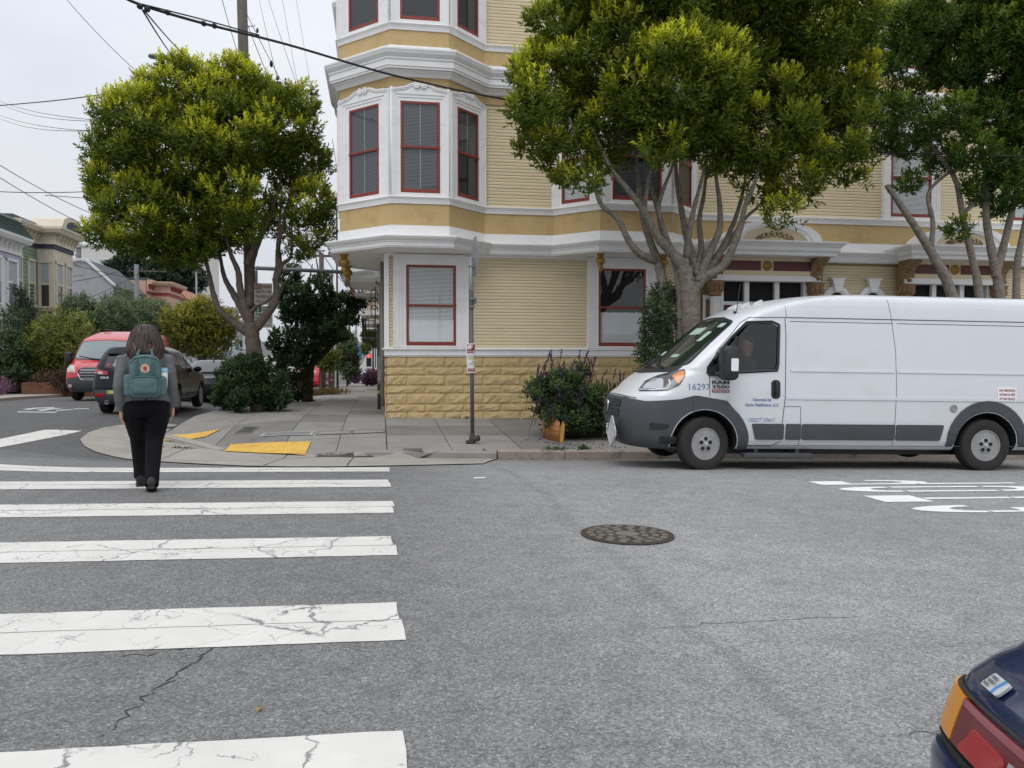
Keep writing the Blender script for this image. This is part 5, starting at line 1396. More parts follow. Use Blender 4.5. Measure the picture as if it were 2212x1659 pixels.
mat('skin', (0.50, 0.30, 0.21), 0.55)
mat('skin_dark', (0.25, 0.14, 0.09), 0.55)
mat('hair_black', (0.012, 0.010, 0.009), 0.5)
mat('dark_shirt', (0.02, 0.022, 0.028), 0.8)
mat('white_shirt', (0.7, 0.7, 0.72), 0.8)
mat('blue_jeans', (0.05, 0.075, 0.12), 0.85)
bpy.context.view_layer.update()
drv = simple_person('person', 'driver in a dark shirt sitting behind the white van side window', van.matrix_world @ Matrix.Translation((FO + .72, -.66, 1.17)) @ Matrix.Rotation(PI / 2, 4, 'Z'), MAT['skin'], MAT['dark_shirt'], MAT['hair_black'], stand=False)
# ------------------------------------------------------------------ other cars
mat('red_paint', (0.50, 0.014, 0.018), 0.28, coat=0.6, var=0.03)
mat('black_paint', (0.006, 0.007, 0.011), 0.2, coat=0.0, spec=0.28)
mat('grey_paint', (0.035, 0.037, 0.046), 0.3, metal=0.2, coat=.5)
mat('blue_paint', (0.007, 0.016, 0.058), 0.25, coat=1.0, var=0.1, vscale=12, stain=(0.05, 0.06, 0.09), samt=0.25, sscale=9)
mat('silver_paint', (0.40, 0.42, 0.44), 0.35, metal=0.3, coat=0.8)
mat('pale_paint', (0.62, 0.63, 0.64), 0.35, coat=0.7)
mat('tail_red', (0.20, 0.006, 0.008), 0.12, coat=1.0, var=0.25, vscale=7)
mat('tail_red_dark', (0.12, 0.004, 0.008), 0.18, coat=0.2)
mat('tail_pink', (0.26, 0.045, 0.06), 0.15, coat=1.0)
mat('tail_amber', (0.62, 0.24, 0.012), 0.35, coat=0.2, var=0.06, vscale=60)
mat('badge_silver', (0.62, 0.64, 0.64), 0.3, metal=0.4)
mat('badge_blue', (0.06, 0.25, 0.55), 0.3, coat=.5)
mat('sticker_yellow', (0.55, 0.58, 0.18), 0.6)
mat('chrome_dark', (0.35, 0.36, 0.37), 0.2, metal=0.9)
mat('sticker_red', (0.3, 0.03, 0.03), 0.5)

SUV = [(.24, .30, 4.30, .80, .35, .30), (.34, .14, 4.44, .87, .42, .34), (.48, .05, 4.52, .905, .48, .38), (.65, .02, 4.54, .92, .5, .40), (.82, .06, 4.50, .92, .52, .40), (.94, .16, 4.47, .91, .55, .40), (1.0, .40, 4.46, .90, .6, .40), (1.04, .80, 4.45, .895, .6, .40),
       (1.08, 1.20, 4.44, .885, .5, .40), (1.2, 1.45, 4.39, .86, .45, .40), (1.35, 1.74, 4.30, .82, .42, .40), (1.50, 2.06, 4.18, .765, .42, .40), (1.58, 2.28, 4.10, .725, .45, .40), (1.64, 2.6, 4.06, .66, .5, .36), (1.67, 2.8, 4.00, .58, .5, .36), (1.69, 3.0, 3.7, .35, .3, .3)]
SEDAN = [(.20, .30, 4.35, .80, .4, .30), (.32, .12, 4.52, .86, .45, .36), (.48, .03, 4.60, .89, .5, .40), (.62, .02, 4.60, .90, .5, .40), (.74, .10, 4.57, .90, .55, .40), (.82, .30, 4.55, .89, .6, .42), (.86, .62, 4.52, .88, .6, .45), (.89, .98, 4.47, .87, .55, .5), (.95, 1.25, 4.40, .84, .5, .55),
         (1.00, 1.38, 4.15, .82, .45, .5), (1.12, 1.64, 3.85, .78, .42, .45), (1.25, 1.92, 3.52, .73, .42, .45), (1.36, 2.22, 3.20, .66, .45, .45), (1.41, 2.45, 2.98, .58, .4, .4), (1.435, 2.62, 2.8, .35, .3, .3)]
def car(kind, paint, name, label, rear_pt, heading, group=None, detail=True, glass='car_window', wheels=True, scale=1.0):
    """rear_pt: ground point under the middle of the tail; heading: angle the car points to"""
    rows = SUV if kind == 'suv' else SEDAN
    sh = Shell(rows, 2.7); Lc = rows[3][2]
    c = empty(name, (0, 0, 0), heading + PI, label, 'car', group)
    xd = Vector((math.cos(heading + PI), math.sin(heading + PI), 0))
    o = Vector((rear_pt[0], rear_pt[1], 0)) - xd * Lc * scale
    c.location = (o.x, o.y, float(G(rear_pt[0], rear_pt[1]))); c.scale = (scale,) * 3
    body = sh.body(.05).build('body', paint, c, auto=35)
    fa, wb, wr = (.86, 2.68, .345) if kind == 'suv' else (.88, 2.72, .325)
    if detail:
        cut_arches(body, [(fa, wr, wr + .06), (fa + wb, wr, wr + .06)], .92, .30)
        body.data.polygons.foreach_set('use_smooth', [True] * len(body.data.polygons)); body.data.set_sharp_from_angle(angle=R(35))
    Rf = rearfn(sh)
    for sg in (-1, 1):
        fn = sidefn(sh, sg)
        if kind == 'suv':
            for P in ([(1.62, 1.10), (2.45, 1.12), (2.45, 1.50), (2.20, 1.50), (1.85, 1.32)], [(2.53, 1.12), (3.28, 1.15), (3.24, 1.51), (2.53, 1.51)], [(3.36, 1.16), (3.92, 1.27), (3.78, 1.47), (3.33, 1.50)]):
                patch(fn, smooth_poly(P, .05, 2), .004, 'side_window', MAT[glass], c, .15)
        else:
            for P in ([(1.55, .98), (2.42, 1.0), (2.42, 1.30), (2.10, 1.30)], [(2.50, 1.0), (3.30, 1.03), (3.10, 1.25), (2.85, 1.31), (2.50, 1.31)]):
                patch(fn, smooth_poly(P, .05, 2), .004, 'side_window', MAT[glass], c, .15)
        if detail:
            seam_line(fn, [(2.48, .35), (2.48, 1.05)], 'door_seam', MAT['seam'], c, .004, 6); seam_line(fn, [(1.55, .35), (1.55, 1.0)], 'door_seam', MAT['seam'], c, .004, 6)
            p = fn(1.78, 1.10); s_ = Vector((0, sg, 0))
            mb = MB(); mb.ball(p + s_ * .13, (.07, .11, .08), nu=10, nv=6); mb.build('mirror', paint, c, smooth=True)
            for x in (2.3, 3.25): mb = MB(); mb.tube([fn(x, .93) + s_ * .012, fn(x + .18, .935) + s_ * .012], .014, 6); mb.build('door_handle', paint, c)
    if wheels:
        for x in (fa, fa + wb):
            for sg in (-1, 1): wheel(c, x, sg * .80, wr, wr, .22, wr * .68, 'alloy', 0, sg)
    return c, sh, Rf

# black crossover seen from behind
suv, sh, Rf = car('suv', MAT['black_paint'], 'parked_crossover', 'black crossover parked at the kerb beyond the walking woman', (-6.02, 20.75), PI / 2)
patch(Rf, smooth_poly([(-.62, 1.14), (.62, 1.14), (.56, 1.42), (-.56, 1.42)], .08, 3), .004, 'rear_window', MAT['car_window'], suv, .12)
patch(Rf, smooth_poly([(-.60, 1.46), (.60, 1.46), (.54, 1.56), (-.54, 1.56)], .05, 3), .05, 'roof_spoiler', MAT['black_paint'], suv, .12)
for s in (-1, 1):
    fn = sidefn(sh, s)
    patch(Rf, smooth_poly([(s * .50, .97), (s * .50, 1.06), (s * .84, 1.12), (s * .865, 1.0)], .03, 2), .010, 'tail_lamp', MAT['lamp_red'], suv, .06)
    patch(Rf, smooth_poly([(s * .62, .985), (s * .62, 1.04), (s * .74, 1.06), (s * .75, 1.0)], .015, 2), .016, 'reverse_lamp', MAT['lamp_clear'], suv, .06)
    patch(Rf, smooth_poly([(s * .56, .44), (s * .56, .52), (s * .80, .53), (s * .80, .45)], .03, 2), .014, 'reflector', MAT['lamp_red'], suv, .08)
    p = Rf(s * .52, .34); mb = MB(); mb.lathe([(.045, -.08), (.05, .05), (.042, .05), (.04, -.05), (0, -.05)], Matrix.Translation(p + Vector((.02, 0, -.03))) @ Matrix.Rotation(PI / 2, 4, 'Y'), 16); mb.build('exhaust', MAT['chrome_dark'], suv, smooth=True)
patch(Rf, [(-.80, .28), (.80, .28), (.82, .62), (-.82, .62)], .012, 'rear_bumper', MAT['grey_plastic'], suv, .12)
patch(Rf, rrect(-.30, .30, .68, .86, .04), -.004, 'plate_recess', MAT['black_plastic'], suv, .1, depth=.002)
# the tail faces the viewer, so lettering runs along local +y... which is to the right seen from behind
mb = MB(); put_text(mb, 'CX-5', True, -.68, .885, .05, lambda u, v: Rf(u, v) + Vector((.014, 0, 0)), .20); mb.build('model_badge', MAT['chrome'], suv)
st = patch(Rf, rrect(-.50, -.30, .52, .60, .01, 2), .018, 'bumper_sticker', MAT['sticker_yellow'], suv, .1)
mb = MB(); put_text(mb, 'Q', True, -.49, .535, .05, lambda u, v: Rf(u, v) + Vector((.022, 0, 0))); mb.build('sticker_letter', MAT['print_black'], st)
patch(Rf, [(-.50 + .05 * math.cos(k * PI / 6), 1.22 + .035 * math.sin(k * PI / 6)) for k in range(12)], .008, 'window_sticker', MAT['sticker_red'], suv, .1)
# grey car further along, its tail past the crossover
sed, sh, Rf = car('sedan', MAT['grey_paint'], 'parked_sedan', 'grey low car parked beyond the black crossover, by the bush', (-5.62, 27.3), PI / 2)
for s in (-1, 1): patch(Rf, smooth_poly([(s * .42, .78), (s * .42, .84), (s * .84, .86), (s * .85, .76)], .02, 2), .012, 'tail_lamp', MAT['lamp_red'], sed, .06); patch(Rf, [(s * .80, .45), (s * .83, .45), (s * .83, .62), (s * .80, .62)], .012, 'reflector', MAT['lamp_red'], sed, .06)
patch(Rf, smooth_poly([(-.60, 1.02), (.60, 1.02), (.50, 1.36), (-.50, 1.36)], .08, 3), .004, 'rear_window', MAT['car_window'], sed, .12)
mb = MB(); mb.loft([[Rf(y, .96) + Vector((dx, 0, dz)) for dx, dz in ((-.12, 0), (.03, .03), (.03, .045), (-.12, .03))] for y in np.linspace(-.7, .7, 7)]); mb.build('spoiler', MAT['black_paint'], sed)
patch(Rf, [(-.78, .30), (.78, .30), (.80, .52), (-.80, .52)], .012, 'rear_bumper', MAT['black_plastic'], sed, .12)
mb = MB(); mb.prism([(0, 0), (.22, 0), (.18, .06), (.08, .08)], Matrix(((1, 0, 0, 2.95), (0, 0, 1, -.015), (0, 1, 0, 1.43), (0, 0, 0, 1))), .03); mb.build('aerial', MAT['black_plastic'], sed)

# red van coming towards the corner on the side street
RV = [(.30, .16, 5.75, .88, .42, .10), (.42, .06, 5.9, .97, .45, .10), (.60, .0, 5.93, 1.0, .48, .10), (.80, .0, 5.93, 1.01, .48, .10), (.98, .04, 5.93, 1.01, .48, .10), (1.10, .12, 5.93, 1.01, .5, .10), (1.20, .28, 5.93, 1.005, .5, .10), (1.28, .50, 5.93, 1.0, .45, .10), (1.34, .66, 5.93, .99, .36, .10), (1.5, .80, 5.92, .975, .34, .10),
      (1.75, 1.04, 5.9, .945, .32, .10), (2.0, 1.30, 5.88, .91, .32, .10), (2.10, 1.45, 5.86, .895, .36, .10), (2.20, 1.75, 5.84, .87, .5, .12), (2.30, 2.1, 5.82, .83, .6, .14), (2.38, 2.5, 5.78, .75, .6, .16), (2.42, 2.9, 5.7, .6, .5, .2), (2.435, 3.2, 5.6, .35, .4, .2)]
sh = Shell(RV, 3.0)
rp = atD(236, 868, 27.6)
rvan = empty('red_van', (-9.35, 28.6, 0), PI / 2, 'red high-roof van with dark bumper facing the corner on the side street', 'van')
rvan.location.z = float(G(-9.35, 28.6))
body = sh.body(.05).build('body', MAT['red_paint'], rvan, auto=35)
cut_arches(body, [(.98, .36, .44), (4.68, .36, .44)], 1.01, .3)
body.data.polygons.foreach_set('use_smooth', [True] * len(body.data.polygons)); body.data.set_sharp_from_angle(angle=R(35))
Fn = frontfn(sh)
patch(Fn, smooth_poly([(-.94, 1.40), (0, 1.35), (.94, 1.40), (.84, 2.02), (0, 2.07), (-.84, 2.02)], .1, 4), .006, 'windscreen', MAT['car_window'], rvan, .1)
mat('screen_pale', (0.16, 0.19, 0.21), 0.06, coat=1.0)
patch(Fn, smooth_poly([(-.90, 1.43), (0, 1.38), (.90, 1.43), (.80, 1.99), (0, 2.04), (-.80, 1.99)], .1, 4), .010, 'windscreen_pane', MAT['screen_pale'], rvan, .1)
patch(Fn, [(-.98, .30), (.98, .30), (1.0, .74), (.6, .80), (0, .78), (-.6, .80), (-1.0, .74)], .012, 'front_bumper', MAT['grey_plastic'], rvan, .1)
patch(Fn, smooth_poly([(-.42, .70), (.42, .70), (.56, .95), (.46, 1.12), (-.46, 1.12), (-.56, .95)], .05, 3), .016, 'grille', MAT['black_plastic'], rvan, .08)
mb = MB()
for z in (.76, .85, .94, 1.03): mb.tube([Fn(-.47 + .94 * i / 8, z) + Vector((-.022, 0, 0)) for i in range(9)], .014, 6)
mb.build('grille_bar', MAT['chrome'], rvan)
seam_line(Fn, smooth_poly([(-.42, .70), (.42, .70), (.56, .95), (.46, 1.12), (-.46, 1.12), (-.56, .95)], .05, 2), 'grille_surround', MAT['chrome'], rvan, .016, 3, .02)
for s in (-1, 1):
    h = patch(Fn, smooth_poly([(s * .60, .93), (s * .93, .97), (s * .955, 1.20), (s * .70, 1.16)], .04, 3), .012, 'headlight', MAT['lamp_clear'], rvan, .06)
    patch(Fn, smooth_poly([(s * .66, .95), (s * .80, .965), (s * .80, 1.02), (s * .68, 1.01)], .02, 2), .018, 'indicator', MAT['amber'], h, .06)
    fn = sidefn(sh, s)
    patch(fn, smooth_poly([(1.0, 1.42), (1.95, 1.42), (1.95, 1.98), (1.50, 1.98), (1.25, 1.7)], .06, 3), .006, 'door_window', MAT['car_window'], rvan, .1)
    for x0, x1 in ((2.2, 3.7), (3.85, 5.6)): patch(fn, smooth_poly([(x0, 1.42), (x1, 1.42), (x1, 1.98), (x0, 1.98)], .08, 3), .006, 'side_window', MAT['car_window'], rvan, .15)
    p = fn(1.05, 1.45); s_ = Vector((0, s, 0))
    mb = MB(); mb.loft([[p + s_ * d + Vector((x * k, 0, z * k)) for x, z in rrect(-.08, .08, -.18, .2, .05, 3)] for d, k in ((.10, .8), (.14, 1), (.27, 1), (.31, .8))]); mb.tube([p, p + s_ * .2], .03, 6); mb.build('mirror', MAT['black_plastic'], rvan, auto=40)
    p = Fn(s * .8, .5); mb = MB(); mb.lathe([(.06, 0), (.06, .03), (0, .035)], Matrix.Translation(p + Vector((-.02, 0, 0))) @ Matrix.Rotation(-PI / 2, 4, 'Y'), 14); mb.build('fog_lamp', MAT['lamp_clear'], rvan)
mb = MB(); mb.tube([Fn(-.1, 1.37) + Vector((-.03, 0, .02)), Fn(.3, 1.40) + Vector((-.03, 0, .02)), Fn(.75, 1.5) + Vector((-.03, 0, .01))], .014, 6); mb.build('wiper', MAT['black_plastic'], rvan)
mb = MB(); mb.tube([Vector((2.6, .5, 2.40)), Vector((2.6, .5, 2.47)), Vector((2.7, .3, 2.47))], .03, 6); mb.build('roof_fitting', MAT['black_plastic'], rvan)
for x in (.98, 4.68):
    for sg in (-1, 1): wheel(rvan, x, sg * .87, .36, .36, .23, .22, 'steel', 0, sg)

# dark blue car, only its tail corner in view at the right
BC = [(.20, .2, 4.10, .78, .15, .10), (.30, .1, 4.20, .80, .15, .10), (.42, .05, 4.24, .815, .15, .10), (.60, .05, 4.25, .82, .15, .10), (.675, .05, 4.248, .818, .15, .10), (.695, .05, 4.24, .814, .15, .10), (.700, .05, 4.218, .80, .15, .10), (.71, .05, 4.225, .805, .15, .10), (.74, .06, 4.222, .803, .15, .10), (.80, .1, 4.21, .795, .15, .10), (.842, .2, 4.20, .788, .15, .10),
      (.85, .5, 4.198, .785, .15, .10), (.88, .9, 4.180, .775, .15, .09), (.918, 1.0, 4.145, .762, .15, .09), (.935, 1.05, 4.125, .755, .15, .09), (.948, 1.1, 4.10, .750, .15, .09), (1.0, 1.25, 4.045, .742, .15, .10), (1.20, 1.55, 3.82, .72, .15, .12), (1.38, 1.8, 3.55, .65, .15, .2), (1.48, 2.0, 3.2, .60, .2, .2), (1.52, 2.2, 2.9, .5, .2, .2)]
BC = [(q[0] * .88,) + q[1:] for q in BC]
sh = Shell(BC, 3.4)
hd = R(-10)
xd = Vector((math.cos(hd + PI), math.sin(hd + PI), 0)); yd = Vector((-xd.y, xd.x, 0))
corner = atD(2046, 1474, 1.75); corner.z = 0
o = corner - xd * 4.18 + yd * .765
bcar = empty('parked_hatchback', (o.x, o.y, -.134), hd + PI, 'dark blue boxy car whose tail corner juts in at lower right', 'car')
body = sh.body(.03).build('body', MAT['blue_paint'], bcar, auto=38)
cut_arches(body, [(.75, .29, .34), (3.35, .29, .34)], .85, .3)
body.data.polygons.foreach_set('use_smooth', [True] * len(body.data.polygons)); body.data.set_sharp_from_angle(angle=R(32))
Rb = rearfn(sh); Lb = sidefn(sh, -1)
_e = 2 / 3.4; _tt = PI / 2 * (1 - np.linspace(0, 1, 300) ** 2)
_ax = -.10 * (1 - np.abs(np.cos(_tt)) ** _e); _ay = -.79 * np.abs(np.sin(_tt)) ** _e
_al = np.concatenate([[0], np.cumsum(np.hypot(np.diff(_ax), np.diff(_ay)))])
def cornerfn(u, z):
    """u: length along the tail from the left flank (0) round the corner"""
    z = z * .88; t = float(np.interp(u + .02, _al, _tt)); w, rr = sh.w(z), sh.rr(z)
    return Vector((sh.r(z) - rr * (1 - abs(math.cos(t)) ** _e), -w * abs(math.sin(t)) ** _e, z))
OUTDIR[cornerfn] = Vector((.8, -.6, .2))
patch(cornerfn, [(.0, .735), (.125, .735), (.128, .842), (.0, .844)], .012, 'indicator_lamp', MAT['tail_amber'], bcar, .02)
tl = patch(cornerfn, [(.132, .735), (.62, .735), (.62, .838), (.132, .842)], .012, 'tail_lamp', MAT['tail_red_dark'], bcar, .03)
patch(cornerfn, smooth_poly([(.16, .737), (.325, .737), (.325, .80), (.20, .805), (.19, .775)], .02, 3), .0135, 'brake_lens', MAT['lamp_red'], tl, .03)
patch(cornerfn, [(.132, .826), (.62, .82), (.62, .838), (.132, .842)], .0135, 'lens_rim', MAT['tail_pink'], tl, .03)
patch(cornerfn, [(.335, .738), (.50, .738), (.50, .80), (.335, .80)], .0145, 'reverse_lens', MAT['lamp_clear'], tl, .03)
mb = MB()
for z in (.745, .76, .775): mb.tube([cornerfn(.34, z) + Vector((.018, 0, 0)), cornerfn(.495, z) + Vector((.018, 0, 0))], .003, 4)
mb.build('lens_rib', MAT['lamp_white'], tl)
seam_line(cornerfn, [(.0, .849), (.15, .849), (.4, .849), (.7, .849)], 'boot_seal', MAT['black_rubber'], bcar, .0055, 8, .003)
patch(cornerfn, [(.0, .702), (.9, .702), (.9, .722), (.0, .722)], .012, 'bumper_strip', MAT['black_rubber'], bcar, .04)
def badge(u, v):
    q0 = cornerfn(.135 + u * .72, .893 + v * .70); return q0 + Vector((.004, 0, .004))
bp_ = MB()
def bslab(poly, d, m, name, par):
    bm = MB(); n = len(poly); V = [badge(*q) for q in poly] + [badge(*q) + Vector((d * .7, 0, d * .7)) for q in poly]
    bm.add(V, [tuple(range(n))[::-1], tuple(range(n, 2 * n))] + [(i, (i + 1) % n, n + (i + 1) % n, n + i) for i in range(n)]); return bm.build(name, m, par)
bd = bslab(rrect(0, .098, -.019, .021, .008, 3), .006, MAT['badge_silver'], 'badge', bcar)
bslab([(.066, -.0195), (.074, -.0195), (.072, 0), (.078, .0215), (.068, .0215), (.064, 0)], .0085, MAT['badge_blue'], 'badge_wave', bd)
mb = MB()
for t_, z_ in (('HYBRID', .007), ('SYNERGY', -.004), ('DRIVE', -.015)): put_text(mb, t_, True, .005, z_, .0085, lambda u, v: badge(u, v) + Vector((.0062, 0, .0062)), {'HYBRID': .043, 'SYNERGY': .052, 'DRIVE': .036}[t_])
mb.build('badge_lettering', MAT['print_black'], bd)
for x in (.75, 3.35):
    for sg in (-1, 1): wheel(bcar, x, sg * .73, .29, .29, .18, .19, 'steel', 0, sg)
patch(Rb, smooth_poly([(-.52, .98), (.52, .98), (.46, 1.20), (-.46, 1.20)], .06, 3), .006, 'rear_window', MAT['car_window'], bcar, .1)

# cars far down the side street
def far_car(kind, paint, label, px, dist, heading, name='parked_car', **k):
    p = atD(px, 800, dist); return car(kind, paint, name, label, (p.x, p.y), heading, detail=False, **k)[0]
c = far_car('suv', MAT['red_paint'], 'red estate car with pale rear window beyond the young street trees', 672, 52, PI / 2, group=None)
fn = None
far_car('suv', MAT['silver_paint'], 'silver boxy car crossing at the far end of the pavement', 773, 118, 0.0)
far_car('sedan', MAT['grey_paint'], 'dark blue car with red lamps at the far crossing, right of the silver one', 812, 100, PI / 2)
far_car('sedan', MAT['pale_paint'], 'white car parked beyond the grey car left of the ficus trunk', 515, 40, PI / 2)
far_car('suv', MAT['pale_paint'], 'white car behind the red estate car by the saplings', 655, 66, PI / 2)
# people far down the pavement
for px, d, sh_, tr, lab, sk in ((785, 98, 'white_shirt', 'blue_jeans', 'far pedestrian in a white shirt and jeans on the pavement', 'skin'), (795, 101, 'dark_shirt', 'dark_shirt', 'far pedestrian in black clothes on the pavement', 'skin_dark')):
    p = atD(px, 815, d); M = Matrix.Translation((p.x, p.y, float(G(p.x, p.y)) + .06)) @ Matrix.Rotation(PI, 4, 'Z')
    simple_person('person', lab, M, MAT[sk], MAT[sh_], MAT['hair_black'], MAT[tr])
# ================================================================== WALKING WOMAN (seen from behind)
mat('blazer', (0.12, 0.125, 0.13), 0.9, var=0.10, vscale=30, bump=0.9, bscale=11)
mat('black_cloth', (0.005, 0.005, 0.0065), 0.9, spec=.2, var=0.2, vscale=12, bump=0.9, bscale=9)
mat('shoe_black', (0.010, 0.010, 0.011), 0.6)
mat('hair_brown', (0.036, 0.020, 0.015), 0.42, var=0.25, vscale=18)
mat('hair_tips', (0.14, 0.075, 0.045), 0.45, var=0.25, vscale=18)
mat('pack_teal', (0.075, 0.145, 0.145), 0.8, var=0.1, vscale=9, bump=0.8, bscale=14)
mat('pack_dark', (0.05, 0.10, 0.10), 0.8, var=0.1, vscale=9)
mat('patch_cream', (0.60, 0.42, 0.32), 0.7)
mat('patch_red', (0.30, 0.05, 0.035), 0.7)
mat('cup_white', (0.68, 0.70, 0.68), 0.4)
mat('cup_blue', (0.22, 0.42, 0.55), 0.4)
wp = gnd(318, 1050)
wp = Vector((-2.385, 8.80, 0)); wp.z = float(G(wp.x, wp.y))
woman = empty('person', tuple(wp), R(14), 'woman in grey blazer and black trousers walking over the zebra crossing', 'person')
# local frame: +y is the way she walks, x to her right
def ell(c, rx, ry, n=20, tw=0.0, tilt=None):
    out = []
    for k in range(n):
        a = 2 * PI * k / n; v = Vector((rx * math.cos(a), ry * math.sin(a), 0))
        if tilt is not None: v = tilt @ v
        out.append(Vector(c) + v)
    return out
def limb(mb, pts, n=16, flat=1.0):
    """tube through (point, radius_x, radius_y) with sections square to the path"""
    P = [Vector(p[0]) for p in pts]; rings = []
    for i, p in enumerate(pts):
        t = (P[min(i + 1, len(P) - 1)] - P[max(i - 1, 0)]).normalized()
        ax = Vector((1, 0, 0)); ax = (ax - t * ax.dot(t)).normalized(); ay = t.cross(ax)
        rings.append([P[i] + ax * p[1] * math.cos(2 * PI * k / n) + ay * p[2] * math.sin(2 * PI * k / n) for k in range(n)])
    mb.loft(rings)
def fuse(mb, name, m, parent, vox=.014, smooth=6):
    o = mb.build(name, m, parent)
    r = o.modifiers.new('fuse', 'REMESH'); r.mode = 'VOXEL'; r.voxel_size = vox; r.use_smooth_shade = True
    if smooth:
        q = o.modifiers.new('soft', 'SMOOTH'); q.iterations = smooth; q.factor = .5
    bake(o); o.data.polygons.foreach_set('use_smooth', [True] * len(o.data.polygons)); return o
hipL, hipR = Vector((-.10, 0, .90)), Vector((.10, 0, .90))
kneeL, ankL = Vector((-.085, .25, .51)), Vector((-.065, .22, .11))       # left leg forward / heel lifting ahead
kneeR, ankR = Vector((.075, .0, .50)), Vector((.045, -.28, .10))       # right leg trailing nearest the camera
# body: head, neck, torso, arms with hands, legs in one skin
mb = MB()
mb.loft([ell((0, .0, 1.36), .11, .08), ell((0, .01, 1.42), .055, .055), ell((0, .015, 1.47), .05, .052), ell((0, .03, 1.50), .06, .075), ell((0, .035, 1.56), .073, .09), ell((0, .03, 1.62), .076, .094), ell((0, .02, 1.665), .062, .078), ell((0, .01, 1.69), .02, .025)])
mb.ball((0, .13, 1.545), (.014, .024, .02), nu=8, nv=6); mb.ball((-.03, .118, 1.575), (.014, .012, .008), nu=6, nv=4); mb.ball((.03, .118, 1.575), (.014, .012, .008), nu=6, nv=4); mb.ball((0, .118, 1.512), (.024, .012, .008), nu=6, nv=4)
for s in (-1, 1): mb.ball((s * .076, .02, 1.56), (.014, .024, .034), nu=8, nv=6)
mb.loft([ell((0, 0, .86), .15, .11), ell((0, 0, .98), .15, .10), ell((0, 0, 1.1), .13, .09), ell((0, 0, 1.25), .15, .095), ell((0, 0, 1.36), .14, .08), ell((0, 0, 1.42), .06, .05)])
armR = [((.195, -.01, 1.345), .055, .055), ((.225, -.03, 1.19), .045, .045), ((.245, -.02, 1.06), .038, .040), ((.250, .04, .94), .033, .035), ((.250, .085, .845), .024, .028)]
armL = [((-.195, .0, 1.345), .055, .055), ((-.225, -.05, 1.19), .045, .045), ((-.245, -.08, 1.06), .038, .040), ((-.240, -.05, .93), .033, .035), ((-.230, .0, .83), .024, .028)]
for arm in (armR, armL): limb(mb, arm)
limb(mb, [(hipL, .085, .09), (kneeL, .055, .06), (ankL, .036, .04)]); limb(mb, [(hipR, .085, .09), (kneeR, .055, .06), (ankR, .036, .04)])
def hand(mb, w, side, fwd):
    limb(mb, [(w, .024, .028), (w + Vector((0, .008, -.03)), .024, .036), (w + Vector((0, .016, -.085)), .020, .040), (w + Vector((0, .018, -.105)), .014, .034)], 10)
    for k, (dy, ln) in enumerate(((.030, .065), (.010, .075), (-.010, .070), (-.028, .055))):
        b = w + Vector((0, .016 + dy, -.095))
        limb(mb, [(b, .0095, .0095), (b + Vector((-side * .006, .004, -ln * .45)), .009, .009), (b + Vector((-side * .022, .0, -ln * .8)), .008, .008), (b + Vector((-side * .036, -.004, -ln)), .006, .006)], 7)
    limb(mb, [(w + Vector((0, .035, -.035)), .011, .011), (w + Vector((-side * .008, .060, -.065)), .010, .010), (w + Vector((-side * .016, .062, -.10)), .008, .008)], 7)
hand(mb, Vector((.250, .085, .845)), 1, 0); hand(mb, Vector((-.230, .0, .83)), -1, 0)
fuse(mb, 'body', MAT['skin'], woman, .0075, 2)
# trousers
mb = MB()
mb.loft([ell((0, 0, .985), .178, .125), ell((0, -.005, .92), .215, .150), ell((0, -.01, .86), .228, .160), ell((0, -.005, .80), .222, .155), ell((0, 0, .755), .19, .13)])
limb(mb, [((-.108, 0, .86), .118, .135), ((-.100, .06, .72), .116, .125), ((-.088, .18, .58), .096, .10), (kneeL, .082, .090), ((-.078, .25, .36), .074, .080), ((-.070, .235, .20), .066, .070), ((-.066, .22, .08), .066, .072)])
limb(mb, [((.108, 0, .86), .120, .138), ((.102, .01, .72), .118, .130), ((.086, .02, .58), .099, .105), (kneeR, .086, .095), ((.066, -.10, .36), .078, .084), ((.055, -.19, .20), .070, .074), ((.046, -.27, .06), .070, .078)])
fuse(mb, 'trousers', MAT['black_cloth'], woman, .012, 5)
# shoes
for ank, ang in ((ankL, -0.05), (ankR, .30)):
    mb = MB(); M = Matrix.Translation(Vector((ank.x, ank.y, 0.0))) @ Matrix.Rotation(-ang, 4, 'X') @ Matrix.Translation((0, 0, 0.02 if ang > 0 else 0))
    def sec(y, w_, h0, h1): return [M @ Vector((w_ * math.cos(a), y, h0 + (h1 - h0) * (.5 + .5 * math.sin(a)))) for a in np.linspace(0, 2 * PI, 13)[:-1]]
    mb.loft([sec(-.085, .020, .03, .10), sec(-.075, .040, .02, .125), sec(-.03, .046, .02, .13), sec(.03, .048, .018, .11), sec(.09, .054, .018, .075), sec(.14, .050, .02, .06), sec(.17, .028, .025, .045)])
    mb.loft([sec(-.092, .030, .0, .03), sec(-.06, .046, .0, .028), sec(.03, .048, .002, .026), sec(.10, .056, .0, .024), (sec(.155, .048, .004, .026)), sec(.18, .022, .010, .028)])
    mb.build('shoe', MAT['shoe_black'], woman, auto=50)
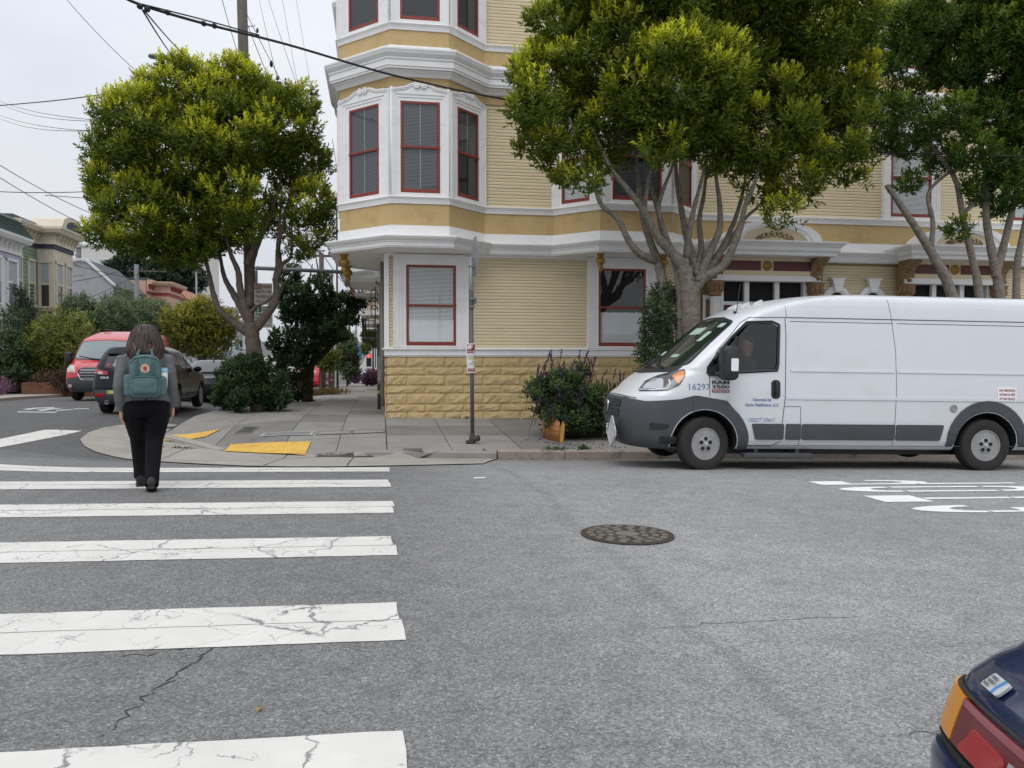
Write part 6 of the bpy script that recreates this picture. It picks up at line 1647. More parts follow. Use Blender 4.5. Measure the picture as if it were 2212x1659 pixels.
# blazer: body, collar and sleeves
mb = MB()
mb.loft([ell((0, -.005, .885), .222, .150, 28), ell((0, -.005, .95), .212, .146, 28), ell((0, 0, 1.05), .190, .130, 28), ell((0, 0, 1.15), .186, .128, 28), ell((0, 0, 1.26), .200, .128, 28), ell((0, -.005, 1.34), .212, .118, 28), ell((0, 0, 1.395), .17, .095, 28), ell((0, .01, 1.435), .095, .075, 28)])
for arm in (armR, armL):
    q = [(p, rx + k, ry + k) for (p, rx, ry), k in zip(arm, (.022, .022, .022, .021, .022))]
    sx = 1 if arm is armR else -1
    limb(mb, [((sx * .150, -.005, 1.355), .05, .06)] + q, 18)
jk = fuse(mb, 'blazer', MAT['blazer'], woman, .011, 4)
mb = MB(); rings = []
for i in range(15):
    a = PI * (1.0 + i / 14.0) ; rings.append([Vector((r_ * math.cos(a), .005 + r_ * .85 * math.sin(a), z)) for r_, z in ((.085, 1.40), (.080, 1.455), (.092, 1.46), (.118, 1.41), (.118, 1.40))])
mb.loft(rings); mb.build('collar', MAT['blazer'], woman, smooth=True)
mb = MB(); mb.prism([(-.014, .88), (.014, .88), (.0, .955)], Matrix(((1, 0, 0, 0.005), (0, 0, -1, -.152), (0, 1, 0, 0), (0, 0, 0, 1))), .006); mb.build('vent', MAT['black_cloth'], woman)
# hair: a full wavy bob built from strands over a base
mb = MB()
prof = [(1.335, .105, .085, -.075), (1.36, .145, .105, -.065), (1.42, .162, .125, -.05), (1.48, .158, .128, -.03), (1.54, .145, .130, -.01), (1.60, .128, .126, .0), (1.65, .102, .106, .005), (1.685, .075, .075, .008), (1.70, .02, .02, .01)]
rings = []
hr = np.random.default_rng(4)
for z, rx, ry, cy in prof:
    ring = []
    for k in range(36):
        a = 2 * PI * k / 36; fr = .55 if math.sin(a) > .45 and z < 1.62 else 1.0
        j = 1 + .05 * math.sin(9 * a + z * 30) + .04 * math.sin(17 * a)
        ring.append(Vector((rx * math.cos(a) * j, cy + ry * math.sin(a) * j * fr, z + (.02 * math.sin(5 * a) if z < 1.4 else 0))))
    rings.append(ring)
mb.loft(rings); mb.build('hair', MAT['hair_brown'], woman, smooth=True)
for nm, m_, cnt, lo in (('hair_strand', 'hair_brown', 260, 0), ('hair_strand', 'hair_tips', 110, 1)):
    mb = MB()
    for i in range(cnt):
        a = hr.uniform(-PI * 1.08, PI * .08); top = hr.uniform(1.50, 1.69) if not lo else hr.uniform(1.36, 1.50); end = hr.uniform(1.27, 1.38); w_ = hr.uniform(.006, .013); ph = hr.uniform(0, 6); pts = []
        for t in np.linspace(0, 1, 8):
            z = top + (end - top) * t; zz = np.clip(z, 1.335, 1.70)
            rx = np.interp(zz, [p[0] for p in prof], [p[1] for p in prof]); ry = np.interp(zz, [p[0] for p in prof], [p[2] for p in prof]); cy = np.interp(zz, [p[0] for p in prof], [p[3] for p in prof])
            k = 1.02 + .11 * math.sin(ph + t * 6) * t + hr.uniform(0, .015); aa = a + .10 * math.sin(ph * 2 + t * 6) * t
            pts.append((rx * math.cos(aa) * k, cy + ry * math.sin(aa) * k, z))
        mb.tube(pts, [w_ * (1 - .75 * (j / 7) ** 2) for j in range(8)], 4, False)
    o = mb.build(nm, MAT[m_], woman, smooth=True); o['kind'] = 'stuff'
# ---- backpack, hung from the shoulders
Mw = Matrix.Translation(wp) @ Matrix.Rotation(R(14), 4, 'Z')
pack = empty('backpack', tuple(Mw @ Vector((0.0, -.13, .955))), R(14), "teal square backpack on the walking woman's back", 'backpack'); pack.scale = (1.0, 1.0, 1.10)
def pbox(mb, cx, cz, w_, h_, y0, y1, r=.05, n=6, puff=.02):
    rings = []
    for t in np.linspace(0, 1, 7):
        y = y0 + (y1 - y0) * t; k = 1 - .10 * (2 * t - 1) ** 4 - (.06 if t in (0, 1) else 0)
        rings.append([Vector((cx + x * k + puff * 0, y, cz + z * k)) for x, z in rrect(-w_ / 2, w_ / 2, -h_ / 2, h_ / 2, r, n)])
    mb.loft(rings)
def top_round(w_, h_, r, rt):
    out = []
    for cx, cy, a0, rr in ((w_ / 2 - r, r, -90, r), (w_ / 2 - rt, h_ - rt, 0, rt), (-w_ / 2 + rt, h_ - rt, 90, rt), (-w_ / 2 + r, r, 180, r)):
        for i in range(7): a = R(a0 + 15 * i); out.append((cx + rr * math.cos(a), cy + rr * math.sin(a)))
    return out
mb = MB(); rings = []
for y, k in ((.015, .95), (.0, 1.0), (-.06, 1.02), (-.12, 1.0), (-.145, .96), (-.155, .86)):
    rings.append([Vector((x * k, y, .19 + (z - .19) * k)) for x, z in top_round(.285, .385, .05, .10)])
mb.loft(rings); mb.build('bag', MAT['pack_teal'], pack, auto=50)
mb = MB(); rings = []
for y, k in ((-.14, 1.0), (-.185, 1.0), (-.205, .95), (-.212, .8)):
    rings.append([Vector((x * k, y, .035 + .075 + (z - .075) * k)) for x, z in top_round(.225, .15, .03, .03)])
mb.loft(rings); fp = mb.build('front_pocket', MAT['pack_teal'], pack, auto=50)
mb = MB(); mb.box(-.118, .118, -.212, -.14, .178, .196); mb.build('pocket_flap', MAT['pack_dark'], fp, bevel=.006)
for s in (-1, 1):
    mb = MB(); rings = []
    for x, k in ((.138, 1), (.175, 1), (.192, .9), (.198, .7)): rings.append([Vector((s * x, -.06 + (q * k), .10 + (z - .09) * k)) for q, z in top_round(.115, .185 if s > 0 else .20, .03, .03)])
    mb.loft(rings); mb.build('side_pocket', MAT['pack_teal'], pack, auto=50)
    # carrying straps rise over the front to the top handle
    mb = MB(); pts = [Vector((s * .075, -.165, .235)), Vector((s * .075, -.160, .33)), Vector((s * .07, -.13, .385)), Vector((s * .055, -.06, .43)), Vector((s * .03, -.02, .452)), Vector((0, -.01, .458))]
    rings = []
    for i, p in enumerate(pts): rings.append([p + Vector((dx, dy, 0)) for dx, dy in ((-.012, -.004), (.012, -.004), (.012, .004), (-.012, .004))])
    mb.loft(rings); mb.build('carry_strap', MAT['pack_dark'], pack)
    mb = MB(); mb.box(s * .075 - .017, s * .075 + .017, -.168, -.155, .20, .255); mb.build('strap_tab', MAT['pack_dark'], pack, bevel=.003)
    mb = MB(); limb(mb, [((s * .095, .0, .36), .025, .008), ((s * .13, .05, .43), .028, .008), ((s * .125, .13, .47), .028, .008), ((s * .12, .24, .42), .028, .008), ((s * .13, .28, .28), .026, .008), ((s * .15, .16, .10), .012, .005), ((s * .13, .02, .04), .012, .005)], 8); mb.build('shoulder_strap', MAT['pack_dark'], pack, smooth=True)
mb = MB(); mb.tube([Vector((-.13, -.150, .31)), Vector((-.10, -.155, .355)), Vector((0, -.158, .372)), Vector((.10, -.155, .355)), Vector((.13, -.150, .31))], .005, 5); mb.build('zip', MAT['pack_dark'], pack)
mb = MB(); Ml = Matrix.Translation((0.0, -.156, .262)) @ Matrix.Rotation(PI / 2, 4, 'X'); mb.lathe([(.042, 0), (.042, .005), (.0, .006)], Ml, 28); lp = mb.build('logo_patch', MAT['patch_cream'], pack)
mb = MB(); fox = [(-.020, .004), (-.012, .018), (.002, .021), (.014, .015), (.020, .0), (.012, -.012), (.016, -.022), (.002, -.018), (-.012, -.022), (-.006, -.010), (-.016, -.008)]
mb.prism(fox, Ml @ Matrix.Translation((0, 0, .0045)), .003); mb.build('fox_emblem', MAT['patch_red'], lp)
mb = MB()
for word, a0, a1 in (('FJALL RAVEN', 165, 15), ('KANKEN', 225, 315)):
    v, f, size = TEXT[(word, False)]
    def circ(u, h, a0=a0, a1=a1):
        a = R(a0 + (a1 - a0) * u); r_ = .0275 + (h if a0 == 165 else .009 - h); return Ml @ Vector((r_ * math.cos(a), r_ * math.sin(a), .0075))
    mb.add([circ(a / size[0], b / size[1] * .009) for a, b in v], f)
mb.build('patch_lettering', MAT['patch_red'], lp)
cup = empty('travel_cup', tuple(Mw @ Vector((.172, -.195, 1.10))), R(14), 'white travel cup with blue lid in the backpack side pocket', 'cup')
mb = MB(); mb.lathe([(.030, -.06), (.034, .0), (.039, .115), (.036, .118)], None, 20); mb.build('cup_body', MAT['cup_white'], cup, smooth=True)
mb = MB(); mb.lathe([(.042, .108), (.043, .128), (.038, .135), (.036, .150), (.0, .150)], None, 20); mb.build('cup_lid', MAT['cup_blue'], cup, auto=40)
# ================================================================== STREET FURNITURE AND WIRES
mat('galv', (0.21, 0.22, 0.225), 0.5, metal=0.35, var=0.15, vscale=9)
mat('pole_grey', (0.085, 0.087, 0.092), 0.6, var=0.15, vscale=7)
mat('pole_wood', (0.10, 0.085, 0.07), 0.9, var=0.35, vscale=7, bump=0.6, bscale=22, stretch=(1, 1, .12))
mat('pole_steel', (0.16, 0.175, 0.18), 0.55, metal=0.2, var=0.12, vscale=5)
mat('sign_back', (0.34, 0.35, 0.355), 0.45, metal=0.5, var=0.1, vscale=5)
mat('sign_white', (0.70, 0.71, 0.70), 0.5)
mat('sign_red', (0.36, 0.03, 0.04), 0.5)
mat('sign_green', (0.02, 0.19, 0.12), 0.5)
mat('sign_maroon', (0.20, 0.02, 0.05), 0.55)
mat('sign_yellow', (0.70, 0.62, 0.08), 0.6)
mat('sign_orange', (0.62, 0.30, 0.07), 0.6)
mat('ink', (0.03, 0.03, 0.05), 0.6)
mat('wire_black', (0.012, 0.012, 0.013), 0.6)
mat('banner_blue', (0.10, 0.34, 0.60), 0.7)
mat('lamp_glow', (0.5, 0.02, 0.02), 0.4, emit=(1.0, 0.05, 0.04), estr=3.0)
mat('hand_glow', (0.5, 0.15, 0.02), 0.4, emit=(1.0, 0.25, 0.03), estr=2.0)
mat('insulator', (0.03, 0.05, 0.05), 0.3, coat=.6)
mat('hydrant_yellow', (0.6, 0.38, 0.05), 0.6)
def up(p, fn=SP1): return Vector((p.x, p.y, fn(p.x, p.y)))
# ---- sign pole in front of the yellow wall
b = gnd(1020, 957, 0, lambda x, y: S(x, y)); bx_, by_ = b.x, b.y
bz_ = float(S(bx_, by_))
def wz(y): return at(1020, y, by_).z - bz_
sp = empty('sign_pole', (bx_, by_, bz_), 0, 'slim grey sign pole on the pavement before the yellow wall', 'sign pole')
mb = MB(); mb.tube([(.006, 0, 0), (-.012, 0, wz(668))], .036, 14); mb.build('post', MAT['pole_grey'], sp, smooth=True)
mb = MB(); mb.tube([(-.012, 0, wz(668)), (-.018, 0, wz(560))], .043, 14); mb.ball((-.018, 0, wz(560)), (.043, .043, .05)); mb.build('sleeve', MAT['galv'], sp, smooth=True)
# octagonal stop sign seen almost edge-on, its face turned to the cross traffic
Ms = Matrix.Translation((.045, .0, (wz(515) + wz(645)) / 2 + .03)) @ Matrix.Rotation(R(-9), 4, 'Z') @ Matrix(((0, 0, 1, 0), (1, 0, 0, 0), (0, 1, 0, 0), (0, 0, 0, 1)))
oc = [(.38 * math.cos(R(22.5 + 45 * k)), .38 * math.sin(R(22.5 + 45 * k))) for k in range(8)]
Zc = wz(568)
Ms = Matrix.Translation((.052, .0, Zc + .12)) @ Matrix.Rotation(R(3), 4, 'Z') @ Matrix(((0, 0, 1, 0), (1, 0, 0, 0), (0, 1, 0, 0), (0, 0, 0, 1)))
mb = MB(); mb.prism(oc, Ms, .004); sgn = mb.build('stop_sign', MAT['sign_back'], sp)
mb = MB(); mb.prism([(x * .99, y * .99) for x, y in oc], Ms @ Matrix.Translation((0, 0, .0045)), .001); mb.build('sign_border', MAT['sign_white'], sgn)
mb = MB(); mb.prism([(x * .93, y * .93) for x, y in oc], Ms @ Matrix.Translation((0, 0, .006)), .001); mb.build('sign_face', MAT['sign_red'], sgn)
mb = MB(); put_text(mb, 'STOP', True, 0, -.12, .24, lambda u, v: Ms @ Vector((u, v, .0085)), .56, True); mb.build('sign_lettering', MAT['sign_white'], sgn)
mb = MB(); M2 = Matrix.Translation((.050, .0, wz(650))) @ Matrix.Rotation(R(3), 4, 'Z') @ Matrix(((0, 0, 1, 0), (1, 0, 0, 0), (0, 1, 0, 0), (0, 0, 0, 1)))
mb.prism(rrect(-.22, .22, -.06, .06, .02, 2), M2, .004); mb.build('lower_plate', MAT['sign_back'], sp)
mb = MB()
for z in (wz(575), wz(625), wz(645), wz(662)): mb.box(-.06, .05, -.045, .045, z - .012, z + .012)
mb.build('bracket', MAT['galv'], sp)
mb = MB(); mb.lathe([(.06, 0), (.055, .10), (.045, .17), (.04, .18)], None, 12); mb.lathe([(.055, 0), (.055, .10), (.03, .11), (.03, .05), (0, .05)], Matrix.Translation((.03, -.04, .07)) @ Matrix.Rotation(R(70), 4, 'Y') @ Matrix.Rotation(R(25), 4, 'X'), 14); mb.box(-.11, .02, -.06, .05, 0, .05); mb.build('base_clamp', MAT['cast_iron'], sp, auto=40)
# paper tow-away notice tied round the post
nt = empty('paper_notice', (bx_, by_, bz_), 0, 'paper no stopping notice wrapped on the slim sign pole', 'notice')
z0, z1 = wz(805), wz(742)
W_ = .30; HN = z1 - z0
def npos(u, v, d=0.0):
    """u 0..1 across, v 0..1 up; the left part stands off flat, the right bends round the post"""
    s = u * W_; r = .040 + d
    if s < .115: return Vector((-.105 + s + .02 * (1 - v) ** 2 - .004, -r - .004, z0 + HN * v))
    a = (s - .115) / .040
    return Vector((.006 + (r + .004) * math.sin(a), -(r + .004) * math.cos(a), z0 + HN * v))
def npatch(u0, u1, v0, v1, m, nm, d, par=nt):
    mb = MB(); n = 14; mb.loft([[npos(u0 + (u1 - u0) * i / n, v0 + (v1 - v0) * j / 6, d) for j in range(7)] for i in range(n + 1)], cap=False, closed=False); return mb.build(nm, m, par, smooth=True)
sheet_ = npatch(0, 1, 0, 1, MAT['sign_white'], 'paper', 0)
npatch(.05, .95, .665, .96, MAT['sign_maroon'], 'header', .0015); npatch(.05, .95, .04, .145, MAT['sign_maroon'], 'footer', .0015)
npatch(.40, .93, .68, .755, MAT['sign_white'], 'header_box', .003); npatch(.08, .9, .48, .525, MAT['sign_yellow'], 'highlight', .0015); npatch(.30, .9, .415, .44, MAT['sign_yellow'], 'highlight', .0015)
for v in (.445, .27): npatch(.06, .94, v, v + .006, MAT['ink'], 'rule', .002)
def ntext(s, bold, u, v, h, m, wd, d=.004, nm='notice_text'):
    mb = MB(); put_text(mb, s, bold, u, v, h, lambda a, b_: npos(a, b_, d), wd); mb.build(nm, m, nt)
ntext('NO', True, .10, .695, .045, MAT['sign_white'], .24); ntext('STOPPING', True, .43, .695, .045, MAT['ink'], .46); ntext('600-698 BRODERICK', True, .08, .55, .03, MAT['ink'], .80); ntext('FOR MOVING', True, .12, .488, .028, MAT['ink'], .6)
ntext('04/20 - 04/21', True, .30, .36, .03, MAT['ink'], .6); ntext('10:00 AM', True, .14, .295, .035, MAT['ink'], .5); ntext('Reservation', False, .10, .61, .02, MAT['ink'], .3); ntext('For info call 311', False, .12, .20, .022, MAT['ink'], .6); ntext('TOW-AWAY', True, .12, .085, .035, MAT['sign_white'], .6)
mb = MB(); carpoly = [(.07, .80), (.06, .90), (.22, .945), (.42, .90), (.52, .875), (.56, .82), (.50, .80), (.42, .80), (.36, .84), (.28, .80)]
T_ = tessellate_polygon([[Vector((x, y, 0)) for x, y in carpoly]]); mb.add([npos(x, y, .003) for x, y in carpoly], [tuple(t) for t in T_]); mb.tube([npos(.56, .84, .004), npos(.75, .90, .004), npos(.92, .93, .004)], .004, 4); mb.build('tow_pictogram', MAT['sign_white'], nt)
mb = MB(); mb.tube([npos(.36 + .055 * math.cos(t), .80 + .028 * math.sin(t), .004) for t in np.linspace(0, 2 * PI, 12)], .003, 4); mb.build('tow_wheel', MAT['sign_maroon'], nt)

# ---- street name pressed into the ramp edge concrete
mb = MB(); P0, P1 = Vector(z6(1362, 306)), Vector(z6(1070, 324)); dirv = (P1 - P0); ln = dirv.length; dirv /= ln; prp = Vector((-dirv.y, dirv.x)); prp = prp if prp.y < 0 else -prp
put_text(mb, 'BRODERICK', False, 0, 0, .075, lambda u, v: (lambda q: Vector((q.x, q.y, SP1(q.x, q.y) + .012)))(P0 + dirv * u + prp * v), ln)
o = mb.build('pressed_lettering', MAT['concrete_dark'], pave_base)

# ---- wooden utility pole with crossarm and lamp arm behind the left ficus
up_b = at(547, 870, 23.2); up_t = at(521, -60, 23.2)
up_b.z = SP1(up_b.x, up_b.y)
upole = empty('utility_pole', tuple(up_b), 0, 'tall wooden utility pole rising behind the left ficus crown', 'utility pole')
tip = up_t - up_b
mb = MB(); mb.tube([Vector((0, 0, -.2)), tip * .45, tip], [.155, .145, .135], 16); mb.build('shaft', MAT['pole_wood'], upole, smooth=True)
def on(y): return at(500, y, 23.2).z - up_b.z
zc = on(180)
def shaft_at(z): return tip * (z / tip.z)
mb = MB(); q = shaft_at(zc); mb.box(q.x - .75, q.x + 1.0, q.y - .2, q.y - .08, zc - .06, zc + .06); mb.build('crossarm', MAT['pole_wood'], upole, bevel=.008)
for dx in (-.6, -.3, .35, .62, .9):
    mb = MB(); mb.lathe([(.012, 0), (.012, .05), (.045, .06), (.05, .10), (.035, .12), (.045, .14), (.02, .17), (0, .175)], Matrix.Translation((q.x + dx, q.y - .14, zc + .06)), 10); mb.build('insulator', MAT['insulator'], upole, smooth=True)
mb = MB(); zl = on(158); q2 = shaft_at(zl)
mb.tube([q2, q2 + Vector((-.9, -.3, .12)), q2 + Vector((-1.9, -.5, .12))], .03, 8); mb.build('lamp_arm', MAT['galv'], upole, smooth=True)
mb = MB(); c_ = q2 + Vector((-2.05, -.5, .10)); mb.loft([[c_ + Vector((x, w_ * math.cos(a), .05 + h_ * math.sin(a))) for a in np.linspace(0, 2 * PI, 11)[:-1]] for x, w_, h_ in ((-.30, .03, .02), (-.25, .12, .05), (0, .15, .075), (.2, .11, .06), (.32, .04, .03))]); mb.build('lamp_head', MAT['galv'], upole, smooth=True)
mb = MB()
for y in (55, 112, 172): z = on(y); q3 = shaft_at(z); s = 1 if y != 112 else -1; mb.tube([q3, q3 + Vector((s * .32, -.05, 0)), q3 + Vector((s * .32, -.05, .05))], .012, 5)
mb.build('step_bolt', MAT['galv'], upole)
# parking signs on the pole, half hidden by the trunk
def sign_board(parent, M, w, h, rows, face, name='parking_sign', border=None):
    mb = MB(); mb.prism(rrect(-w / 2, w / 2, 0, h, .02, 3), M, .004); s = mb.build(name, MAT[face], parent)
    for kind, *a in rows:
        if kind == 'box': x0, x1, y0, y1, m = a; mb = MB(); mb.prism([(x0, y0), (x1, y0), (x1, y1), (x0, y1)], M @ Matrix.Translation((0, 0, .0045)), .0008); mb.build('sign_panel', MAT[m], s)
        elif kind == 'text': t, b_, x, y, hh, ww, m = a; mb = MB(); put_text(mb, t, b_, x, y, hh, lambda u, v: M @ Vector((u, v, .0065)), ww, True); mb.build('sign_lettering', MAT[m], s)
        elif kind == 'dot': x, y, r_, m = a; mb = MB(); mb.prism([(x + r_ * math.cos(2 * PI * k / 20), y + r_ * math.sin(2 * PI * k / 20)) for k in range(20)], M @ Matrix.Translation((0, 0, .0045)), .001); mb.build('sign_dot', MAT[m], s)
    return s
FACE = Matrix(((1, 0, 0, 0), (0, 0, -1, 0), (0, 1, 0, 0), (0, 0, 0, 1)))
def park_signs(parent, M, k=1.0):
    K = Matrix.Diagonal((k, k, k, 1))
    sign_board(parent, M @ Matrix.Translation((0, .60 * k, 0)) @ K, .46, .56, [('box', -.22, -.05, .40, .54, 'sign_red'), ('text', 'NO', True, -.135, .42, .10, .14, 'sign_white'), ('text', 'PARKING', True, .085, .43, .08, .24, 'sign_red'), ('text', '9AM TO 11AM', True, 0, .30, .075, .38, 'sign_red'), ('text', 'THURSDAY', True, 0, .17, .08, .40, 'sign_red'), ('text', 'STREET CLEANING', True, 0, .06, .05, .40, 'sign_red')], 'sign_white')
    sign_board(parent, M @ K, .46, .57, [('box', -.22, -.05, .41, .55, 'sign_green'), ('text', '2', True, -.135, .43, .10, .07, 'sign_white'), ('text', 'HOUR', True, .085, .49, .05, .20, 'sign_green'), ('text', 'PARKING', True, .085, .42, .05, .24, 'sign_green'), ('text', '8AM TO 6PM', True, 0, .31, .07, .38, 'sign_green'), ('text', 'MON THRU FRI', True, 0, .22, .06, .40, 'sign_green'), ('text', 'EXCEPT VEHICLES WITH', False, 0, .155, .03, .40, 'sign_green'), ('dot', -.09, .07, .055, 'sign_orange'), ('text', 'O', True, -.09, .04, .06, .05, 'sign_white'), ('text', 'PERMITS', False, .09, .05, .04, .20, 'sign_green')], 'sign_white')
pz = on(708); qs = shaft_at(pz); park_signs(upole, Matrix.Translation((qs.x + .36, qs.y - .20, pz)) @ Matrix.Rotation(R(8), 4, 'Z') @ FACE, 1.05)
# ---- steel signal mast with its long horizontal arm, and other poles down the side street
def pole(px, ybase, ytop, dist, rad, label, m='pole_steel', arms=(), name='street_pole', taper=.8):
    p = atD(px, ybase, dist); t = atD(px, ytop, dist); p.z = float(SP1(p.x, p.y)) if p.x > -4 else float(G(p.x, p.y))
    e = empty(name, tuple(p), 0, label, 'pole'); h = t.z - p.z
    mb = MB(); mb.tube([(0, 0, -.1), (0, 0, h)], [rad, rad * taper], 12); mb.build('shaft', MAT[m], e, smooth=True)
    for z, x0, x1 in arms:
        mb = MB(); mb.box(x0, x1, -.07, .07, h - z - .05, h - z + .06); mb.build('crossarm', MAT['pole_wood'], e)
        for k in range(4):
            x = x0 + (x1 - x0) * (.05 + .3 * k); mb = MB(); mb.lathe([(.02, 0), (.06, .06), (.03, .16), (0, .17)], Matrix.Translation((x, 0, h - z + .06)), 8); mb.build('insulator', MAT['insulator'], e)
    return e, h
mast, mh_ = pole(553, 880, 585, 24.2, .10, 'grey steel mast beside the ficus trunk with long horizontal arm', arms=())
mb = MB(); a0 = atD(553, 579, 24.2); a1 = at(746, 588, 24.0); off = Vector(mast.location); mb.tube([a0 - off, a1 - off], [.06, .055], 10); mb.build('mast_arm', MAT['pole_steel'], mast, smooth=True)
pole(696, 850, 548, 44, .16, 'dark wooden pole rising behind the dark shrub tree', 'pole_wood', ((.15, -.7, 1.0),), 'utility_pole')
e, h = pole(716, 845, 592, 38, .13, 'pale steel pole on the side pavement carrying parking signs', 'pole_steel', ())
park_signs(e, Matrix.Translation((.42, -.12, 2.55)) @ FACE, .95)
mb = MB()
for z in (.55, .8): mb.lathe([(.137, 0), (.137, .05)], Matrix.Translation((0, 0, z)), 14)
mb.build('reflective_band', MAT['hydrant_yellow'], e)
pole(755, 830, 640, 92, .16, 'far wooden pole with stepped crossarms above the street', 'pole_wood', ((.3, -1.3, 1.3), (1.6, -1.1, 1.1)), 'utility_pole')
pole(770, 828, 695, 110, .15, 'far pale pole left of the traffic light', 'pole_steel', ((.4, -1, 1),))
pole(297, 790, 572, 62, .22, 'grey pole before the peach house roof', 'pole_steel', ((.5, -.6, 2.2),), 'utility_pole')
pole(426, 790, 588, 95, .14, 'thin lattice roof mast between the red trimmed and orange roofed houses', 'galv', ((.1, -.4, .5), (2.0, -.3, .3)), 'roof_mast')
pole(728, 600, 444, 36, .05, 'short pole with arm showing between ficus and turret', 'pole_wood', ((.06, -.25, .35),))
# traffic light far down the pavement
p = atD(790, 825, 105); tl = empty('traffic_light', (p.x, p.y, float(G(p.x, p.y))), 0, 'far traffic light showing red above the orange pedestrian signal', 'traffic light')
def hz(y): return atD(790, y, 105).z - tl.location.z
mb = MB(); mb.tube([(-1.0, 0, 0), (-1.0, 0, hz(735))], .12, 8); mb.build('post', MAT['pole_steel'], tl)
mb = MB(); mb.box(.1, .75, -.2, .2, hz(792), hz(764)); mb.build('signal_head', MAT['black_iron'], tl)
mb = MB(); mb.lathe([(.26, 0), (0, .02)], Matrix.Translation((.42, -.21, hz(769))) @ Matrix.Rotation(PI / 2, 4, 'X'), 12); mb.build('red_lens', MAT['lamp_glow'], tl)
mb = MB(); mb.box(.25, 1.0, -.2, .2, hz(806), hz(796)); mb.build('walk_signal', MAT['black_iron'], tl)
mb = MB(); mb.box(.38, .86, -.215, -.205, hz(804), hz(798)); mb.build('hand_lens', MAT['hand_glow'], tl)
for px, y0, y1, lab in ((782, 768, 746, 'blue street banner beside the far traffic light'), (768, 772, 752, 'pale blue street banner left of the far traffic light')):
    p = atD(px, y0, 100); q_ = atD(px, y1, 100); mb = MB(); mb.box(-.75, .75, -.03, .03, 0, q_.z - p.z); o = mb.build('street_banner', MAT['banner_blue'], loc=tuple(p)); tag(o, lab, 'banner')

# ---- overhead wires: (points as sight line + distance, radius, label)
def wire(pts, rad, label, sag=0.0, name='overhead_wire', n=18, fit=None):
    P = [atD(*p) for p in pts]; fine = []
    if len(P) == 2:
        for i in range(n + 1): t = i / n; q = P[0].lerp(P[1], t); q.z -= sag * 4 * t * (1 - t); fine.append(q)
    else:                                              # smooth curve through the points
        for i in range(len(P) - 1):
            p0, p1, p2, p3 = P[max(i - 1, 0)], P[i], P[i + 1], P[min(i + 2, len(P) - 1)]
            for k in range(8):
                t = k / 8; fine.append(.5 * ((2 * p1) + (p2 - p0) * t + (2 * p0 - 5 * p1 + 4 * p2 - p3) * t * t + (3 * p1 - p0 - 3 * p2 + p3) * t ** 3))
        fine.append(P[-1])
    b0 = fine[0]; mb = MB(); mb.tube([q - b0 for q in fine], rad, 6)
    o = mb.build(name, MAT['wire_black'], loc=tuple(b0), smooth=True); tag(o, label, 'wire', 'overhead wires'); return o, fine
w1, f1 = wire([(250, -22, 8.5), (290, 5, 9), (430, 48, 9.8), (620, 96, 11), (860, 165, 12.8), (1110, 218, 14.3), (1400, 262, 16), (1700, 305, 17.2)], .017, 'thick black cable sweeping from the sky across the turret into the big tree')
w2, f2 = wire([(290, 5, 9), (430, 40, 9.8), (560, 76, 10.6)], .009, 'thin strand lashed above the thick cable')
mb = MB()
for px, py, d in ((302, 14, 9.05), (318, 20, 9.1), (362, 27, 9.4), (440, 51, 9.85), (463, 56, 10)):
    c_ = atD(px, py, d) - f1[0]; mb.ball(c_, (.035, .05, .03), nu=8, nv=5)
o = mb.build('cable_clamp', MAT['wire_black'], w1)
wire([(1870, 328, 17.0), (2060, 333, 16.6), (2260, 340, 16.2)], .014, 'dark cable crossing the far right tree')
wire([(145, 0, 30), (318, 175, 26)], .012, 'wire slanting down from the top edge to the left ficus', .1)
wire([(308, 22, 9.2), (385, 135, 22)], .010, 'guy wire from the cable joint to the lamp arm', .05)
wire([(311, 22, 9.2), (424, 142, 22)], .009, 'guy wire with a strain insulator near the ficus top', .05)
wire([(0, 228, 30), (130, 216, 27), (265, 198, 24.5)], .018, 'sagging black cable entering from the left at mid sky')
wire([(0, 219, 60), (215, 260, 30)], .012, 'upper of two wires behind the left ficus edge', .2)
wire([(0, 224, 60), (210, 262, 30)], .012, 'wire just under the upper left pair', .3)
wire([(0, 249, 60), (210, 284, 30)], .012, 'upper of the low pair at left sky', .2)
wire([(0, 256, 60), (205, 282, 30)], .012, 'lower of the low pair at left sky', .3)
wire([(0, 357, 30), (200, 462, 40)], .016, 'tram contact wire sloping down from the left edge', .1)
wire([(0, 384, 30), (205, 496, 42)], .016, 'second tram contact wire sloping down from the left edge', .1)
wire([(-40, 412, 28), (186, 414, 30)], .014, 'level span wire above the green house', .05)
wire([(97, 422, 29), (185, 428, 30)], .012, 'short level rod hung under the span wire', .0)
wire([(0, 466, 45), (70, 478, 50), (210, 493, 60)], .018, 'wire passing over the green house roof')
wire([(0, 470, 45), (80, 484, 50), (210, 497, 60)], .018, 'lower wire passing over the green house roof')
for (a, b_, l) in (((140, 540, 58), (232, 575, 70), 'upper wire from the green bay to the far pole'), ((145, 560, 58), (210, 590, 70), 'middle wire from the green bay to the far pole'), ((10, 530, 50), (300, 604, 62), 'wire crossing the green bay window'), ((0, 590, 50), (180, 595, 60), 'low wire before the green house windows'), ((145, 610, 58), (300, 572, 62), 'rising wire before the grey gable'), ((150, 660, 50), (300, 590, 62), 'steep wire before the grey gable wall')):
    wire([a, b_], .02, l, .15)
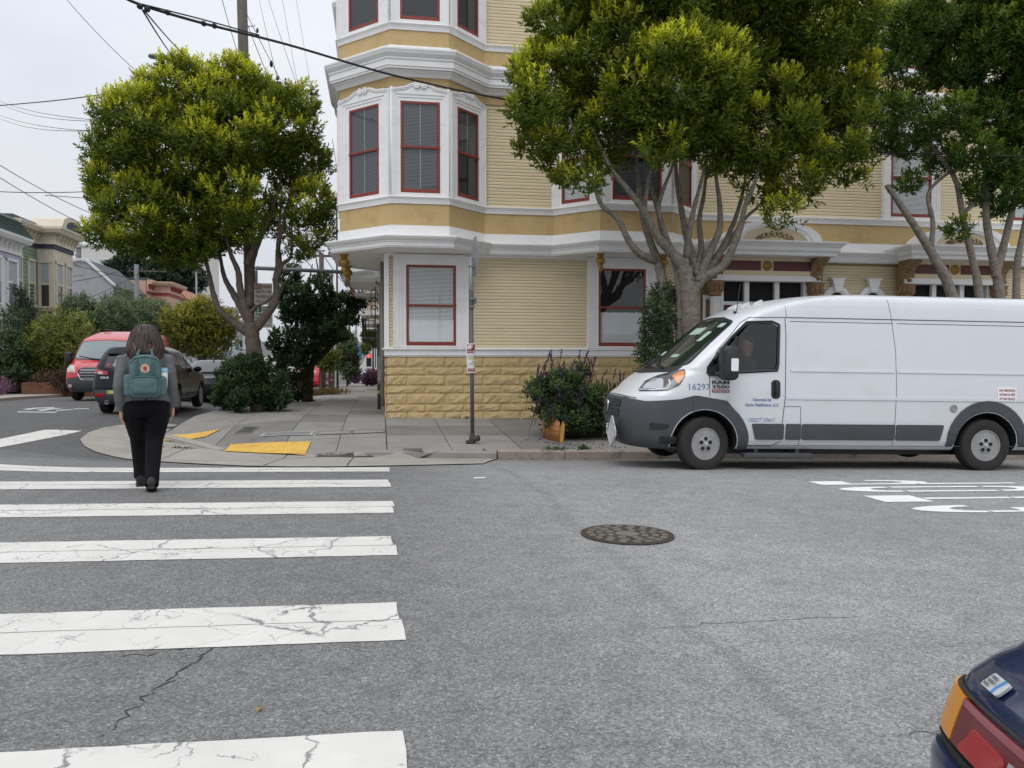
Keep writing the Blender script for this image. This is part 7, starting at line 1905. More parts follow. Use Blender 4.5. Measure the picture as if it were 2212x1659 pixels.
for a, b_, l in (((480, 0, 22), (512, 110, 23.5), 'left wire beside the wooden pole top'), ((560, 0, 40), (600, 175, 23), 'wire to the crossarm beside the pole'), ((530, 40, 23), (583, 175, 23.2), 'wire crossing behind the pole to the crossarm'), ((580, 0, 40), (640, 180, 30), 'third wire fanning right of the pole'), ((610, 0, 45), (643, 182, 40), 'fourth wire fanning right of the pole'), ((640, 0, 50), (672, 190, 45), 'rightmost wire fanning right of the pole'), ((533, 30, 23), (606, 172, 23.2), 'guy with black strain insulator right of the pole')):
    wire([a, b_], .009, l, .03)
wire([(718, 300, 34), (736, 420, 40)], .012, 'short wire between ficus and turret', .0)
for a, b_, l in (((640, 540, 60), (800, 700, 130), 'upper wire converging over the side street'), ((690, 540, 60), (806, 690, 130), 'middle wire converging over the side street'), ((722, 548, 60), (812, 672, 130), 'right wire converging over the side street')):
    wire([a, b_], .03, l, .3)
# bird-shaped strain insulators
for k, (px, py, d, lab) in enumerate(((406, 125, 20, 'strain insulator on the guy left of the pole'), (556, 66, 30, 'strain insulator on the wire right of the pole'), (586, 138, 23.2, 'strain insulator on the guy right of the crossarm'))):
    mb = MB(); mb.ball((0, 0, 0), (.05, .05, .10) if k else (.07, .05, .07), nu=8, nv=6); o = mb.build('strain_insulator', MAT['wire_black'], loc=tuple(atD(px, py, d))); tag(o, lab, 'insulator')
for px, py, d, lab in ((752, 573, 60, 'small bird perched on a wire above the side street'),):
    mb = MB(); M = Matrix.Rotation(R(-35), 4, 'Y'); mb.ball((0, 0, 0), (.22, .12, .11), M, nu=10, nv=6); mb.ball((.2, 0, .12), (.09, .08, .08), None, nu=8, nv=5); mb.tube([(-.15, 0, -.1), (-.42, 0, -.25)], [.06, .03], 5); mb.tube([(.27, 0, .12), (.34, 0, .11)], [.03, .004], 5)
    o = mb.build('bird', MAT['wire_black'], loc=tuple(atD(px, py, d)), smooth=True); tag(o, lab, 'bird')
# dark leaning post with yellow band by the corner, with chains
p = gnd(819, 884, 0, lambda x, y: S(x, y)); e = empty('dark_post', tuple(up(p)), 0, 'dark metal post with yellow band beside the building corner', 'post')
tp = at(817, 700, p.y); mb = MB(); mb.tube([(0, 0, -.05), (tp.x - p.x, 0, tp.z - p.z)], .045, 10); mb.build('shaft', MAT['pole_grey'], e, smooth=True)
mb = MB(); mb.lathe([(.05, .42), (.05, .50)], None, 10, False); mb.build('band', MAT['hydrant_yellow'], e)
mb = MB()
for k in range(16): z = .1 + .055 * k; mb.tube([(.07 + .012 * math.cos(t), .02 * math.sin(t) * (k % 2), z + .035 * math.sin(t)) for t in np.linspace(0, 2 * PI, 7)], .009, 4)
o = mb.build('chain', MAT['black_iron'], e); o['kind'] = 'stuff'
# ================================================================== HOUSES ALONG THE SIDE STREET
for nm, c in (('lavender', (0.40, 0.37, 0.50)), ('sage', (0.20, 0.275, 0.185)), ('house_grey', (0.36, 0.365, 0.39)), ('peach', (0.56, 0.36, 0.27)), ('off_white', (0.62, 0.60, 0.57)), ('cream_trim', (0.60, 0.54, 0.43)), ('navy_panel', (0.045, 0.05, 0.075)), ('navy_wall', (0.06, 0.065, 0.085)), ('brick_red', (0.28, 0.06, 0.045)), ('pale_blue', (0.42, 0.52, 0.60)), ('tan', (0.46, 0.37, 0.27)), ('house_white', (0.68, 0.69, 0.70))):
    mat(nm, c, 0.75, var=0.06, vscale=3, stain=tuple(x * .6 for x in c), samt=.3, sscale=1.2)
mat('shingle_green', (0.075, 0.12, 0.10), 0.85, var=0.2, vscale=4); mat('shingle_grey', (0.085, 0.088, 0.095), 0.85, var=0.15, vscale=4); mat('tile_orange', (0.34, 0.16, 0.08), 0.8, var=0.2, vscale=5)
mat('far_glass', (0.030, 0.036, 0.042), 0.06, spec=0.9); mat('far_curtain', (0.36, 0.40, 0.42), 0.7)
def far_window(M, w, h, trim, par, pane='far_glass', arch=False, upper='far_curtain'):
    mb = MB()
    for s in (-1, 1): bx(mb, M, s * w / 2 - .08, s * w / 2 + .08, -.1, h + .08, -.03, .07)
    bx(mb, M, -w / 2 - .08, w / 2 + .08, h, h + .16, -.03, .10); bx(mb, M, -w / 2 - .12, w / 2 + .12, -.16, -.06, -.03, .14); bx(mb, M, -w / 2, w / 2, h * .48, h * .53, -.03, .05)
    if arch: mb.prism([(w * .62 * math.cos(a), h + .16 + w * .38 * math.sin(a)) for a in np.linspace(0, PI, 11)], M, .09)
    f = mb.build('window', MAT[trim], par)
    mb = MB(); bx(mb, M, -w / 2 + .07, w / 2 - .07, -.05, h * .49, -.02, .02); mb.build('pane', MAT[pane], f)
    mb = MB(); bx(mb, M, -w / 2 + .07, w / 2 - .07, h * .52, h, -.02, .035); mb.build('pane', MAT[upper], f)
def fmx(x, y, z): return Matrix.Translation((x, y, z)) @ Matrix(((0, 0, 1, 0), (1, 0, 0, 0), (0, 1, 0, 0), (0, 0, 0, 1)))     # faces +X
def fmy(x, y, z): return Matrix.Translation((x, y, z)) @ Matrix(((1, 0, 0, 0), (0, 0, -1, 0), (0, 1, 0, 0), (0, 0, 0, 1)))    # faces -Y
HX = -20.0
def victorian(name, label, y0, y1, zt, wall, trim, accent, bay, bd=.95, roof=None, floors=((.9, 2.0), (4.8, 2.0)), pane='far_glass', boards_=False, depth=9.0, arch=False, band=None):
    zg = float(roll((y0 + y1) / 2)) + .1
    e = empty(name, (HX, y0, zg), 0, label, 'house')
    def P(mb, nm, m, **k): o = mb.build(nm, MAT[m], e, **k); return o
    L = y1 - y0
    mb = MB(); mb.box(-depth, 0, 0, L, -.5, zt); P(mb, 'wall', wall)
    b0, b1 = bay[0] - y0, bay[1] - y0
    mb = MB(); mb.prism([(-.1, b0), (bd, b0), (bd, b1), (-.1, b1)], Matrix.Translation((0, 0, .2)), zt - .6); P(mb, 'bay', trim if band is None else band)
    path = [(-depth, -.0), (0, 0), (0, b0), (bd, b0), (bd, b1), (0, b1), (0, L)]
    path = [p for p in path][::-1]
    path = [(0, 0), (0, b0), (bd, b0), (bd, b1), (0, b1), (0, L)][::1]
    pr = [(x, y) for x, y in path]
    def sw(prof, nm, m):
        mb = MB(); mb.sweep([(-o_, z) for o_, z in prof] if False else prof, pr); P(mb, nm, m)
    # outward is +X when walking towards +Y
    sw([(-.05, zt - .9), (.12, zt - .9), (.12, zt - .35), (.45, zt - .25), (.55, zt - .05), (.55, zt + .05), (-.05, zt + .1)], 'cornice', trim)
    mid = floors[1][0] - .9
    sw([(-.03, mid), (.10, mid), (.14, mid + .15), (.28, mid + .25), (.28, mid + .33), (-.03, mid + .4)], 'belt_course', trim)
    sw([(-.02, mid - .55), (.05, mid - .55), (.05, mid - .1), (-.02, mid - .1)], 'accent_band', accent)
    sw([(-.02, zt - 1.15), (.06, zt - 1.15), (.06, zt - .92), (-.02, zt - .92)], 'accent_band', accent)
    for k in range(int(L / .55)):
        y = .25 + k * .55; x = bd if b0 <= y <= b1 else 0
        mb = MB(); mb.prism([(0, 0), (.30, .42), (0, .42)], Matrix(((1, 0, 0, x + .1), (0, 0, 1, y - .06), (0, 1, 0, zt - .78), (0, 0, 0, 1))), .12); P(mb, 'bracket', accent if accent == 'brick_red' else trim)
    bw = (b1 - b0)
    for z, h in floors:
        n = 2 if bw > 1.7 else 1
        for k in range(n): far_window(fmx(bd + .002, b0 + bw * (k + .5) / n, z), bw / n * .62, h, trim, e, pane, arch)
        far_window(fmy(bd * .5, b0 - .002, z), bd * .62, h, trim, e, pane, arch)
        for y in (np.arange(.8, b0 - .5, 1.7) if b0 > 1.4 else []): far_window(fmx(.002, y, z), .85, h, trim, e, pane)
        for y in (np.arange(b1 + .9, L - .4, 1.7)): far_window(fmx(.002, y, z), .85, h, trim, e, pane)
    for z in ((floors[0][0] - .5), (floors[1][0] - .5)):
        mb = MB(); mb.box(bd, bd + .03, b0 + .2, b1 - .2, z - .25, z + .15); mb.box(bd * .15, bd * .85, b0 - .03, b0, z - .25, z + .15); P(mb, 'panel', accent)
    if boards_:
        for k in range(int((zt - 1.5) / .2)):
            mb = MB(); mb.prism([(0, 0), (.035, 0), (.01, .19), (0, .19)], Matrix(((1, 0, 0, .0), (0, 0, 1, 0), (0, 1, 0, .3 + .2 * k), (0, 0, 0, 1))), max(b0, .1)); P(mb, 'siding_board', wall)
    if roof == 'mansard':
        mb = MB(); mb.loft([[Vector(q) for q in ((-2, -.1, z_), (x_, -.1 + (.0 if z_ < zt + .3 else .5), z_), (x_, L, z_), (-2, L, z_))] for z_, x_ in ((zt + .05, bd + .5), (zt + .2, bd + .35), (zt + 1.15, bd - .35), (zt + 1.25, bd - .45))]); P(mb, 'roof', 'shingle_green')
        for k in range(6):
            mb = MB(); z_ = zt + .22 + .155 * k; x_ = bd + .36 - .11 * k; mb.box(x_ - .1, x_ + .03, -.1, L, z_, z_ + .03); P(mb, 'shingle_course', 'shingle_green')
    elif roof == 'orange':
        mb = MB(); mb.loft([[Vector(q) for q in ((-2, .2, z_), (x_, .2, z_), (x_, L, z_), (-2, L, z_))] for z_, x_ in ((zt + .05, bd + .4), (zt + 1.3, bd - .9))]); P(mb, 'roof', 'tile_orange')
    elif roof == 'bow':
        mb = MB(); rings = []
        for y in np.linspace(b0 - .3, b1 + .3, 11):
            t = (y - (b0 + b1) / 2) / ((b1 - b0) / 2 + .3); rings.append([Vector((x_, y, z_)) for x_, z_ in ((-.2, zt), (bd + .6, zt), (bd + .6, zt + .15 + .75 * math.sqrt(max(0, 1 - t * t))), (-.2, zt + .15 + .75 * math.sqrt(max(0, 1 - t * t))))])
        mb.loft(rings); P(mb, 'bow_roof', trim)
        mb = MB(); mb.prism([((b1 - b0) * .38 * math.cos(a) + (b0 + b1) / 2, .15 + .5 * math.sin(a)) for a in np.linspace(0, PI, 11)], Matrix(((0, 0, 1, bd + .6), (1, 0, 0, 0), (0, 1, 0, zt), (0, 0, 0, 1))), .03); P(mb, 'bow_panel', accent)
        mb = MB(); mb.box(-depth, .1, 0, L, zt, zt + .3); P(mb, 'roof', 'shingle_grey')
    else:
        mb = MB(); mb.box(-depth, .05, .0, L, zt, zt + .25); P(mb, 'roof', 'shingle_grey')
    return e
yy = lambda px, X=HX: atX(px, 800, X).y
v = victorian('lavender_house', 'lavender and white bay fronted house at the far left edge', 39.5, 48.2, 8.1, 'lavender', 'house_white', 'lavender', (43.6, 47.3), .8, 'mansard', ((.8, 2.0), (4.6, 2.2)))
v = victorian('green_house', 'sage green house with cream bay and bowed cornice', 48.3, 56.2, 9.5, 'sage', 'cream_trim', 'navy_panel', (yy(82), 54.6), .95, 'bow', ((1.0, 2.2), (5.0, 2.5)), boards_=True, arch=True)
# porch arch and balusters of the first two houses
mb = MB()
for k in range(8): mb.lathe([(.05, 0), (.08, .15), (.04, .4), (.07, .6), (.05, .7)], Matrix.Translation((.55, 5.0 + .22 * k, 4.3)), 8)
mb.box(.45, .65, 4.9, 6.8, 5.0, 5.1); mb.box(0, .65, 4.9, 6.8, 4.2, 4.3); mb.build('balustrade', MAT['house_white'], bpy.data.objects['lavender_house'])
gh = bpy.data.objects['green_house']
mb = MB(); rings = []
for a in np.linspace(0, PI, 13): rings.append([Vector((x_, 1.1 + r_ * math.cos(a), 3.0 + r_ * math.sin(a))) for r_, x_ in ((.55, 0), (.55, .9), (.8, .9), (.8, 0))])
mb.loft(rings); mb.box(0, .9, .3, .55, .2, 3.0); mb.box(0, .9, 1.65, 1.9, .2, 3.0); mb.box(0, .95, .2, 2.0, 3.8, 4.1); mb.build('porch_arch', MAT['cream_trim'], gh)
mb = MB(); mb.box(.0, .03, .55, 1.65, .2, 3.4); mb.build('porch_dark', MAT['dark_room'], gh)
# grey gabled house, its plain side wall to the viewer
e = empty('grey_house', (-20.3, 66.5, -.4), 0, 'plain pale grey house with dark roof slope beyond the green one', 'house')
mb = MB(); M = Matrix(((1, 0, 0, 0), (0, 0, 1, 0), (0, 1, 0, 0), (0, 0, 0, 1)))
mb.prism([(-9, 0), (0, 0), (0, 7.7), (-1.9, 9.55), (-9, 9.55)], M, 7.5); mb.build('wall', MAT['house_grey'], e)
mb = MB(); mb.prism([(.35, 7.45), (.35, 7.65), (-1.9, 9.8), (-9, 9.8), (-9, 9.62), (-2, 9.62)], Matrix.Translation((0, -.18, 0)) @ M, .2); mb.build('barge_board', MAT['house_white'], e)
mb = MB(); mb.prism([(.4, 7.50), (.4, 7.62), (-1.95, 9.75), (-2.0, 9.6)], Matrix.Translation((0, .03, 0)) @ M, 7.6); mb.build('roof', MAT['shingle_grey'], e)
mb = MB(); mb.sweep([(-.02, 5.4), (.12, 5.4), (.3, 5.65), (-.02, 5.75)], [(-9, 0), (0, 0), (0, 7.5)]); mb.build('cornice', MAT['house_white'], e)
for y in (2, 4, 5.6): far_window(fmx(.003, y, 6.1), .9, .8, 'house_white', e)
mb = MB(); mb.tube([(-3.5, 3, 9.4), (-3.5, 3, 11.0)], .2, 8); mb.lathe([(.35, 0), (.2, .3), (.0, .35)], Matrix.Translation((-3.5, 3, 11.0)), 10); mb.build('flue', MAT['galv'], e)
v = victorian('peach_house', 'peach house with red brackets and dark roof beyond the grey pole', 74.3, 82, 9.3, 'peach', 'peach', 'brick_red', (76.2, 80.6), 1.3, None, ((1.0, 2.0), (4.9, 2.0)), 'far_glass', arch=True)
v = victorian('orange_roof_house', 'cream house with orange tiled mansard beyond the peach one', 83, 92, 8.6, 'off_white', 'house_white', 'off_white', (85, 89), 1.0, 'orange')
v = victorian('navy_house', 'dark navy flat roofed house left of the ficus trunk', 92.5, 104, 9.7, 'navy_wall', 'navy_wall', 'navy_wall', (94, 97), .4)
v = victorian('white_bay_house', 'white bay windowed house seen past the left ficus limbs', 104.5, 116, 9.6, 'house_white', 'house_white', 'pale_blue', (106, 112), 1.2, None)
v = victorian('pale_blue_house', 'pale blue shop fronted house low behind the ficus trunk', 116.5, 134, 8.5, 'pale_blue', 'house_white', 'navy_panel', (120, 128), .8, None)
def block(name, label, x0, x1, y0, y1, z1, m, wins=True, cap=None):
    e = empty(name, (x0, y0, float(roll(y0)) - .2), 0, label, 'building'); mb = MB(); mb.box(0, x1 - x0, 0, y1 - y0, 0, z1); mb.build('wall', MAT[m], e)
    mb = MB(); mb.box(-.2, x1 - x0 + .2, -.2, y1 - y0 + .2, z1, z1 + .4); mb.build('roof', MAT[cap or m], e)
    if wins:
        for z in np.arange(2, z1 - 1.5, 3.2):
            for x in np.arange(1.6, x1 - x0 - .6, 3.0): far_window(fmy(x, -.003, z), 1.3, 1.7, 'house_white', e)
    return e
block('hill_building', 'tall pale block on the rise behind the left ficus trunk', -52, -31, 150, 165, 22, 'off_white')
block('hill_building', 'grey white block on the hill between pole and ficus', -70, -54, 160, 175, 20, 'house_white')
block('hill_building', 'low white block on the rise far behind the red van', -88, -72, 165, 180, 17, 'house_grey')
# ---- buildings on the right of the side street, past the yellow one
e = empty('tan_building', (0.35, 34.2, -.2), 0, 'tan building with overhanging bays and fire escape past the corner house', 'building')
mb = MB(); mb.box(0, 18, 0, 24, -.5, 11.5); mb.build('wall', MAT['tan'], e)
for y in (4.0, 12.0, 19.0):
    mb = MB(); mb.prism([(0, y - .9), (-1.0, y), (-1.0, y + 2.2), (0, y + 3.1)], Matrix.Translation((0, 0, 3.9)), 7.4); b_ = mb.build('bay', MAT['tan'], e)
    for z in (3.75, 4.6, 7.1, 7.9, 10.9): mb = MB(); mb.prism([(0, y - 1.1), (-1.2, y - .1), (-1.2, y + 2.3), (0, y + 3.3)], Matrix.Translation((0, 0, z)), .22); mb.build('bay_moulding', MAT['off_white'], b_)
    for z in (5.1, 8.4): far_window(Matrix.Translation((-.5, y - .45, z)) @ Matrix.Rotation(-PI / 4, 4, 'Z') @ FACE, .8, 1.7, 'house_white', b_)
for z in (2.9, 6.2):
    mb = MB(); mb.box(-1.25, -.05, 8.0, 11.4, z, z + .06); mb.build('fire_escape_deck', MAT['black_iron'], e)
    mb = MB()
    for x, ya, yb in ((-1.25, 8.0, 11.4), (-1.25, 8.0, 8.0), (-1.25, 11.4, 11.4)):
        for zz in (.5, 1.0): mb.tube([(-1.25, ya, z + zz), (-1.25 if ya != yb else 0, yb, z + zz)], .025, 5)
    for y in np.linspace(8.0, 11.4, 12): mb.tube([(-1.25, y, z), (-1.25, y, z + 1.0)], .015, 4)
    for x in np.linspace(-1.2, -.1, 5): mb.tube([(x, 8.0, z), (x, 8.0, z + 1.0)], .015, 4)
    mb.build('fire_escape_rail', MAT['black_iron'], e)
mb = MB()
for s in (-.2, .2): mb.tube([(-1.1, 9 + s, 3.0), (-1.1, 9 + s, 7.4)], .03, 5)
for k in range(12): mb.tube([(-1.1, 8.8, 3.2 + .33 * k), (-1.1, 9.2, 3.2 + .33 * k)], .02, 4)
mb.build('ladder', MAT['black_iron'], e)
mb = MB(); mb.box(-.4, .1, 0, 24, 11.3, 11.8); mb.build('cornice', MAT['off_white'], e)
block('street_building', 'grey building further along the right side of the side street', 0.5, 16, 60, 92, 10.5, 'house_grey', False)
# ================================================================== TREES AND PLANTS
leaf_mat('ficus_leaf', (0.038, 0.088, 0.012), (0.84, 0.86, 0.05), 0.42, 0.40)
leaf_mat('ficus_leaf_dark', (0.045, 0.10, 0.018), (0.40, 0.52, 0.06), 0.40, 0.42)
leaf_mat('shrub_leaf', (0.030, 0.060, 0.020), (0.12, 0.19, 0.065), 0.15, 0.45)
leaf_mat('olive_leaf', (0.10, 0.14, 0.03), (0.48, 0.48, 0.08), 0.3)
leaf_mat('yellow_leaf', (0.11, 0.13, 0.02), (0.52, 0.46, 0.06), 0.3)
leaf_mat('grey_leaf', (0.08, 0.12, 0.055), (0.28, 0.35, 0.17), 0.2)
leaf_mat('conifer', (0.022, 0.042, 0.024), (0.08, 0.105, 0.055), 0.1)
leaf_mat('sage_leaf', (0.045, 0.085, 0.030), (0.16, 0.25, 0.07), 0.3)
leaf_mat('flower_purple', (0.045, 0.015, 0.10), (0.13, 0.05, 0.20), 0.2)
leaf_mat('flower_pink', (0.16, 0.06, 0.13), (0.38, 0.20, 0.32), 0.2)
leaf_mat('flower_white', (0.6, 0.6, 0.58), (0.8, 0.8, 0.8), 0.2)
leaf_mat('dry_grass', (0.14, 0.10, 0.04), (0.28, 0.22, 0.09), 0.2)
leaf_mat('rust_leaf', (0.055, 0.035, 0.02), (0.16, 0.10, 0.035), 0.2)
mat('bark_pale', (0.215, 0.19, 0.155), 0.85, var=0.3, vscale=9, bump=1.0, bscale=26, stain=(0.065, 0.055, 0.045), samt=1.0, sscale=13, stretch=(1, 1, 1.2))
mat('bark_brown', (0.115, 0.09, 0.07), 0.88, var=0.3, vscale=8, bump=1.0, bscale=24, stain=(0.05, 0.04, 0.032), samt=0.8, sscale=9)
mat('bark_dark', (0.035, 0.028, 0.022), 0.9, var=0.3, vscale=8)
mat('reed', (0.40, 0.17, 0.055), 0.75, var=0.25, vscale=40, stretch=(1, 1, .1)); mat('reed_rib', (0.33, 0.13, 0.04), 0.8, var=0.2, vscale=30); mat('old_log', (0.13, 0.085, 0.065), 0.9, var=0.3, vscale=10, bump=.5)

def leaves_mesh(name, m, P, D, tip, per, llen, lwid, shoot_len, parent, r, open0=72, open1=22, fold=.25, loc=None):
    """shoots at P along D, each with per leaves in a spiral; tip: how pale the young end of each shoot is"""
    n = len(P); P = np.repeat(P, per, 0); D = np.repeat(D / np.linalg.norm(D, axis=1, keepdims=True), per, 0); tp = np.repeat(tip, per)
    k = np.tile(np.arange(per), n); t = k / max(per - 1, 1)
    ref = np.where(np.abs(D[:, 2:3]) < .9, np.array([[0, 0, 1.0]]), np.array([[1.0, 0, 0]]))
    U = np.cross(D, ref); U /= np.linalg.norm(U, axis=1, keepdims=True); V = np.cross(D, U)
    a = k * 2.4 + np.repeat(r.uniform(0, 6.28, n), per) + r.normal(0, .3, n * per)
    rad = U * np.cos(a)[:, None] + V * np.sin(a)[:, None]
    op = np.radians(open0 + (open1 - open0) * t + r.normal(0, 12, n * per))
    A = D * np.cos(op)[:, None] + rad * np.sin(op)[:, None] + r.normal(0, .12, (n * per, 3))
    A /= np.linalg.norm(A, axis=1, keepdims=True)
    N = np.cross(A, np.cross(D, A) + 1e-6); N /= np.linalg.norm(N, axis=1, keepdims=True) + 1e-9
    W = np.cross(A, N)
    L = llen * r.uniform(.7, 1.25, n * per) * (1 - .25 * t); w = L * (lwid / llen)
    B = P + D * (shoot_len * t)[:, None]
    v = np.empty((n * per, 4, 3)); v[:, 0] = B
    v[:, 1] = B + A * (L * .48)[:, None] + W * (w / 2)[:, None] + N * (w * fold)[:, None]
    v[:, 2] = B + A * L[:, None] - N * (L * .08)[:, None]
    v[:, 3] = B + A * (L * .48)[:, None] - W * (w / 2)[:, None] + N * (w * fold)[:, None]
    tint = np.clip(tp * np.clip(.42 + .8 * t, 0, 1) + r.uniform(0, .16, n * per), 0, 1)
    me = bpy.data.meshes.new(name); nv = n * per * 4; nf = n * per * 2
    me.vertices.add(nv); me.vertices.foreach_set('co', v.reshape(-1))
    i = np.arange(n * per) * 4; tri = np.stack([i, i + 1, i + 2, i, i + 2, i + 3], 1).reshape(-1)
    me.loops.add(nf * 3); me.loops.foreach_set('vertex_index', tri.astype(np.int32))
    me.polygons.add(nf); me.polygons.foreach_set('loop_start', np.arange(0, nf * 3, 3, dtype=np.int32)); me.polygons.foreach_set('loop_total', np.full(nf, 3, np.int32))
    at_ = me.attributes.new('tint', 'FLOAT', 'POINT'); at_.data.foreach_set('value', np.repeat(tint, 4).astype(np.float32))
    me.materials.append(m); me.update(calc_edges=True)
    o = link(name, me, parent); return o
def crown(lobes, n, r, up=.55, bright=.8, shell=(.70, 1.0), inner=.18):
    """shoots over leafy clumps that sit on overlapping lobes (centre, radii); young pale shoots on the clumps' upper sides"""
    C_ = np.array([l[0] for l in lobes], float); Ra = np.array([l[1] for l in lobes], float)
    SC = []; SR = []
    for c, ra in zip(C_, Ra):
        m = int(np.clip(16 * (ra[0] / 1.0) ** 1.1, 7, 26))
        for k in range(m):
            z = 1 - 2 * (k + .5) / m; a = k * 2.399 + r.uniform(-.4, .4); q = math.sqrt(1 - z * z); d = np.array([q * math.cos(a), q * math.sin(a), z])
            SC.append(c + d * ra * r.uniform(.56, .78)); SR.append(ra[0] * r.uniform(.26, .40) * np.array([1, 1, .8]))
    SC = np.array(SC); SR = np.array(SR); wt = SR[:, 0] ** 2; wt /= wt.sum()
    P = []; D = []; T = []; tot = 0
    while tot < n:
        m = 12000; k = r.choice(len(SC), m, p=wt); d = r.normal(0, 1, (m, 3)); d /= np.linalg.norm(d, axis=1, keepdims=True)
        rr = np.where(r.random(m) < inner, r.uniform(.2, .75, m), r.uniform(shell[0], shell[1] * 1.08, m))
        p = SC[k] + d * SR[k] * rr[:, None]
        q = np.min(np.linalg.norm((p[:, None] - C_[None]) / Ra[None], axis=2), axis=1)
        keep = (q > .60) | (r.random(m) < .10)
        p, d, rr2, k2 = p[keep], d[keep], rr[keep], k[keep]
        ax = d * .7 + np.array([0, 0, up]) + r.normal(0, .22, d.shape)
        b = np.clip((d[:, 2] + .42) * 1.15, 0, 1) * np.clip((rr2 - .55) * 4, 0, 1) * bright * r.uniform(.5, 1.1, len(d)) * np.where(np.sin(k2 * 12.9) > -.35, 1, .30)  # fades downward and inward, painting sky light over the young growth
        P.append(p); D.append(ax); T.append(b); tot += len(p)
    return np.concatenate(P)[:n], np.concatenate(D)[:n], np.concatenate(T)[:n]
def limbs(parent, base, m, runs, n=9):
    trunk = None
    for i, (pts, r0, r1) in enumerate(runs):
        P = [Vector(p) - base for p in pts]; fine = []; rad = []
        if i and (P[-1] - P[-2]).length > .25: P.append(P[-1] + (P[-1] - P[-2]).normalized() * .7 + Vector((0, 0, .35))); r1 *= .35
        M_ = len(P)
        for j in range(M_ - 1):
            p0, p1, p2, p3 = P[max(j - 1, 0)], P[j], P[j + 1], P[min(j + 2, M_ - 1)]
            for k in range(5):
                t = k / 5; fine.append(.5 * ((2 * p1) + (p2 - p0) * t + (2 * p0 - 5 * p1 + 4 * p2 - p3) * t * t + (3 * p1 - p0 - 3 * p2 + p3) * t ** 3)); u = (j + t) / (M_ - 1); rad.append((r0 + (r1 - r0) * u) * (1 + .06 * math.sin(j * 5 + k * 2 + i)))
        fine.append(P[-1]); rad.append(r1)
        mb = MB(); mb.tube(fine, rad, n)
        o = mb.build('trunk' if i == 0 else 'limb', m, parent if trunk is None else trunk, smooth=True)
        if trunk is None: trunk = o
def tree(name, label, base, lobes, n, lm, bark=None, runs=(), cat='tree', per=9, llen=.125, lwid=.048, sl=.20, seed=1, group=None, up=.75, bright=.8, inner=.18, shell=(.70, 1.0), o0=66, o1=18, crown_name='crown'):
    r = np.random.default_rng(seed); e = empty(name, tuple(base), 0, label, cat, group); b = Vector(base)
    if runs: limbs(e, b, bark, runs)
    P, D, T = crown([((Vector(c) - b)[:], ra) for c, ra in lobes], n, r, up, bright, shell, inner)
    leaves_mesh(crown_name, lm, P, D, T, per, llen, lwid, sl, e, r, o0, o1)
    return e
def PL(L, Y, sc, dy=None, ry=None, seed=0):
    """lobes from (x, y, radius in sight-line pixels, depth offset)"""
    out = []; r = random.Random(seed)
    for l in L:
        x, y, rp = l[:3]; o = l[3] if len(l) > 3 else r.uniform(-.5, .5); p = at(x, y, Y + o); ra = rp / sc
        out.append((p, (ra, min(ra * 1.15, ry or 9), ra)))
    return out
# ---- the ficus on the corner (left)
FYL = 20.9; scL = FPX / 20.5
Z2 = lambda x, y, Y=FYL: at((x / 2.074 + 800) / 1.8228, (y / 2.074 + 900) / 1.8228, Y)
Z7 = lambda x, y, Y=FYL: at((x / 1.659 + 250) / 1.8228, (y / 1.659 + 150) / 1.8228, Y)
tb = Z2(455, 1400); tb.z = SP1(tb.x, tb.y)
runs = [([tb, Z2(440, 1150), Z2(412, 980), Z2(398, 860), Z2(392, 770)], .215, .17),
        ([Z2(400, 880), Z2(330, 825), Z2(235, 755), Z2(130, 660, 20.8), Z2(85, 540, 20.9), Z2(55, 400, 21), Z2(20, 230, 21.2)], .125, .07), ([Z2(392, 790), Z2(310, 640, 21), Z2(240, 520, 21.2), Z2(175, 400, 21.3), Z2(140, 230, 21.4)], .12, .06),
        ([Z2(392, 780), Z2(335, 620), Z2(300, 480), Z2(285, 350), Z2(225, 210), Z2(190, 60)], .12, .06), ([Z2(415, 830), Z2(505, 720), Z2(585, 600), Z2(600, 500), Z2(592, 400), Z2(625, 270), Z2(610, 130), Z2(625, -30)], .125, .06),
        ([Z2(596, 430), Z2(640, 300), Z2(715, 230), Z2(720, 80)], .07, .045), ([Z2(375, 690), Z2(430, 640), Z2(545, 575)], .055, .045), ([Z2(370, 640), Z2(385, 350, 21.3), Z2(430, 180, 21.4), Z2(490, 30, 21.5)], .11, .055),
        ([Z7(1195, 1480), Z7(1240, 1380), Z7(1310, 1250), Z7(1345, 1165), Z7(1400, 1010), Z7(1420, 900)], .09, .03), ([Z7(1400, 1500), Z7(1405, 1340), Z7(1440, 1200), Z7(1490, 1050)], .07, .035), ([Z7(1250, 1185), Z7(1310, 1165), Z7(1375, 1185)], .035, .03), ([Z7(1340, 1170), Z7(1300, 1080), Z7(1330, 960)], .03, .015)]
LL = [(305, 285, 96), (400, 225, 95), (505, 200, 72), (275, 400, 84), (390, 340, 120), (510, 300, 100), (610, 265, 76), (650, 355, 66), (668, 440, 56), (298, 472, 92), (400, 470, 105), (430, 535, 48), (385, 545, 46), (470, 520, 46, .5), (570, 465, 42, .4), (610, 490, 38, .8), (640, 545, 30), (505, 420, 62, -.9), (250, 335, 60), (490, 160, 38), (648, 225, 42), (672, 510, 48), (340, 525, 55), (560, 230, 60, .8), (480, 480, 60, .6), (530, 500, 40, -.7), (610, 345, 40, 1.0), (610, 420, 42, 1.2)]
tree('ficus_tree', 'round headed ficus on the pavement corner, left of the building', tb, PL(LL, FYL, scL, seed=3), 15500, MAT['ficus_leaf'], MAT['bark_brown'], runs, seed=21, bright=.95)
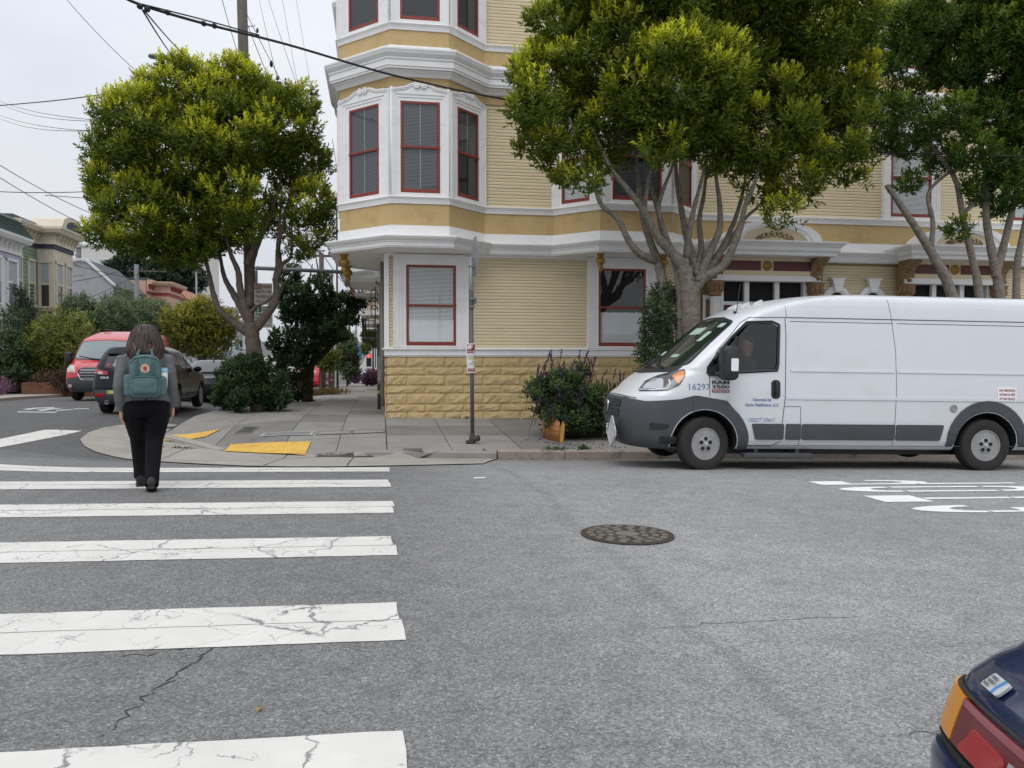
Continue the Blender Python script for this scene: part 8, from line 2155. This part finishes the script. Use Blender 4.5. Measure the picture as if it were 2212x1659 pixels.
# ---- the big ficus behind the van
FYR = 15.0; scR = FPX / 16.2
Z4 = lambda x, y, Y=FYR: at((x / 1.3827 + 1900) / 1.8228, y / 1.3827 / 1.8228, Y)
tb = Z4(1125, 2050); tb.z = float(S(tb.x, tb.y))
runs = [([tb, Z4(1128, 1800), Z4(1122, 1620), Z4(1108, 1520), Z4(1100, 1450)], .20, .14), ([Z4(1105, 1470), Z4(1040, 1385), Z4(955, 1290, 14.9), Z4(880, 1150, 14.8), Z4(790, 1030, 14.7), Z4(690, 900, 14.6)], .12, .07), ([Z4(1075, 2000, 15.1), Z4(1085, 1700, 15.1), Z4(1072, 1540, 15.1), Z4(1055, 1440, 15.2), Z4(990, 1290, 15.3), Z4(950, 1130, 15.3), Z4(900, 950, 15.4)], .12, .06),
        ([Z4(1010, 2000, 15.3), Z4(1000, 1700, 15.3), Z4(980, 1530, 15.3), Z4(955, 1430, 15.3), Z4(905, 1290, 15.3), Z4(870, 1180, 15.3), Z4(850, 1000, 15.3)], .14, .07), ([Z4(945, 1420, 15.3), Z4(860, 1385, 15.1), Z4(795, 1310, 15), Z4(735, 1190, 14.9), Z4(650, 1120, 14.8), Z4(605, 1010, 14.7), Z4(565, 930, 14.6)], .085, .04), ([Z4(1130, 1620), Z4(1190, 1525), Z4(1300, 1455, 14.9), Z4(1350, 1375, 14.8), Z4(1400, 1250, 14.7), Z4(1430, 1120, 14.6), Z4(1480, 1000, 14.5)], .115, .06),
        ([Z4(1150, 1580), Z4(1150, 1430, 15.2), Z4(1110, 1280, 15.3), Z4(1085, 1150, 15.4), Z4(1060, 1000, 15.5), Z4(1050, 850, 15.5)], .10, .06), ([Z4(1170, 1540), Z4(1235, 1380), Z4(1290, 1250), Z4(1290, 1100), Z4(1270, 950)], .095, .05), ([Z4(1190, 1510), Z4(1275, 1400, 15.2), Z4(1335, 1290, 15.3), Z4(1390, 1150, 15.4), Z4(1430, 980, 15.5)], .085, .045), ([Z4(1160, 1500), Z4(1190, 1350, 15.3), Z4(1180, 1200, 15.4), Z4(1205, 1060, 15.5), Z4(1220, 900, 15.5)], .075, .04),
        ([Z4(1110, 1400), Z4(1130, 1250, 14.8), Z4(1155, 1120, 14.7), Z4(1200, 950, 14.6)], .075, .045), ([Z4(1030, 1370), Z4(985, 1250), Z4(960, 1130), Z4(985, 1030), Z4(1035, 900)], .07, .045), ([Z4(1240, 1410, 15.2), Z4(1320, 1350, 15.4), Z4(1420, 1200, 15.5), Z4(1530, 1090, 15.5)], .06, .035), ([Z4(880, 1150, 14.9), Z4(900, 1000, 14.9), Z4(930, 850, 14.9)], .05, .03)]
RL = [(1185, 185, 82), (1185, 285, 70), (1235, 350, 62), (1215, 75, 78), (1330, 120, 130), (1330, 275, 92), (1470, 190, 140), (1480, 20, 140), (1620, 120, 140), (1640, 280, 115), (1770, 200, 120), (1780, 50, 120), (1715, 375, 72), (1810, 305, 74), (1690, 470, 36, -.6), (1555, 330, 60), (1835, 370, 42), (1430, 320, 45, -.8), (1150, 235, 45), (1265, 395, 30, -.5), (1330, -40, 110), (1640, -40, 130), (1640, 400, 50)]
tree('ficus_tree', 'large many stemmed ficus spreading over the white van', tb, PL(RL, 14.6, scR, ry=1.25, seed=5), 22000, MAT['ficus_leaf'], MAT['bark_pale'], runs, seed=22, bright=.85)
# ---- the third ficus at the right edge
tb = at(2090, 930, 15.6); tb.z = float(S(tb.x, tb.y))
q = lambda x, y, Y=15.6: at(x, y, Y)
runs = [([tb, q(2085, 760), q(2050, 620), q(2020, 560), q(1990, 510), q(1950, 450), q(1915, 400)], .15, .05), ([q(2140, 930), q(2115, 640), q(2100, 560), q(2080, 470), q(2060, 380), q(2000, 300), q(1960, 240)], .10, .05), ([q(2190, 930), q(2160, 640), q(2145, 560), q(2130, 470), q(2130, 380), q(2100, 250), q(2040, 140)], .12, .05), ([q(2150, 600), q(2180, 480), q(2200, 380), q(2190, 250)], .09, .05), ([q(2010, 545), q(2015, 480), q(2005, 420), q(2040, 380), q(2090, 350)], .06, .03), ([q(2080, 460), q(2120, 420), q(2150, 330)], .05, .03), ([q(2205, 930), q(2195, 620), q(2210, 500), q(2230, 400)], .10, .06), ([q(1990, 250), q(1960, 190), q(1935, 120)], .04, .02)]
QL = [(1925, 120, 62), (1920, 250, 42), (1965, 400, 30), (2100, 335, 46), (1960, 300, 40), (2230, 300, 60), (1980, 60, 75), (2070, 120, 100), (2180, 50, 120), (2150, 245, 80), (2050, 260, 55), (2200, 350, 62), (2130, 415, 45), (1955, 215, 45), (2250, 200, 110), (2080, 10, 100), (2170, 430, 50), (2030, 350, 35), (1975, 330, 32), (2070, 500, 26), (1900, 320, 30)]
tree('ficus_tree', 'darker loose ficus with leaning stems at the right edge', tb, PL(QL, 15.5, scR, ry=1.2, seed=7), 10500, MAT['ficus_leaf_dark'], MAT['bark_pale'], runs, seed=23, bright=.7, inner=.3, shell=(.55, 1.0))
# ---- clipped bush round the corner ficus, and the dark ivy clad tree behind
b = Z2(380, 1440, 21.2); b.z = SP1(b.x, b.y)
tree('bush', 'dense dark green bush at the foot of the corner ficus', b, PL([(500, 840, 34), (545, 830, 46), (590, 845, 34), (485, 865, 22), (520, 865, 28), (575, 868, 26), (605, 865, 20), (540, 795, 26), (500, 805, 26), (470, 868, 14)], 20.9, scL, seed=9), 3200, MAT['shrub_leaf'], cat='bush', llen=.075, lwid=.045, sl=.14, seed=31, bright=.8, crown_name='foliage')
b = at(664, 868, 26.0); b.z = SP1(b.x, b.y); sc_ = FPX / 26
q = lambda x, y, Y=26.0: at(x, y, Y)
tree('shrub_tree', 'dark glossy small tree leaning over the side pavement', b, PL([(635, 795, 34), (615, 740, 34), (690, 695, 48), (640, 655, 44), (735, 668, 38), (772, 655, 22), (600, 790, 24), (648, 840, 24), (690, 625, 34), (655, 870, 18), (720, 720, 28), (660, 740, 40), (755, 690, 18), (625, 600, 26), (620, 850, 20)], 26, sc_, seed=11), 3900, MAT['shrub_leaf'], MAT['bark_dark'], [([b, q(668, 820), q(672, 790), q(690, 770), q(715, 745), q(730, 700)], .16, .06), ([q(668, 810), q(650, 760), q(640, 700), q(660, 640)], .10, .04), ([q(690, 770), q(680, 700), q(700, 640), q(690, 600)], .07, .03)], llen=.10, lwid=.06, sl=.18, seed=32, bright=.75)
# ---- planter with purple sage before the wall
b = gnd(1235, 945, 0, S); pc = b.copy()
sage = tree('sage_bush', 'bushy purple flowering sage spilling from the pavement planter', b, PL([(1195, 850, 42), (1235, 840, 45), (1180, 880, 28), (1215, 885, 34), (1270, 870, 34), (1310, 870, 30), (1250, 915, 30), (1300, 915, 28), (1160, 850, 22), (1200, 905, 20), (1325, 900, 24), (1340, 880, 18)], b.y, FPX / 16.2, seed=13), 2100, MAT['sage_leaf'], cat='bush', per=7, llen=.075, lwid=.045, sl=.15, seed=33, bright=.7, up=.8, crown_name='foliage')
r = np.random.default_rng(34)
def spikes(parent, pts, base, n_, ln, m, name):
    P = []; D = []; T = []
    mbs = MB()
    for x, y, Y in pts:
        p = at(x, y, Y) - base; d = Vector((r.normal(0, .28), r.normal(0, .2), 1)).normalized(); mbs.tube([p - d * ln * 1.5, p, p + d * ln], .004, 4)
        for k in range(n_): P.append(p + d * ln * (k / n_)); D.append((d.x + r.normal(0, .9), d.y + r.normal(0, .9), .3)); T.append(r.random())
    leaves_mesh(name, MAT[m], np.array(P), np.array(D), np.array(T), 4, .026, .016, .01, parent, r, 80, 60); o = mbs.build('flower_stem', MAT['bark_dark'], parent); o['kind'] = 'stuff'
spikes(sage, [(r.uniform(1145, 1285), y, b.y + r.uniform(-.5, .4)) for y in r.uniform(775, 830, 44)] + [(r.uniform(1140, 1340), r.uniform(830, 910), b.y - .5 + r.uniform(-.2, .2)) for _ in range(26)] + [(r.uniform(1240, 1345), r.uniform(815, 850), b.y) for _ in range(14)], b, 13, .20, 'flower_purple', 'flower_spike')
mb = MB()
for k in range(70):
    x = r.uniform(1190, 1340); p = at(x, 940, b.y + r.uniform(-.35, .3)) - b; p.z = 0; mb.tube([p, p + Vector((r.normal(0, .06), r.normal(0, .05), .35)), p + Vector((r.normal(0, .12), r.normal(0, .1), .75))], .006, 4)
o = mb.build('stem', MAT['bark_dark'], sage); o['kind'] = 'stuff'
p0 = gnd(1173, 945, 0, S); p1 = gnd(1208, 956, 0, S); e = empty('reed_edging', tuple(p1), 0, 'orange reed screen edging the planter on its left end', 'reed edging')
hh = at(1172, 895, p0.y).z - p0.z; d = p0 - p1; n_ = 26; mb = MB()
for k in range(n_):
    t = k / (n_ - 1); q = d * t; mb.tube([q, q + Vector((r.normal(0, .006), 0, hh * (.88 + .12 * t) + r.normal(0, .006)))], .017, 6); 
mb.build('screen', MAT['reed'], e, smooth=True)['kind'] = 'stuff'
mb = MB()
for z in (.1, .2, .3, .4): mb.tube([d * (k / 8) + Vector((-.01, -.022, z * hh / .45 + .008 * (-1) ** k)) for k in range(9)], .004, 4)
mb.build('binding_wire', MAT['bark_dark'], e)
mb = MB(); mb.prism([(0, 0), (.07, 0), (.10, hh * .75), (.06, hh * .9), (.02, hh * .6)], Matrix(((1, 0, 0, .0), (0, 0, -1, -.02), (0, 1, 0, 0), (0, 0, 0, 1))), .012); mb.build('torn_flap', MAT['leaf_yellow'], e)
a = gnd(1224, 946, 0, S); c = gnd(1296, 943, 0, S); mb = MB(); mb.tube([Vector((0, 0, .05)), (c - a) * .5 + Vector((0, 0, .055)), (c - a) + Vector((0, 0, .05))], [.055, .06, .05], 8); o = mb.build('border_log', MAT['old_log'], loc=tuple(a), smooth=True); tag(o, 'weathered log lying along the planter edge', 'log')
drape([(p0.x + .15, p0.y + .2), (a.x, a.y + .06), (c.x + .6, c.y + .06), (c.x + .6, c.y + 1.1), (p0.x + .15, p0.y + 1.2)], S, .012, 'planter_soil', MAT['soil'], .5, 'structure')
# ---- vine climbing the ficus stems, with white flowers
b = at(1440, 950, 14.9); b.z = float(S(b.x, b.y))
vine = tree('climbing_vine', 'dark leafy climber on the left stems behind the van nose', b, PL([(1425, 640, 26), (1420, 680, 30), (1415, 720, 32), (1410, 755, 30), (1445, 650, 24), (1405, 790, 28), (1450, 700, 20), (1420, 830, 30), (1430, 880, 30)], 14.9, FPX / 16, seed=15), 1500, MAT['shrub_leaf'], cat='vine', per=7, llen=.07, lwid=.035, sl=.15, seed=35, bright=.5, up=.1, shell=(.5, 1.05), crown_name='foliage')
P = np.array([(at(r.uniform(1372, 1392), y, 14.7) - b)[:] for y in r.uniform(735, 775, 16)]); leaves_mesh('blossom', MAT['flower_white'], P, r.normal(0, 1, (16, 3)), r.random(16), 6, .035, .022, .01, vine, r, 80, 60)
# ---- greenery along the far side of the side street
def bg(name, label, Y, L, n, m, lab_cat='tree', base=None, ll=.16, lw=.08, seed=1, trunk=None, bark='bark_dark', bright=.8, up=.4, group=None, sl=.3, per=7, inner=.2, shell=(.65, 1.05)):
    sc_ = FPX / (Y * 1.06); lb = PL(L, Y, sc_, seed=seed)
    bx0, by0 = base if base else (L[0][0], 845); p = at(bx0, by0, Y); p.z = float(G(p.x, p.y)) + .05
    runs = [([p] + [at(x, y, Y) for x, y in t[0]], t[1], t[2]) for t in (trunk or [])]
    return tree(name, label, p, lb, n, MAT[m], MAT[bark], runs, lab_cat, per, ll, lw, sl, seed, group, up, bright, inner, shell)
bg('street_tree', 'yellow green young tree at left in front of the green house', 37, [(110, 740, 44), (75, 760, 40), (160, 745, 40), (60, 800, 34), (140, 790, 40), (190, 780, 26), (110, 800, 36), (120, 700, 26), (170, 700, 20), (40, 760, 20)], 2900, 'olive_leaf', base=(120, 850), seed=41, trunk=[([(118, 800), (112, 740)], .07, .03), ([(125, 800), (150, 740)], .05, .02)], ll=.13, lw=.06)
bg('street_tree', 'yellow leaved tree between the red van and the corner ficus', 42, [(430, 690, 40), (395, 710, 34), (470, 705, 34), (440, 740, 34), (400, 750, 24), (490, 735, 24), (500, 690, 20), (372, 690, 22), (455, 665, 20), (470, 770, 16)], 2900, 'yellow_leaf', base=(442, 815), seed=42, trunk=[([(440, 770), (430, 720)], .09, .04), ([(442, 775), (470, 720)], .06, .03), ([(442, 780), (405, 730)], .06, .03)], ll=.15, lw=.08)
for k, (L, lab) in enumerate((([(175, 690, 40), (165, 660, 22), (200, 720, 36)], 'grey green pine like tree right of the green house bay'), ([(245, 685, 36), (232, 655, 16), (225, 715, 40), (270, 720, 36)], 'bluish grey tree before the grey house, centre of the row'), ([(262, 660, 26), (262, 628, 10), (290, 690, 36), (300, 730, 36)], 'pointed grey green tree beside the grey pole'), ([(340, 690, 36), (325, 720, 36), (360, 725, 26), (315, 665, 20)], 'rounded grey green tree left of the yellow leaved one'))):
    bg('grey_tree', lab, 48 + k * 2, L, 1900, 'grey_leaf', seed=50 + k, group='grey green trees behind the red van', ll=.16, lw=.06, base=(L[0][0], 830), trunk=[([(L[0][0], 770), L[0][:2]], .09, .04)])
bg('dark_shrub', 'dark tangled shrub at the left edge beneath the lavender house', 36, [(5, 760, 40), (20, 720, 26), (10, 810, 44), (60, 830, 30), (110, 838, 24), (25, 690, 16)], 1700, 'shrub_leaf', 'shrub', seed=55, ll=.13, lw=.07)
bg('rust_shrub', 'rusty brown low shrub above the rust planter', 35, [(100, 826, 16), (85, 832, 14), (118, 832, 14)], 500, 'rust_leaf', 'shrub', seed=56, ll=.08, lw=.05, base=(100, 845))
bg('brown_shrub', 'dull brown green low shrub beside the red van bumper', 35, [(140, 822, 18), (125, 834, 14), (155, 834, 14)], 500, 'rust_leaf', 'shrub', seed=57, ll=.08, lw=.05, base=(140, 845), bright=.2)
bg('heather', 'pink flowering heather at the left picture edge', 33, [(6, 838, 10), (14, 843, 6), (-10, 842, 12)], 260, 'flower_pink', 'plant', seed=58, ll=.06, lw=.03, base=(8, 858))
e = bg('monkey_puzzle', 'spiky dark leaning conifer branch before the lavender house', 38, [(40, 630, 7), (48, 648, 8), (55, 665, 9), (62, 682, 10), (68, 700, 11), (72, 725, 12), (38, 672, 8), (30, 668, 6)], 700, 'conifer', 'tree', seed=59, ll=.13, lw=.04, base=(75, 850), trunk=[([(72, 730), (60, 680), (36, 622)], .08, .03)], bright=.3)
bg('far_tree', 'dark broad tree on the skyline above the grey house', 150, [(260, 585, 20), (285, 580, 22), (300, 600, 20), (235, 598, 12), (268, 566, 10), (310, 585, 12)], 1500, 'conifer', seed=60, ll=.7, lw=.4, sl=1.0, base=(275, 650), trunk=[([(276, 620), (280, 585)], .5, .2)])
bg('far_conifer', 'flat topped dark cypress on the skyline left of the ficus limbs', 145, [(350, 575, 18), (380, 565, 18), (400, 585, 22), (365, 600, 22), (420, 605, 20), (335, 590, 12), (400, 615, 22), (350, 615, 14)], 2000, 'conifer', seed=61, ll=.7, lw=.35, sl=1.0, base=(385, 660), trunk=[([(386, 620), (390, 570)], .5, .2)])
bg('street_tree', 'slim dark street tree beside the far parking sign', 60, [(750, 735, 15), (752, 760, 18), (748, 785, 18), (755, 800, 16), (742, 760, 14), (762, 780, 12)], 1300, 'grey_leaf', seed=62, ll=.22, lw=.10, base=(750, 832), trunk=[([(750, 805), (750, 740)], .08, .04)], bright=.5)
bg('far_tree', 'olive tree on the right of the side street under the fire escape', 95, [(805, 710, 16), (800, 690, 14), (812, 735, 14), (795, 730, 12), (790, 755, 9)], 800, 'olive_leaf', seed=63, ll=.4, lw=.2, base=(806, 820), trunk=[([(806, 780), (806, 720)], .15, .06)], bright=.5)
bg('young_tree', 'staked sapling nearest the dark small tree', 36, [(705, 770, 12), (712, 785, 12), (698, 790, 9), (718, 770, 9)], 330, 'olive_leaf', seed=64, ll=.14, lw=.08, base=(702, 850), trunk=[([(703, 800), (706, 770)], .025, .012)], bright=.4, bark='bark_brown')
for px, lab in ((693, 'left timber stake of the sapling'), (711, 'right timber stake of the sapling'), (720, 'short timber stake behind the sapling')):
    p = at(px, 846, 36); p.z = float(SP1(p.x, p.y)); mb = MB(); mb.tube([(0, 0, 0), (0.02, 0, 1.25)], .045, 7); o = mb.build('tree_stake', MAT['old_log'], loc=tuple(p)); tag(o, lab, 'stake')
bg('pink_bush', 'magenta flowering bush by the right wall of the far pavement', 62, [(800, 815, 12), (806, 820, 11), (795, 822, 9), (810, 812, 8)], 500, 'flower_pink', 'bush', seed=65, ll=.16, lw=.09, base=(803, 832))
bg('pink_bush', 'magenta flowering bush left of the far pedestrians', 75, [(772, 818, 7), (765, 822, 6)], 260, 'flower_pink', 'bush', seed=66, ll=.16, lw=.09, base=(770, 830), bright=.4)
# dry grass by the saplings, weeds on the kerb
def tufts(name, label, pts, h, m, n, spread, fn=SP1, kind=None):
    P = []; r_ = np.random.default_rng(len(pts))
    b = pts[0]; b = Vector((b.x, b.y, fn(b.x, b.y)))
    for p in pts:
        for _ in range(n): x, y = p.x + r_.normal(0, spread), p.y + r_.normal(0, spread); P.append((x - b.x, y - b.y, float(fn(x, y)) - b.z))
    P = np.array(P); D = np.stack([r_.normal(0, .45, len(P)), r_.normal(0, .45, len(P)), np.ones(len(P))], 1)
    o = leaves_mesh(name, MAT[m], P, D, r_.random(len(P)), 5, h, h * .12, h * .15, None, r_, 40, 10); o.location = b
    tag(o, label, 'grass' if kind is None else 'weed', kind='stuff' if kind is None else None)
tufts('dry_grass', None, [at(x, 852, 33) for x in (668, 680, 692, 704, 716)], .32, 'dry_grass', 40, .35)
tufts('kerb_weed', 'small green weed at the granite kerb below the reed screen', [Vector((gnd(1165, 978).x + dx, KERB_Y + .17, 0)) for dx in (0, .12, .22)], .10, 'sage_leaf', 14, .04, S, 'w')
tufts('kerb_weed', 'green weed at the granite kerb nearer the van nose', [Vector((gnd(1236, 978).x, KERB_Y + .17, 0))], .13, 'sage_leaf', 22, .05, S, 'w')
tufts('kerb_weed', 'tiny weed at the kerb by the sign pole foot', [Vector((gnd(1030, 975).x, KERB_Y + .16, 0))], .05, 'sage_leaf', 10, .03, S, 'w')
tufts('wall_weed', 'small weed where the mustard stone meets the pavement', [Vector((1.95, FY - .05, 0)), Vector((1.75, FY - .05, 0))], .06, 'rust_leaf', 14, .05, S, 'w')
# weathering steel planters along the far kerb, soil behind
for k, (a, c_, lab) in enumerate(((46, 178, 'rust steel planter box at left below the low shrubs'), (182, 212, 'short rust steel planter beside the red van front'), (214, 292, 'rust steel planter mostly behind the red van'))):
    p = at(a, 850, 34.5); q = at(c_, 850, 34.5); z = float(G(p.x, p.y)); mb = MB(); mb.box(0, q.x - p.x, 0, 1.3, -.1, .48); e = mb.build('steel_planter', MAT['rust'], loc=(p.x, p.y, z + .08), bevel=.01); tag(e, lab, 'planter')
    mb = MB(); mb.box(.04, q.x - p.x - .04, .04, 1.26, .47, .49); mb.build('soil', MAT['soil'], e)

# petals and leaf litter in the gutter and round the planter
def litter(name, spots, m, n_, sp, fn):
    r_ = np.random.default_rng(n_); b = spots[0]; P = []
    for q in spots:
        for _ in range(n_): x, y = q[0] + r_.normal(0, sp), q[1] + r_.normal(0, sp * .6); P.append((x - b[0], y - b[1], float(fn(x, y)) + .008 - b[2]))
    P = np.array(P); o = leaves_mesh(name, MAT[m], P, r_.normal(0, 1, (len(P), 3)) * [1, 1, .15], r_.random(len(P)), 2, .035, .022, .0, None, r_, 85, 85); o.location = b; tag(o, kind='stuff')
litter('fallen_petals', [gnd(x, y, 0, S) for x, y in ((1190, 958), (1225, 962), (1290, 962), (1250, 968), (1170, 948), (1330, 968))], 'flower_purple', 16, .16, S)
litter('leaf_litter', [gnd(x, y) for x, y in ((362, 968), (385, 970), (404, 971))], 'rust_leaf', 26, .10, lambda a, c: SP1(a, c))
litter('gutter_leaves', [gnd(x, 994) for x in (1060, 1120, 1180, 1260, 1330)], 'dry_grass', 5, .25, G)
